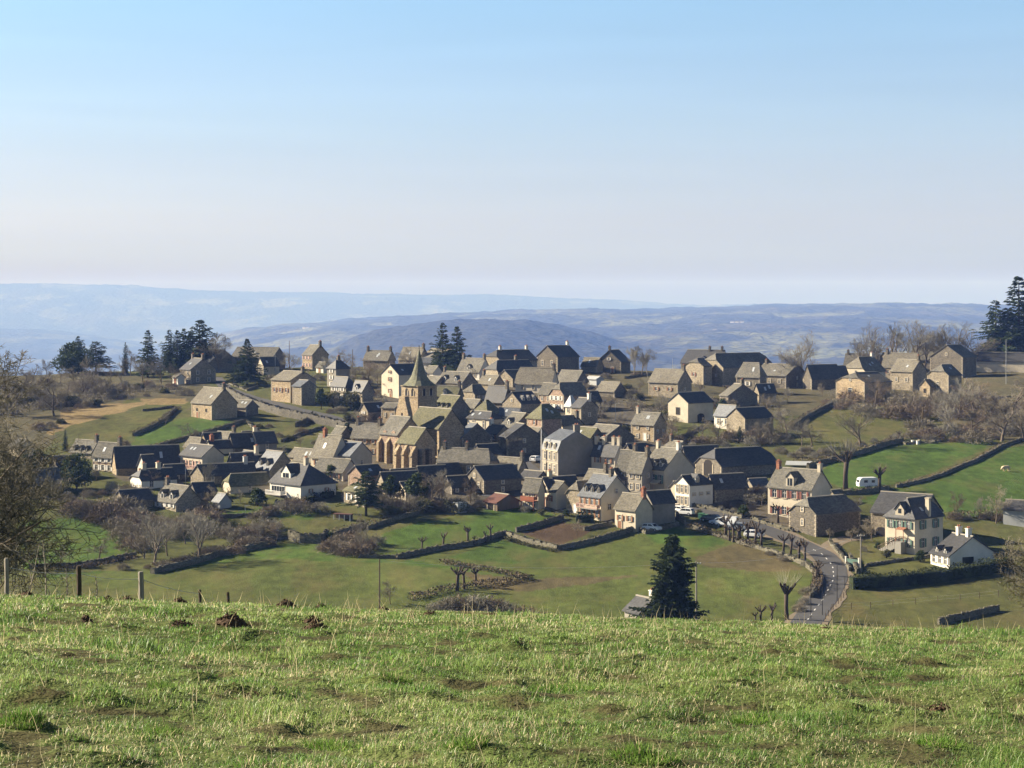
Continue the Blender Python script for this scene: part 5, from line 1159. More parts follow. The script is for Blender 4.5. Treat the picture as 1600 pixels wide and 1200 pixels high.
hedge('dark clipped hedge below the garden of the white chalet', [(430,792),(470,789),(520,776)], 1.8, 1.4, n=40)
hedge('dark hedge block beside the blue-roofed balcony house', [(900,815),(928,815)], 2.0, 1.8, n=60)
hedge('brown bramble hedge running along the bottom of the middle field', [(690,880),(740,890),(790,898),(828,908)], 1.0, 1.3, m='bramble', n=110, leaf=.16)
hedge('dark overgrown hedge with the three near pollards', [(640,938),(700,925),(760,916),(832,906)], 1.3, 1.5, m='bramble', n=110, leaf=.16)
hedge('bramble hedge along the roadside wall of the car park', [(1075,826),(1110,835),(1150,846),(1180,857)], 1.5, 1.6, m='bramble', n=70, leaf=.16)
hedge('dark bushy hedge at the foot of the upper right field', [(1240,722),(1270,724),(1310,722)], 1.4, 2.0, m='bramble', n=60, leaf=.16)
hedge('line of brown scrub under the barns of the right ridge', [(1130,606),(1180,616),(1240,618)], 1.2, 2.2, m='bramble', n=56, leaf=.17)
hedge('ragged hedge between the right field and the villa lawn', [(1480,812),(1530,806),(1600,803)], 1.6, 1.8, m='bramble', n=56, leaf=.17)
hedge('ragged dark hedge along the road bend', [(1276,902),(1279,915),(1272,930)], 1.8, 1.6, m='bramble', n=70, leaf=.16)
BR = 'bramble strips along the walls'
def brm(label, pts, h=.8, w=1.5, m='bramble', n=26): return hedge(label, pts, h, w, name='bramble_strip', m=m, n=int(n*2.6), leaf=.15, group=BR, cat='brambles')
brm('bramble strip along the curving wall of the lower left field', [(46,892),(110,892),(160,884),(212,872)])
brm('dark brambles on the thick field wall under the grey trees', [(240,893),(300,878),(350,863),(420,848)], 1.5, 2.4)
brm('brambles behind the long dark wall of the middle field', [(632,870),(690,856),(742,848),(788,833)], .8, 1.4, 'ivy')
brm('olive weeds at the foot of the pale garden plot wall', [(786,840),(815,850),(845,858),(872,864)], .5, 1.2, 'ivy', 60)
brm('brambles on the boundary wall of the upper right field', [(1262,729),(1290,722),(1342,708),(1410,689)], 1.3, 2.0)
brm('weeds along the tumbled field wall climbing to the right edge', [(1400,760),(1470,742),(1524,720),(1566,697),(1640,678)], .7, 1.5)
brm('brambles on the wall between straw slope and bright green field', [(206,678),(235,667),(258,654),(280,638)], .9, 1.6)
brm('brambles below the upper bright green field', [(238,699),(300,682),(350,668),(382,658)], .9, 1.6)
brm('ivy hanging along the long grey retaining wall', [(420,640),(460,653),(500,662),(556,674)], 1.2, 1.6, 'ivy', 34)
brm('weeds on the bank wall below the right farmstead fields', [(1234,668),(1254,655),(1290,635)], 1.0, 1.6)
brm('brambles along the wall above the terraced garden', [(510,838),(540,828),(574,820),(632,806)], 1.0, 1.6)
brm('brambles behind the dark wall near the white caravan', [(1306,770),(1340,769),(1388,762)], .9, 1.5)
brm('tangled brambles in the middle of the big left thicket', [(196,846),(240,842),(290,836),(340,832)], 2.2, 6.0, 'twig', 40)
brm('reddish tangle at the upper end of the lower left field', [(112,806),(150,808),(190,820),(214,846)], 2.2, 4.0, 'redtwig', 34)
brm('dry tangle on the bank above the straw slope', [(150,628),(190,618),(240,612),(292,608)], 1.2, 5, 'twig', 34)
brm('dense brown scrub band in the copse of the far left slope', [(-10,652),(40,640),(90,636),(140,628),(172,612)], 2.4, 9, 'twig', 50)
brm('upper brown scrub band along the far left skyline', [(-10,610),(50,606),(110,604),(170,602)], 1.8, 8, 'twig', 40)
brm('reddish scrub band below the right farmstead', [(1380,640),(1430,644),(1480,652),(1540,654),(1610,652)], 2.4, 9, 'redtwig', 46)
brm('second scrub band above the right field', [(1425,672),(1480,678),(1540,676),(1610,670)], 2.0, 6, 'twig', 40)
brm('scrub band on the slope round the lone little barn', [(985,632),(1005,642),(1030,652),(1045,660)], 1.6, 5, 'twig', 40)
brm('brown garden tangle left of the tower-like barn', [(1050,696),(1090,690),(1130,690),(1200,694)], 1.3, 4, 'redtwig', 34)
# ------------------------------------------------------------------ conifers and evergreens
CG = 'conifers'
def con(kind, label, px, py, h, wide=1.0, name='conifer_tree', cat='tree', group=CG): return plant(kind, name, label, cat, px, py, h, group, wide)
con('ev2', 'broad dark evergreen, leftmost tree of the skyline clump', 113,586,50,1.15)
con('sp2', 'pointed dark conifer rising from the leftmost skyline clump', 122,584,58,1.3)
con('pin', 'dark conifer with rounded top right of the leftmost skyline clump', 150,586,52,1.5)
con('sp2', 'short thin conifer standing over the orchard on the left skyline', 196,585,50,.55)
con('sp', 'tall layered spruce above the left orchard', 231,590,74,1.25)
con('sp2', 'slim spruce, left one of the dark spruce row', 264,582,66,1.15)
con('sp', 'dark spruce, second in the dark spruce row', 277,582,66,1.2)
con('sp2', 'dark spruce, third in the dark spruce row', 287,581,67,1.2)
con('sp', 'dark spruce, last of the dark spruce row', 298,580,62,1.3)
con('pin', 'tall rounded dark conifer at the right end of the spruce row', 312,580,80,1.3)
con('ced', 'lone broad spruce on the lawn beside the upper road', 386,602,72,1.3)
con('sp', 'left one of the twin dark spruces on the ridge', 692,586,82,1.25)
con('sp', 'right one of the twin dark spruces on the ridge', 714,587,77,1.45)
con('sp2', 'dark conifer behind the far right long building', 1556,574,112,1.45)
con('sp', 'tallest dark conifer at the right edge of the skyline', 1592,574,150,1.5)
con('sp2', 'shorter dark conifer between the two big ones at the right edge', 1574,574,96,1.8)
con('sp', 'dark conifer partly cut by the right edge of the picture', 1612,574,126,1.6)
con('pin', 'tall dark pine with pale trunk below the church', 572,806,70,1.3)
con('big', 'big dark conifer standing at the edge of the near meadow', 1051,1000,166,1.06)
con('ev2', 'big round dark evergreen in front of the dark gabled house', 120,764,54,1.0, 'evergreen_tree')
con('gold', 'small golden conifer beside the cream-framed gabled house', 768,768,22,1.0)
con('sp2', 'small dark fir among bare bushes below the tower-like barn', 1156,690,24,1.0)
con('sp2', 'small dark fir in the gardens above the wide-roofed barns at lower left', 102,704,32,.7)
con('ev', 'dark evergreen at the corner of the warm balcony house', 502,640,34,.85, 'evergreen_tree')
con('ev', 'dark ivy-covered tree beside the slab-roofed hut', 542,684,24,1.1, 'evergreen_tree')
con('ev', 'dark evergreen between the pine and the white wall dormer', 610,786,44,1.1, 'evergreen_tree')
con('ev', 'tall dark evergreen right of the white wall dormer', 652,790,52,1.1, 'evergreen_tree')
con('ev', 'round green evergreen under the gable of the three-roofed barns at right', 1128,648,26,1.0, 'evergreen_tree')
con('bush', 'round clipped green bush beside the white chalet', 402,790,27,1.15, 'round_bush', 'bush', 'garden bushes')
con('bush', 'small clipped bush at the corner of the villa lawn', 1438,878,18,1.0, 'round_bush', 'bush', 'garden bushes')
con('ev', 'dark evergreen tree behind the bare tree at the left edge', 60,745,44,1.1, 'evergreen_tree')
con('ev', 'large dark evergreen tree left of the dark gabled house', 40,760,52,1.2, 'evergreen_tree')
con('scrub', 'olive ivy bush against the white-shuttered low house', 548,640,26,1.0, 'ivy_bush', 'bush', 'garden bushes')
con('scrub', 'olive bush left of the dark stone house with one dormer', 520,638,24,1.0, 'ivy_bush', 'bush', 'garden bushes')
con('bush', 'dark bush beside the cream veranda houses below the church', 520,748,22,1.1, 'round_bush', 'bush', 'garden bushes')
con('bush', 'dark bush at the terraced garden wall corner', 516,846,15,1.0, 'round_bush', 'bush', 'garden bushes')
con('bush', 'brown round bush beside the road wall above the parked vans', 1162,806,17,1.3, 'round_bush', 'bush', 'garden bushes')
# ------------------------------------------------------------------ bare trees
BG = 'bare winter trees'
def bt(kind, label, px, py, h, wide=1.0): return plant(kind, 'bare_tree', label, 'tree', px, py, h, BG, wide)
def many(kinds, label, pts, group=BG, name='bare_tree', cat='tree', wide=1.0):
    for i, (px, py, h) in enumerate(pts): plant(kinds[i % len(kinds)], name, label, cat, px, py, h, group, wide*(.85+.3*random.random()))
many(('f1','b0','f0'), 'bare orchard tree on the left skyline before the dark spruces', [(140,604,52),(205,588,48),(252,602,48),(270,600,36),(174,600,34),(222,596,40),(240,590,40),(190,600,36)])
bt('b1', 'tiny round bare tree far left on the skyline', 73,590,30)
bt('b4', 'reddish bare tree beside the dark rounded conifer on the skyline', 326,580,50,1.2)
bt('b1', 'tall grey bare tree right of the spruce row', 344,582,64,1.25)
bt('f1', 'round bare tree on the lawn between the lone skyline house and the ridge', 533,584,42,1.3)
bt('b1', 'bare tree beside the lone skyline house', 512,588,32,1.2)
many(('b0','b4'), 'bare tree in the gardens left of the white gabled house', [(556,600,40),(574,600,42),(590,604,36),(606,606,44),(548,594,30)])
bt('f1', 'bare tree in front of the brown-roofed skyline house', 640,585,48,1.3)
bt('b1', 'bare tree between pale barn and lone skyline house', 455,588,40,1.3)
bt('b0', 'small bare tree behind the warm balcony house', 478,600,26)
many(('b3','b1'), 'pale slender bare trees behind the garage-door house', [(990,588,48),(1003,588,50),(1012,590,40)])
bt('f1', 'tall bare tree alone on the ridge right of the long farmhouse', 1256,606,92,.95)
bt('f0', 'lower bare tree beside the tall one on the right ridge', 1243,606,70,.9)
many(('f0','f1','f2'), 'tall bare tree in the row behind the right farmstead', [(1346,586,88),(1368,586,92),(1400,585,84),(1424,585,88),(1444,584,84),(1468,583,76),(1500,582,82),(1518,581,74)], wide=1.0)
many(('bd','f1'), 'dark bare tree under the tall conifers at the right edge', [(1562,574,80),(1588,574,72),(1545,574,64)])
bt('f1', 'dark bare tree on the square behind the long garage house', 796,712,42,1.2)
bt('b3', 'white-barked bare tree beside the brown-gabled stone house', 326,774,54,1.0)
many(('f0','f1','b0'), 'grey bare tree in the thicket below the two-dormer stone house', [(240,884,84),(225,872,64),(262,868,70),(290,850,50),(205,850,46)], wide=1.15)
bt('f0', 'grey bare tree with ivy-brown trunk foot at the end of the dark field wall', 309,878,84,1.1)
many(('b0','b2'), 'small round bare tree in the lower left field', [(94,886,40),(154,876,34),(60,890,46)], wide=1.2)
many(('b1','b4','b0'), 'bare bush-like tree in the hedge of the terraced gardens', [(405,848,44),(432,846,34),(556,852,54),(566,868,44),(470,800,28),(454,806,24),(355,842,30)])
many(('bd','b4'), 'dark bare tree in the shade below the church', [(598,800,44),(676,796,60),(690,790,44),(735,786,40),(640,806,36),(622,800,34)])
bt('b1', 'pale bare tree among the dark trees below the church', 684,788,58,1.1)
many(('b4','b0','b2'), 'bare garden tree between the beige cottage and the tower-like barn', [(1046,694,38),(1080,690,30),(1098,684,32),(1120,690,34),(1188,690,36),(1205,692,40),(1176,694,30)], wide=1.15)
many(('b2','b1'), 'bare tree on the slope below the right ridge barns', [(1232,690,50),(1252,700,48),(1268,698,36),(1222,672,36),(1194,654,36),(1215,650,34)], wide=1.1)
bt('f1', 'bare tree with thick trunk standing on the olive slope', 1344,698,74,1.15)
bt('pt', 'tall tufted pollard left of the white caravan', 1321,764,64,1.0)
many(('b4','f1','b2','f0'), 'reddish bare tree in the scrub below the right farmstead', [(1366,640,52),(1410,640,44),(1425,650,48),(1498,655,66),(1524,650,60),(1548,660,54),(1580,662,70),(1466,655,48),(1440,662,44),(1600,690,72),(1565,690,60),(1482,676,52),(1520,684,50)], wide=1.25)
many(('b0','bd','b2'), 'bare tree in the wild copse on the far left slope', [(60,640,52),(85,650,56),(40,620,44),(106,634,50),(130,622,44),(20,650,60),(115,604,34),(74,612,36),(50,600,32),(95,600,30),(8,622,50),(150,612,34)], wide=1.25)
bt('b0', 'round bare tree beside the road wall and the villa drive', 1362,846,40,1.3)
bt('b4', 'small reddish bare tree on the right field edge', 1495,808,42,.8)
bt('b1', 'small tufted bare tree further right on the field edge', 1530,812,38,.8)
bt('b0', 'bare tree beside the grey shed at the right edge', 1556,818,62,1.1)
bt('pt', 'grey tufted pollard at the bottom of the road', 1230,968,62,.9)
bt('b0', 'bare bush-like tree behind the wooden pole in the lower field', 610,944,40,1.3)
bt('b0', 'pale bare tree in the brown garden plot', 900,836,26,1.4)
bt('b2', 'small bare tree on the bright green upper field', 300,690,30,1.2)
bt('b0', 'bare tree beside the pale rubble wall', 258,664,24,1.0)
# pollards
PG = 'pollarded trees'
def pol(label, pts, kinds=('p0','p1','p2')): many(kinds, label, pts, PG, 'pollard_tree', 'tree')
pol('knobbly pollard in the row above the parked vans', [(1134,841,38),(1146,847,36),(1156,848,32),(1168,849,36),(1180,852,38),(1190,856,34),(1140,845,26),(1152,848,26)])
pol('knobbly pollard in the row before the road bend', [(1224,866,32),(1235,868,32),(1249,877,36),(1258,880,38)])
pol('pollard growing in the rough hedge of the road bend', [(1275,912,34),(1280,900,26)])
pol('pollard in the row along the middle field wall', [(659,862,24),(693,857,26),(731,852,32),(741,852,16),(759,847,18),(766,844,26)])
pol('near pollard in the dark hedge at the meadow edge', [(714,924,40),(726,921,34),(743,917,32)])
pol('dark pollard stump peeping over the meadow crest', [(1188,975,30),(1205,976,34),(1180,975,20)])
pol('thick forked pollard right of the white caravan', [(1374,768,40)])
pol('pollard in the courtyard of the red-shuttered house', [(1216,816,30),(1232,818,24)])
pol('small pollard on the slope below the right ridge', [(1404,690,18),(1392,694,14)])
# ------------------------------------------------------------------ scrub
SG = 'wild bushes'
def scrub(label, pts, kinds=('s0','s1','s2'), wide=1.3): many(kinds, label, pts, SG, 'wild_shrub', 'bush', wide)
def spread(n, x0, y0, x1, y1, h0, h1, jy=6, seed=0):
    n = max(3, int(n*.62)); rg = random.Random(seed+n+int(x0)); return [(x0+(x1-x0)*(i+rg.random()*.8)/n, y0+(y1-y0)*(i+.5)/n+rg.uniform(-jy, jy), rg.uniform(h0, h1)) for i in range(n)]
scrub('brown shrub in the copse of the far left slope', spread(22, 0,640,170,605,12,24,22)+spread(12, 60,670,160,630,8,14,8), ('s0','s1','s0','s3'))
scrub('dry tangled shrub on the bank above the straw slope', spread(22, 160,612,300,612,7,13,7)+spread(8,150,628,240,618,6,10,4), ('s0','s3','s1','s2'))
scrub('reddish shrub in the thicket beside the lower left field', [(118,805,24),(140,806,24),(165,810,30),(180,826,20),(150,816,16),(192,844,24),(210,858,22),(186,800,28),(204,818,24),(200,780,24)], ('s1','s0'), 1.5)
scrub('grey shrub in the big thicket below the two-dormer house', spread(16, 190,835,330,830,16,30,20), ('s0','s2','s1'), 1.5)
scrub('shrub along the dark field wall at lower left', spread(14, 240,890,430,850,10,16,4)+spread(8,90,890,240,892,7,12,3), ('s0','s1'), 1.5)
scrub('shrub in the hedges of the terraced gardens', [(355,838,18),(372,846,22),(390,842,26),(410,836,24),(426,826,16),(380,856,16),(398,852,18),(440,800,18),(456,796,20),(475,802,18),(500,800,16),(420,805,16),(402,812,14)], ('s0','s2','s1'), 1.5)
scrub('brown bramble mound at the left corner of the middle field', [(520,862,20),(538,866,22),(556,868,24),(530,852,18),(572,860,20),(588,852,16),(548,850,20),(510,860,14)], ('s1','s0'), 1.5)
scrub('dark shrub in the shaded gardens below the church', spread(14, 590,800,720,795,14,24,6), ('s0','s3','s1'), 1.4)
scrub('shrub beside the sheds at the top of the middle field', spread(8, 700,802,760,794,8,16,4), ('s2','s0'), 1.4)
scrub('pale dry bramble bush along the edge of the near meadow', [(700,958,26),(722,956,28),(745,958,30),(770,958,26),(795,962,22),(820,965,18),(680,956,18),(850,968,12)], ('s2','s1'), 1.6)
scrub('dry shrub on the scrub slope round the lone little barn', spread(18, 985,620,1050,660,7,14,14)+spread(8,905,608,1000,606,5,9,4)+spread(8,940,640,1000,690,6,11,8), ('s0','s2','s3'), 1.4)
scrub('brown garden shrub between the beige cottage and the right ridge barns', spread(20, 1050,696,1230,692,9,20,7)+spread(10,1100,640,1230,640,8,16,10), ('s1','s0','s2'), 1.4)
scrub('reddish bramble in the scrub below the right farmstead', spread(34, 1330,640,1640,650,12,26,16)+spread(16,1430,680,1640,685,12,24,10)+spread(10, 1290,632,1340,640,8,14,6), ('s1','s0','s1','s2'), 1.5)
scrub('shrub in the hedge line of the olive slope', spread(14, 1220,712,1300,716,9,15,5)+spread(8, 1340,700,1410,686,8,13,4), ('s0','s2'), 1.3)
scrub('shrub in the stony garden above the parked vans', spread(8, 1100,790,1180,800,6,11,4)+[(1200,778,20),(1186,776,18),(1172,786,16)], ('s2','s1'), 1.4)
scrub('shrub beside the bare trees behind the right field', spread(10, 1400,684,1560,690,8,15,4), ('s0','s1'), 1.4)
scrub('brown shrub round the field edge behind the villa', spread(10, 1480,808,1600,812,9,18,4), ('s1','s2'), 1.3)
scrub('low shrub in the upper gardens between houses and retaining wall', spread(12, 470,655,600,650,7,13,8)+spread(10,400,668,500,690,6,12,8)+spread(6,560,612,600,618,8,14,4), ('s0','s3','s1'), 1.3)
scrub('bare shrub in the gardens of the lower left houses', spread(10, 130,776,240,770,8,16,6)+spread(8, 300,790,345,800,9,16,6)+spread(8,100,705,200,700,8,14,4)+spread(8,60,790,160,790,10,16,6), ('s0','s1','s2'), 1.4)
scrub('shrub along the roadside pollards', spread(10, 1200,866,1265,884,6,10,3)+[(1262,930,14),(1256,945,14),(1248,955,12)], ('s0','s2'), 1.3)
scrub('shrub on the skyline gardens between the ridge houses', spread(12, 420,592,620,600,7,13,5)+spread(8,900,588,1040,592,5,10,3), ('s0','s1'), 1.4)
# small garden trees and bushes between the houses
many(('b0','b1','b2','b4'), 'small bare garden tree among the upper houses near the white gabled house', [(522,640,26),(596,640,26),(560,664,24),(660,600,22),(738,596,24),(700,640,20),(655,625,22),(610,618,24)], wide=1.1)
many(('b0','b1','b2'), 'small bare tree on the bank right of the turret house', [(925,640,26),(940,655,28),(955,640,24),(972,668,26),(985,640,28),(918,612,20),(1000,612,22),(1036,640,26),(1050,668,24),(960,690,22)], wide=1.15)
many(('b0','b4','b1'), 'small bare garden tree among the lower left houses', [(150,752,26),(240,762,28),(262,778,26),(330,790,34),(352,786,28),(376,786,24),(345,708,18),(420,700,22),(440,716,22),(130,790,34),(205,790,30),(90,780,36),(470,700,22)], wide=1.15)
many(('b1','b0','b2'), 'small bare tree around the houses of the right ridge', [(1108,640,26),(1150,650,26),(1200,640,26),(1230,628,24),(1285,620,24),(1094,612,18),(1300,628,22),(1210,616,22)], wide=1.15)
many(('b1','b2'), 'small bare tree near the road and the red-shuttered house', [(1190,790,22),(1205,800,20),(1168,780,22),(1330,846,24),(1340,800,26),(1296,842,18)], wide=1.1)
many(('scrub','bush','s0','s2'), 'garden bush among the houses of the centre', [(545,660,12),(560,640,12),(590,656,10),(600,632,10),(640,612,9),(720,606,9),(760,600,9),(868,706,10),(905,690,9),(935,700,10),(955,720,10),(820,800,10),(846,806,9),(884,806,10),(715,790,14),(738,782,14),(520,770,12),(505,780,12),(545,780,14),(480,752,10),(452,742,10),(410,720,9),(300,745,10),(150,745,10)], 'garden bushes', 'garden_bush', 'bush', 1.25)
many(('scrub','bush','s2'), 'garden bush beside the villa and the roadside houses', [(1385,872,12),(1372,858,10),(1350,862,9),(1452,858,9),(1478,862,9),(1300,812,9),(1196,786,12),(1150,776,10),(1126,798,9),(1092,806,9)], 'garden bushes', 'garden_bush', 'bush', 1.2)
# ------------------------------------------------------------------ vehicles
def carbody(length, w, prof, glass, paint):
    """car body as an extruded side outline with tumblehome; returns body and glass meshes"""
    b = MB(); n = len(prof)
    for sg in (-1, 1):
        b.v += [(x, sg*(w/2-(max(0, z-.85)*.22)), z) for x, z in prof]; b.m += []
    b.f += [tuple(range(n))[::-1], tuple(range(n, 2*n))]+[(i, (i+1) % n, n+(i+1) % n, n+i) for i in range(n)]; b.m = [0]*len(b.f)
    g = MB()
    for pts in glass:
        for sg in (-1, 1): g.add([(x, sg*(w/2-(max(0, z-.85)*.22)+.012), z) for x, z in pts], [tuple(range(len(pts)))])
    return b, g
_cp = {}
def car(kind, label, px, py, heading, paint, group='parked cars in the village', name='parked_car', cat='car'):
    k = (kind, paint)
    if k not in _cp:
        if kind == 'van':
            prof = [(-2.35,.35),(-2.35,1.0),(-2.3,1.9),(-2.1,2.0),(.9,2.0),(1.25,1.85),(1.75,1.15),(2.3,.95),(2.4,.6),(2.35,.35)]; gl = [[(.55,1.2),(.55,1.8),(1.15,1.75),(1.6,1.2)]]; ws = [(1.28,1.83),(1.75,1.18)]; rws = [(-2.31,1.85),(-2.36,1.2)]; L = 2.35; w = 1.9
        else:
            prof = [(-2.0,.32),(-2.05,.7),(-1.98,.98),(-1.6,1.42),(-1.3,1.5),(.2,1.5),(.5,1.42),(1.05,.98),(1.9,.85),(2.08,.62),(2.05,.32)]; gl = [[(-1.75,1.0),(-1.45,1.38),(-.55,1.42),(-.55,1.0)],[(-.45,1.0),(-.45,1.42),(.3,1.4),(.85,1.0)]]; ws = [(.52,1.41),(1.05,1.0)]; rws = [(-1.62,1.41),(-1.97,1.02)]; L = 2.05; w = 1.72
        b, g = carbody(L*2, w, prof, gl, paint)
        for (x0, z0), (x1, z1) in (ws, rws):
            dx = .014 if x1 > 0 else -.014; h0, h1 = w/2-(z0-.85)*.22-.1, w/2-(z1-.85)*.22-.1
            g.add([(x0+dx,-h0,z0+.01),(x0+dx,h0,z0+.01),(x1+dx,h1,z1+.01),(x1+dx,-h1,z1+.01)], [(0,1,2,3)])
        wl = MB(); wl.tube([(0,-.1,0),(0,.1,0)], [.31,.31], 14); rm = MB(); rm.tube([(0,-.115,0),(0,.115,0)], [.19,.19], 10)
        hl = MB(); hl.box((0,0,0), (.08,.34,.16)); tl = MB(); tl.box((0,0,0), (.06,.2,.26))
        _cp[k] = (b.mesh('body', [paint]), g.mesh('windows', ['glass']), wl.mesh('wheel', ['rubber']), rm.mesh('rim', ['metal']), hl.mesh('headlight', ['lamp']), tl.mesh('tail_light', ['sh_red']), L, w)
    bm, gm, wm, rm, hm_, tm, L, w = _cp[k]
    q = at(px, py, .08); t = thing(name, label, cat, q, R(heading), group)
    link('body', bm, t); link('windows', gm, t)
    for x in (-L*.62, L*.64):
        for sy in (-w/2+.08, w/2-.08): wo = link('wheel', wm, t, (x, sy, .31)); link('rim', rm, wo)
    for sy in (-w*.34, w*.34): link('headlight', hm_, t, (L-.02, sy, .68)); link('tail_light', tm, t, (-L+.01, sy*1.1, .8))
    return t
car('car', 'white car parked by the small cream house with brown shutters', 1018,829, -35, 'carwhite')
car('car', 'white car at the corner below the bright white house', 1057,801, 140, 'carwhite')
car('car', 'second white car behind the corner car below the bright white house', 1070,805, 150, 'carwhite')
car('car', 'pale blue car left of the white van behind the pollards', 1124,820, 155, 'carblue')
car('van', 'white van parked behind the pollards', 1136,822, 155, 'carwhite', name='parked_van', cat='van')
car('car', 'grey car parked in front of the white van', 1152,828, 155, 'cargrey')
car('car', 'white car coming down the road at the last pollard', 1178,840, -28, 'carwhite', name='car')
car('car', 'dark car parked before the wooden bins behind the pollards', 1110,815, 155, 'cardark')
car('car', 'white car at the lit edge of the square below the dark tree', 838,722, 60, 'carwhite')
cv = MB(); n = 8; prof = [(-2.4,.5),(-2.5,1.2),(-2.2,2.3),(-1.7,2.5),(1.7,2.5),(2.2,2.2),(2.5,1.3),(2.35,.5)]
for sg in (-1, 1): cv.v += [(x, sg*1.05, z) for x, z in prof]
cv.f += [tuple(range(n))[::-1], tuple(range(n,2*n))]+[(i,(i+1)%n,n+(i+1)%n,n+i) for i in range(n)]; cv.m = [0]*len(cv.f)
t = thing('caravan', 'small white caravan parked in the field beside the forked pollard', 'caravan', at(1356,763,.0), R(12)); link('body', cv.mesh('body', ['carwhite']), t)
g = MB(); g.box((-.9,-1.06,1.65), (.9,.04,.6)); g.box((.9,-1.06,1.65), (.8,.04,.6)); g.box((-2.42,0,1.7), (.12,1.3,.55)); link('windows', g.mesh('windows', ['glass']), t)
for sy in (-.95,.95): w_ = MB(); w_.tube([(0,-.1,0),(0,.1,0)], [.33,.33], 12); link('wheel', w_.mesh('wheel', ['rubber']), t, (0,sy,.33))
d_ = MB(); d_.tube([(2.3,0,.55),(3.6,0,.5)], [.06,.05], 5); link('drawbar', d_.mesh('drawbar', ['metal']), t)
for i, (px, py) in enumerate(((1102,813),(1096,811))):
    m = MB(); m.add([(-.55,-.45,0),(.55,-.45,0),(.55,.45,0),(-.55,.45,0),(-.65,-.55,1.15),(.65,-.55,1.15),(.65,.55,1.15),(-.65,.55,1.15)], [(0,3,2,1),(0,1,5,4),(1,2,6,5),(2,3,7,6),(3,0,4,7),(4,5,6,7)])
    t = thing('waste_bin', ('green waste container behind the roadside pollards, nearer the cars','green waste container behind the roadside pollards, nearer the wall')[i], 'bin', at(px, py), R(60), 'waste containers'); link('bin_body', m.mesh('bin_body', ['bin']), t)
    l_ = MB(); l_.box((0,0,1.2), (1.4,1.2,.1)); link('lid', l_.mesh('lid', ['bin']), t)
# cow
def cow(px, py, label, heading):
    q = at(px, py); me = bpy.data.meshes.new('body')
    V = [(0,0,1.05),(-.55,0,1.1),(-.85,0,1.12),(.5,0,1.08),(.85,0,1.12),(1.15,0,.95),(1.35,0,.7),(1.5,0,.5)]; E = [(0,1),(1,2),(0,3),(3,4),(4,5),(5,6),(6,7)]; Rr = [.42,.42,.34,.40,.34,.22,.17,.11]
    for x, pi in ((.6,3),(-.7,1)):
        for sy in (-.22,.22):
            k = len(V); bk = -.06 if x < 0 else .03
            V += [(x,sy,.7),(x+bk,sy,.38),(x,sy,.04)]; E += [(pi,k),(k,k+1),(k+1,k+2)]; Rr += [.15,.085,.075]
    k = len(V); V += [(-1.15,0,1.1),(-1.22,0,.6)]; E += [(2,k),(k,k+1)]; Rr += [.05,.04]
    k = len(V); V += [(1.2,.24,.98),(1.2,-.24,.98)]; E += [(5,k),(5,k+1)]; Rr += [.05,.05]
    me.from_pydata(V, E, []); me.materials.append(M['cowhide']); t = thing('cow', label, 'cow', q, R(heading)); o = link('body', me, t)
    sk = o.modifiers.new('skin', 'SKIN')
    for i, d in enumerate(me.skin_vertices[0].data): d.radius = (Rr[i], Rr[i]); d.use_root = (i == 0)
    o.modifiers.new('sub', 'SUBSURF').levels = 1
    return t
cow(1572, 737, 'pale tan cow grazing on the upper right field', 200)
# ------------------------------------------------------------------ poles, lamps, posts, wires
def pole(label, px, py, h, arms=1, Y=None, m='wood', r=.13, name='utility_pole', lamp=False):
    if Y: X = (px-800)*Y/F; q = Vector((X, Y, zg(X, Y)))
    else: q = at(px, py)
    hh = h*q.y/F; t = thing(name, label, 'pole' if not lamp else 'street lamp', q, R(20), 'poles and street lamps')
    b = MB(); b.tube([(0,0,-.5),(0,0,hh*.5),(0,0,hh)], [r,r*.85,r*.65], 7); link('post', b.mesh('post', [m]), t)
    if arms:
        a_ = MB(); a_.box((0,0,hh-.45), (1.6,.1,.12)); link('crossarm', a_.mesh('crossarm', [m]), t)
        i_ = MB()
        for x in (-.7,-.25,.25,.7): i_.tube([(x,0,hh-.39),(x,0,hh-.2)], [.05,.04], 6)
        link('insulators', i_.mesh('insulators', ['sh_white']), t)
    if lamp:
        a_ = MB(); a_.tube([(0,0,hh-.2),(.3,0,hh),(.9,0,hh+.05)], [.06,.05,.04], 5); link('arm', a_.mesh('arm', [m]), t); l_ = MB(); l_.box((1.0,0,hh+.02), (.5,.22,.12)); link('lamp_head', l_.mesh('lamp_head', ['lamp']), t)
    return t, Vector((q.x, q.y, q.z+hh-.25))
_, pa = pole('bare wooden pole in the lower field behind the meadow crest', 593,985,112, 0, r=.15)
_, pb = pole('wooden pole with crossarm beside the big conifer', 1088,985,108, 1, r=.16, m='postwood')
_, pc = pole('pale pole with crossarm at the roadside by the villa gate', 1345,896,62, 1, m='postwood', r=.16)
pole('pole on the skyline beside the lone skyline house', 452,590,58, 0)
pole('pole on the skyline right of the round bare tree', 551,590,44, 0)
pole('thin mast standing over the far right long building', 1572,600,70, 0, m='metal', r=.1)
pole('slim mast in front of the pale barn end on the skyline', 430,585,34, 0, m='metal', r=.1)
pole('tall white pole lit by the sun beside the mansard house', 846,738,68, 0, m='sh_white', r=.17)
pole('slim mast left of the square stone house on the right ridge', 1051,598,38, 0, m='metal', r=.08)
pole('slim pole between square stone house and biggest barn', 1095,614,22, 0, r=.1)
pole('street lamp on the road behind the garage-door house scrub', 962,664,34, 0, m='metal', r=.07, name='street_lamp', lamp=True)
pole('dark roadside lamp post at the lowest bend of the road, left', 1267,968,62, 0, m='rubber', r=.07, name='street_lamp', lamp=False)
pole('dark roadside post at the lowest bend of the road, middle', 1285,962,62, 0, m='rubber', r=.07)
pole('dark roadside post at the right side of the road bend', 1308,940,56, 0, m='rubber', r=.07)
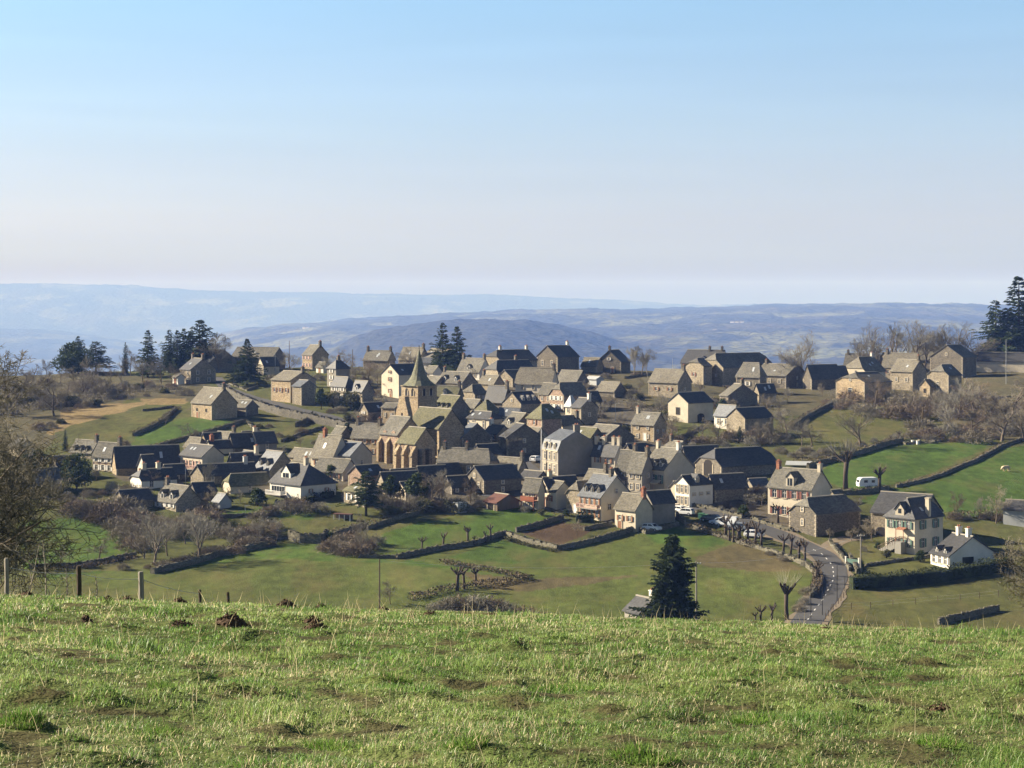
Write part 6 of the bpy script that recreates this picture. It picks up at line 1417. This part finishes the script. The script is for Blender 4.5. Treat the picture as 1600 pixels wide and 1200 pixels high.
pole('dark thin post beside the hedge corner on the road', 1320,925,24, 0, m='rubber', r=.05)
pole('slim pole beside the white half-hipped house at lower left', 290,758,30, 0, m='metal', r=.08)
pole('slim pole in front of the shed at the terraced garden', 447,804,26, 0, m='wood', r=.1)
def wire(label, a, b, sag=1.0, r=.022):
    c = MB(); c.tube([a.lerp(b, i/14)+Vector((0,0,-sag*4*(i/14)*(1-i/14))) for i in range(15)], [r]*15, 4); t = part('power_cable', c, ['metal'], None); tag(t, label, 'cable', 'overhead cables')
wire('thin pale cable from the big conifer pole to the villa gate pole', pb, pc, 1.5)
wire('thin pale cable from the bare field pole to the big conifer pole', pa, pb, 1.0)
# villa gate, pale field posts, white post
g = thing('garden_gate', 'green panel gate with white posts below the villa', 'gate', at(1332,886), R(-50))
for x in (-1.6,1.6): m = MB(); m.box((0,0,.8), (.28,.28,2.0)); m.box((0,0,1.85), (.36,.36,.12)); link('gate_post', m.mesh('gate_post', ['white']), g, (x,0,0))
m = MB(); m.box((0,0,.85), (2.8,.06,1.4)); m.box((0,-.05,.3), (2.8,.05,.1)); m.box((0,-.05,1.4), (2.8,.05,.1)); link('gate_panel', m.mesh('gate_panel', ['sh_green']), g)
def fence(label, pts, step, h, name='wire_fence', m='postwood'):
    Q = polyw(pts, step); o = Q[0].copy(); t = thing(name, label, 'fence', o); mm = MB(); mm.box((0,0,h/2-.2), (.1,.1,h+.4)); me = mm.mesh('post', [m])
    for q in Q: link('post', me, t, (q.x-o.x, q.y-o.y, zg(q.x,q.y)-o.z))
    w_ = MB()
    for z in (.45, .95):
        pts_ = [Vector((q.x-o.x, q.y-o.y, zg(q.x,q.y)-o.z+z*h)) for q in Q]; w_.tube(pts_, [.012]*len(pts_), 3)
    link('wires', w_.mesh('wires', ['metal']), t)
fence('wire fence with dark posts crossing the pale field at lower right', [(1300,955),(1360,951),(1430,945),(1500,938),(1560,932)], 3.2, 1.1, m='wood')
fence('wire fence along the wall at the right end of the road', [(1330,922),(1310,945),(1290,968)], 2.6, 1.1, m='wood')
fence('post fence below the pollards of the middle field', [(570,872),(600,872),(640,866)], 2.4, 1.1)
fence('wooden rail fence beside the cream annex with red window', [(866,804),(880,806),(905,803)], 1.3, 1.2, 'rail_fence', 'wood')
fence('fence of thin posts in the olive slope orchard', [(1240,712),(1290,708),(1330,700)], 2.6, 1.3, m='wood')
# stacked frames and garden things
m = MB(); m.box((0,0,1.2), (4.2,1.6,.12)); t = thing('garden_shelter', 'low garden shelter with rusty roof and white posts below the stone double-window house', 'shelter', at(536,812), R(-20)); link('roof', m.mesh('roof', ['redroof']), t)
for x in (-1.9,-.6,.6,1.9): m = MB(); m.box((x,-.6,.4), (.16,.16,1.7)); link('post', m.mesh('post', ['sh_white']), t)
m = MB(); m.box((0,.6,.4), (4,.1,1.6)); link('back_wall', m.mesh('back_wall', ['wood']), t)
for px, py, c in ((1426,694,'left'),(1434,695,'right')):
    m = MB(); m.box((0,0,.45), (.6,.55,.9)); m.box((0,0,.95), (.7,.65,.1)); tag(part('beehive', m, ['sh_white'], None, at(px,py), R(15)), 'small white beehive at the heap of field stones, the %s one' % c, 'beehive', 'white beehives')
m = MB(); m.box((0,0,.7), (.12,.12,2.2)); m.box((.5,0,1.7), (1.1,.08,.08)); tag(part('washing_post', m, ['sh_white'], None, at(383,803), 0), 'white washing post on the chalet lawn', 'post')
m = MB(); m.box((0,0,1.0), (2.2,2.0,2.2)); m.box((0,0,2.15), (2.5,2.3,.12)); tag(part('garden_hut', m, ['metal'], None, at(719,800), R(30)), 'little white-roofed garden hut at the top of the middle field', 'hut')
m = MB(); m.slab([[(-3.2,-1.2,.5),(3.2,-1.2,.5),(3.2,1.2,1.3),(-3.2,1.2,1.3)]], .12); m.box((-3,1,.4), (.15,.15,1.4)); m.box((3,1,.4), (.15,.15,1.4)); tag(part('sheet_roof', m, ['metal'], None, at(1248,729), R(-15)), 'bright metal sheet roof in the dark hedge behind the red-shuttered house', 'shelter')
# far farms on the hills
def farm(label, px, Yf, n, sc=1.0):
    X = (px-800)*Yf/F; o = thing('far_farmhouse', label, 'farmhouse', (X, Yf, zg(X,Yf)), R(-30), 'far white farms')
    for i in range(n):
        w_ = MB(); x = (i-(n-1)/2)*26*sc; l, d_, h_ = (20*sc, 10*sc, 6*sc); w_.box((x,0,h_/2-3), (l,d_,h_+6)); link('wall', w_.mesh('wall', ['white']), o)
        r_ = MB(); r_.slab([[(x-l/2-.5,-d_/2-.5,h_),(x+l/2+.5,-d_/2-.5,h_),(x+l/2+.5,0,h_+4*sc),(x-l/2-.5,0,h_+4*sc)],[(x-l/2-.5,0,h_+4*sc),(x+l/2+.5,0,h_+4*sc),(x+l/2+.5,d_/2+.5,h_),(x-l/2-.5,d_/2+.5,h_)]], .6); link('roof', r_.mesh('roof', ['tan']), o)
farm('tiny white farm on the far pale field above the lone skyline house', 478, 12000, 2, 1.0)
farm('tiny white farm on the far right-hand hillside above the biggest barn', 1152, 9600, 3, 1.0)
farm('single tiny white house on the hillside left of the far right farm', 1117, 8600, 1, .9)
# ------------------------------------------------------------------ the near meadow
def grass():
    N0 = 760000; rg = np.random.default_rng(5)
    t = rg.random(N0*2); Y = (3.4**.72+t*(37.5**.72-3.4**.72))**(1/.72)
    X = (rg.random(N0*2)-.5)*2*(.315*Y+.9)
    keep = (fbm(X*3.1+50, Y*3.1+20, 3) > .32) | (rg.random(N0*2) < .62)
    for hx, hy, hr in HOLES: keep &= ((X-hx)**2+((Y-hy)/.85)**2 > (hr*.92)**2)
    X, Y = X[keep][:N0], Y[keep][:N0]; n = len(X)
    Z = zt(X, Y)
    cl = np.clip((fbm(X*3.1+50, Y*3.1+20, 3)-.24)/.38, 0, 1); big = np.clip((fbm(X*.75+9, Y*.75+70, 2)-.47)/.16, 0, 1)
    ht = (.018+.031*rg.random(n)**1.6)*(.45+1.2*cl)*(1+1.9*big*rg.random(n))
    dist = np.clip(Y/14, .75, 2.2)
    wd_ = (.0020+.0016*rg.random(n))*dist
    an = rg.random(n)*2*np.pi; lean = .3+1.1*rg.random(n)
    dx, dy = np.cos(an), np.sin(an); fx, fy = -dy, dx
    rot = rg.random(n)*1.2-.6; wx, wy = fx*np.cos(rot)-fy*np.sin(rot), fx*np.sin(rot)+fy*np.cos(rot)
    P0 = np.stack([X, Y, Z-.012], 1); W = np.stack([wx, wy, 0*wx], 1)*wd_[:,None]
    mid = P0+np.stack([dx*ht*lean*.35, dy*ht*lean*.35, ht*.62], 1); tip = P0+np.stack([dx*ht*lean, dy*ht*lean, ht*(1.05-.35*lean)], 1)
    co = np.stack([P0-W, P0+W, mid-W*.8, mid+W*.8, tip], 1).reshape(-1, 3)
    b = np.arange(n)*5
    tri = np.concatenate([np.stack([b,b+1,b+3],1), np.stack([b,b+3,b+2],1), np.stack([b+2,b+3,b+4],1)])
    me = npmesh('grass', co, tri, 3)
    dry = np.clip((fbm(X*1.0+30, Y*1.0+3, 3)-.42)/.16, 0, 1)
    r = rg.random(n); c = np.empty((n,3)); g1 = np.array((.095,.20,.034)); g2 = np.array((.30,.395,.12)); st = np.array((.62,.54,.33)); br = np.array((.20,.15,.08))
    k = rg.random(n)[:,None]; hue = np.clip((fbm(X*1.5+70, Y*1.5+11, 3)-.34)/.22, 0, 1)[:,None]; k2 = np.clip(.65*k+.6*hue-.15, 0, 1); c[:] = g1*(1-k2)+g2*k2; c *= (.7+.45*cl)[:,None]
    d_ = r < (.06+.24*dry)*(1-.6*big); c[d_] = (st*(.75+.5*k))[d_]; e = (r > .955); c[e] = br
    colattr(me, np.repeat(c, 5, 0))
    m = bpy.data.materials.new('meadow_grass_blades'); m.use_nodes = True; nt = m.node_tree; Nn = nt.nodes; Lk = nt.links; pb_ = Nn['Principled BSDF']
    a = Nn.new('ShaderNodeAttribute'); a.attribute_name = 'tint'; Lk.new(a.outputs['Color'], pb_.inputs['Base Color']); pb_.inputs['Roughness'].default_value = .45; pb_.inputs['Specular IOR Level'].default_value = .4
    tr = Nn.new('ShaderNodeBsdfTranslucent'); Lk.new(a.outputs['Color'], tr.inputs[0]); mx = Nn.new('ShaderNodeMixShader'); mx.inputs[0].default_value = .5
    Lk.new(pb_.outputs[0], mx.inputs[1]); Lk.new(tr.outputs[0], mx.inputs[2]); Lk.new(mx.outputs[0], Nn['Material Output'].inputs[0])
    me.materials.append(m); o = link('grass', me); tag(o, kind='stuff')
    # dry stalks of last year
    ns = 2100; Y = 4+30*rg.random(ns)**1.1; X = (rg.random(ns)-.5)*2*(.31*Y+.6); Z = zt(X, Y); S = MB(); rr = random.Random(3)
    for i in range(ns):
        h = (.10+.28*rr.random()**2); q = Vector((X[i],Y[i],Z[i]-.02)); d = (rvec(rr)*.55+Vector((0,0,1))).normalized(); u = Vector((math.cos(i), math.sin(i), 0))*(.0015*max(1, Y[i]/10)); m1 = q+d*h*.5; e = q+d*h+rvec(rr)*h*.15
        S.add([q-u,q+u,m1+u*.8,m1-u*.8,e], [(0,1,2,3),(3,2,4)])
    tag(part('dry_grass_stalks', S, ['stalk']), kind='stuff')
HOLES = []
def molehill(label, px, py, wpx, hpx, group='molehills on the near meadow', seed=0):
    q = atm(px, py); s = q.y/F; rx = wpx*s/2; h = hpx*s*1.0+.012; HOLES.append((q.x, q.y, rx)); rg = random.Random(seed+px); V = []; n, k = 18, 7; m = MB()
    off = rg.random()*99
    for i in range(k):
        t = i/(k-1); rr = rx*(1-t)**.75; z = h*(1-(1-t)**2.2)
        for j in range(n):
            a_ = 2*math.pi*j/n; f = 1+.28*(vnoise(off+math.cos(a_)*1.3+t*2, off+math.sin(a_)*1.3)-.5)+.22*(rg.random()-.5)
            x, y = math.cos(a_)*rr*f, math.sin(a_)*rr*f*.85; V.append((x, y, zg(q.x+x,q.y+y)-q.z+z*(1+.3*(rg.random()-.5))-.03))
    m.add(V, [(i*n+j, i*n+(j+1)%n, (i+1)*n+(j+1)%n, (i+1)*n+j) for i in range(k-1) for j in range(n)]+[tuple((k-1)*n+j for j in range(n))])
    for i in range(int(30+wpx)):                    # loose crumbs of earth
        a_ = rg.random()*6.28; d = rx*rg.random()**.6*1.25; x, y = math.cos(a_)*d, math.sin(a_)*d*.85; z = zg(q.x+x,q.y+y)-q.z+max(0, h*(1-(d/rx)**1.6)); c = rx*(.05+.10*rg.random())
        P_ = [Vector((x,y,z))+rvec(rg)*c for _ in range(5)]; m.add(P_, [(0,1,2),(0,2,3),(0,3,4),(1,2,4),(2,3,4),(0,1,4)])
    tag(part('molehill', m, ['soil'], None, q), label, 'molehill', group)
for lb, px, py, w_, h_ in (('largest dark molehill, left of the middle of the meadow', 362,977,56,17), ('wide low molehill left of the largest one', 282,980,44,10),
    ('pair of crumbled earth heaps right of the largest molehill, front one', 492,983,42,9), ('crumbled earth heap behind the front one right of the largest molehill', 486,972,30,8),
    ('broad molehill on the crest in front of the lower field', 448,946,36,9), ('grassy molehill beside the broad one on the crest', 501,946,22,8),
    ('molehill at the foot of the leftmost fence post', 42,926,26,7), ('molehill between the second and third fence post', 170,940,28,7), ('molehill just right of the pale fence post', 203,933,26,5),
    ('low molehill under the small post tips on the crest', 281,942,28,8), ('small crumbled molehill left side of the meadow', 135,970,22,9), ('flat molehill near the left edge below the fence', 66,940,22,5),
    ('molehill on the crest under the bare field pole', 600,948,22,6), ('flat molehill on the crest below the near pollards', 672,948,26,6), ('molehill on the crest under the dry brambles', 769,955,24,5),
    ('small dark molehill right of the middle of the meadow', 643,965,14,5), ('low earth patch in front of the crest brambles', 612,987,18,5),
    ('earth patch low in the left half of the meadow', 400,1090,44,6), ('earth heap in the grass low at the right', 1468,1112,44,10), ('flat earth patch on the crest at the foot of the road', 1290,972,22,4)):
    molehill(lb, px, py, w_, h_)
grass()
# tussocks
tg = random.Random(77)
def tussock(label, px, py, wpx):
    q = atm(px, py); s = q.y/F; r_ = wpx*s/2; C = MB(); n = 760
    for i in range(n):
        a_ = tg.random()*6.28; d = r_*math.sqrt(tg.random()); x, y = math.cos(a_)*d, math.sin(a_)*d; b = Vector((x, y, zg(q.x+x,q.y+y)-q.z-.02)); h = .035+.075*tg.random()*(1-.5*d/r_)
        dr = (Vector((x,y,0))/max(r_,.01)*.55+rvec(tg)*.35+Vector((0,0,1))).normalized(); u = dr.cross(rvec(tg)).normalized()*.0032; m1 = b+dr*h*.6; e = b+dr*h+rvec(tg)*h*.25
        C.add([b-u,b+u,m1+u*.8,m1-u*.8,e], [(0,1,2,3),(3,2,4)], 1 if tg.random() < .16 else 0)
    tag(part('grass_tussock', C, ['tussock', 'straw'], None, q), label, 'grass tussock', 'lush tussocks in the meadow')
M['tussock'] = leafmat('lush_grass', (.10,.20,.03), (.20,.32,.07), .4, 6)
for lb, px, py, w_ in (('broad dark green tussock in the middle right of the meadow', 878,1078,120), ('big tussock at the bottom edge in front, left of centre', 520,1172,90), ('tussock at the bottom edge right of centre', 1010,1188,100),
    ('small green tussock below the earth patch', 252,1078,40), ('tussock right of the earth patch', 620,1066,44), ('dark tussock at the left bottom', 30,1130,70), ('tussock at the lower right under the earth heap', 1470,1165,70), ('green tussock low in the right half', 1180,1130,70), ('green tussock left of the middle', 250,1150,70), ('dark tussock in the right middle of the meadow', 1120,1060,50), ('tussock at the right bottom corner', 1570,1180,60), ('grass clump right of the lowest straw', 730,1165,60)):
    tussock(lb, px, py, w_)
# fence at the meadow crest
def crest_post(px, base, top, wpx, label, m='postwood', Y=36.5):
    X = (px-800)*Y/F; s = Y/F; z = zg(X,Y); zt_ = -(top-HOR)*s; w_ = wpx*s; b = MB(); hh = max(zt_-z, .3); n = 7
    b.tube([(0,0,-.3),(0.01,0,hh*.5),(0.0,0,hh-.03),(0,0,hh)], [w_*.52,w_*.5,w_*.48,w_*.38], n); tag(part('fence_post', b, [m], None, (X,Y,z)), label, 'fence post', 'old posts of the meadow fence')
    return Vector((X, Y, z+hh*.8))
p1 = crest_post(10, 915, 872, 7, 'leftmost slim fence post on the meadow crest')
p2 = crest_post(123, 920, 884, 8, 'dark mossy fence post, second from left on the crest', 'darkbark')
p3 = crest_post(220, 926, 893, 9, 'pale grey fence post, third from left on the crest')
p4 = crest_post(312, 929, 921, 5, 'short post tip showing over the crest right of the pale post', 'darkbark', 38)
p5 = crest_post(356, 931, 925, 5, 'lowest post tip showing over the crest', 'darkbark', 39)
for a_, b_, lb in ((p1,p2,'left'),(p2,p3,'middle'),(p3,p4,'right')): wire('rusty fence wire on the meadow crest, %s span' % lb, a_, b_, .05, .006)
# big bare trees reaching in from both edges
def edge_tree(label, px, Y, hm, seed, wide=1.0, name='bare_tree', **k):
    p = bare_proto(seed, H=hm, **k); X = (px-800)*Y/F; t = thing(name, label, 'tree', (X, Y, zg(X,Y)), 0, 'bare trees framing the meadow'); s = hm/p['H']; t.scale = (s*wide, s*wide, s)
    for nm, me in p['parts']: link(nm, me, t)
edge_tree('large grey bare tree reaching in from the left edge', -146, 46, 6.5, 103, 1.3, trunk=.085, spread=.6, up=.2, nsub=(15,11,10,9), fine=.0060, levels=4, bmat='bark', tmat='edgetwig', first=.04)
edge_tree('second bare tree behind the large one at the left edge', -22, 53, 5.6, 104, 1.0, trunk=.045, spread=.5, up=.6, nsub=(13,10,9,8), fine=.0052, levels=4, bmat='bark', tmat='edgetwig', first=.06)
edge_tree('low bare hawthorn at the right edge of the meadow', 1652, 46, 3.3, 105, 1.35, trunk=.04, spread=.55, up=.45, nsub=(13,10,9,8), fine=.005, levels=4, bmat='bark', tmat='edgetwig', first=.04)
def sapling(px, Y, hpx, seed, label):
    rg = random.Random(seed); X = (px-800)*Y/F; h = hpx*Y/F; z = zg(X,Y); m = MB(); top = Vector((rg.uniform(-.1,.25)*h,0,h)); m.tube([(0,0,-.1),top*.5+Vector((.03,0,0)),top], [.018,.014,.005], 5)
    for i in range(7):
        t = .2+.75*i/7; b = top*t; d = (rvec(rg)*.8+Vector((0,0,.8))).normalized(); m.tube([b,b+d*h*.28*(1.2-t)], [.008,.003], 4)
    tag(part('sapling', m, ['palebark'], None, (X,Y,z)), label, 'sapling', 'thin saplings at the crest fence')
sapling(72, 39, 100, 1, 'thin pale forked sapling between the first two fence posts'); sapling(40, 40, 90, 2, 'thin upright sapling beside the leftmost fence post'); sapling(150, 39, 46, 3, 'small twiggy sapling between the second and third fence post'); sapling(104, 41, 60, 4, 'leaning sapling just left of the dark mossy post')
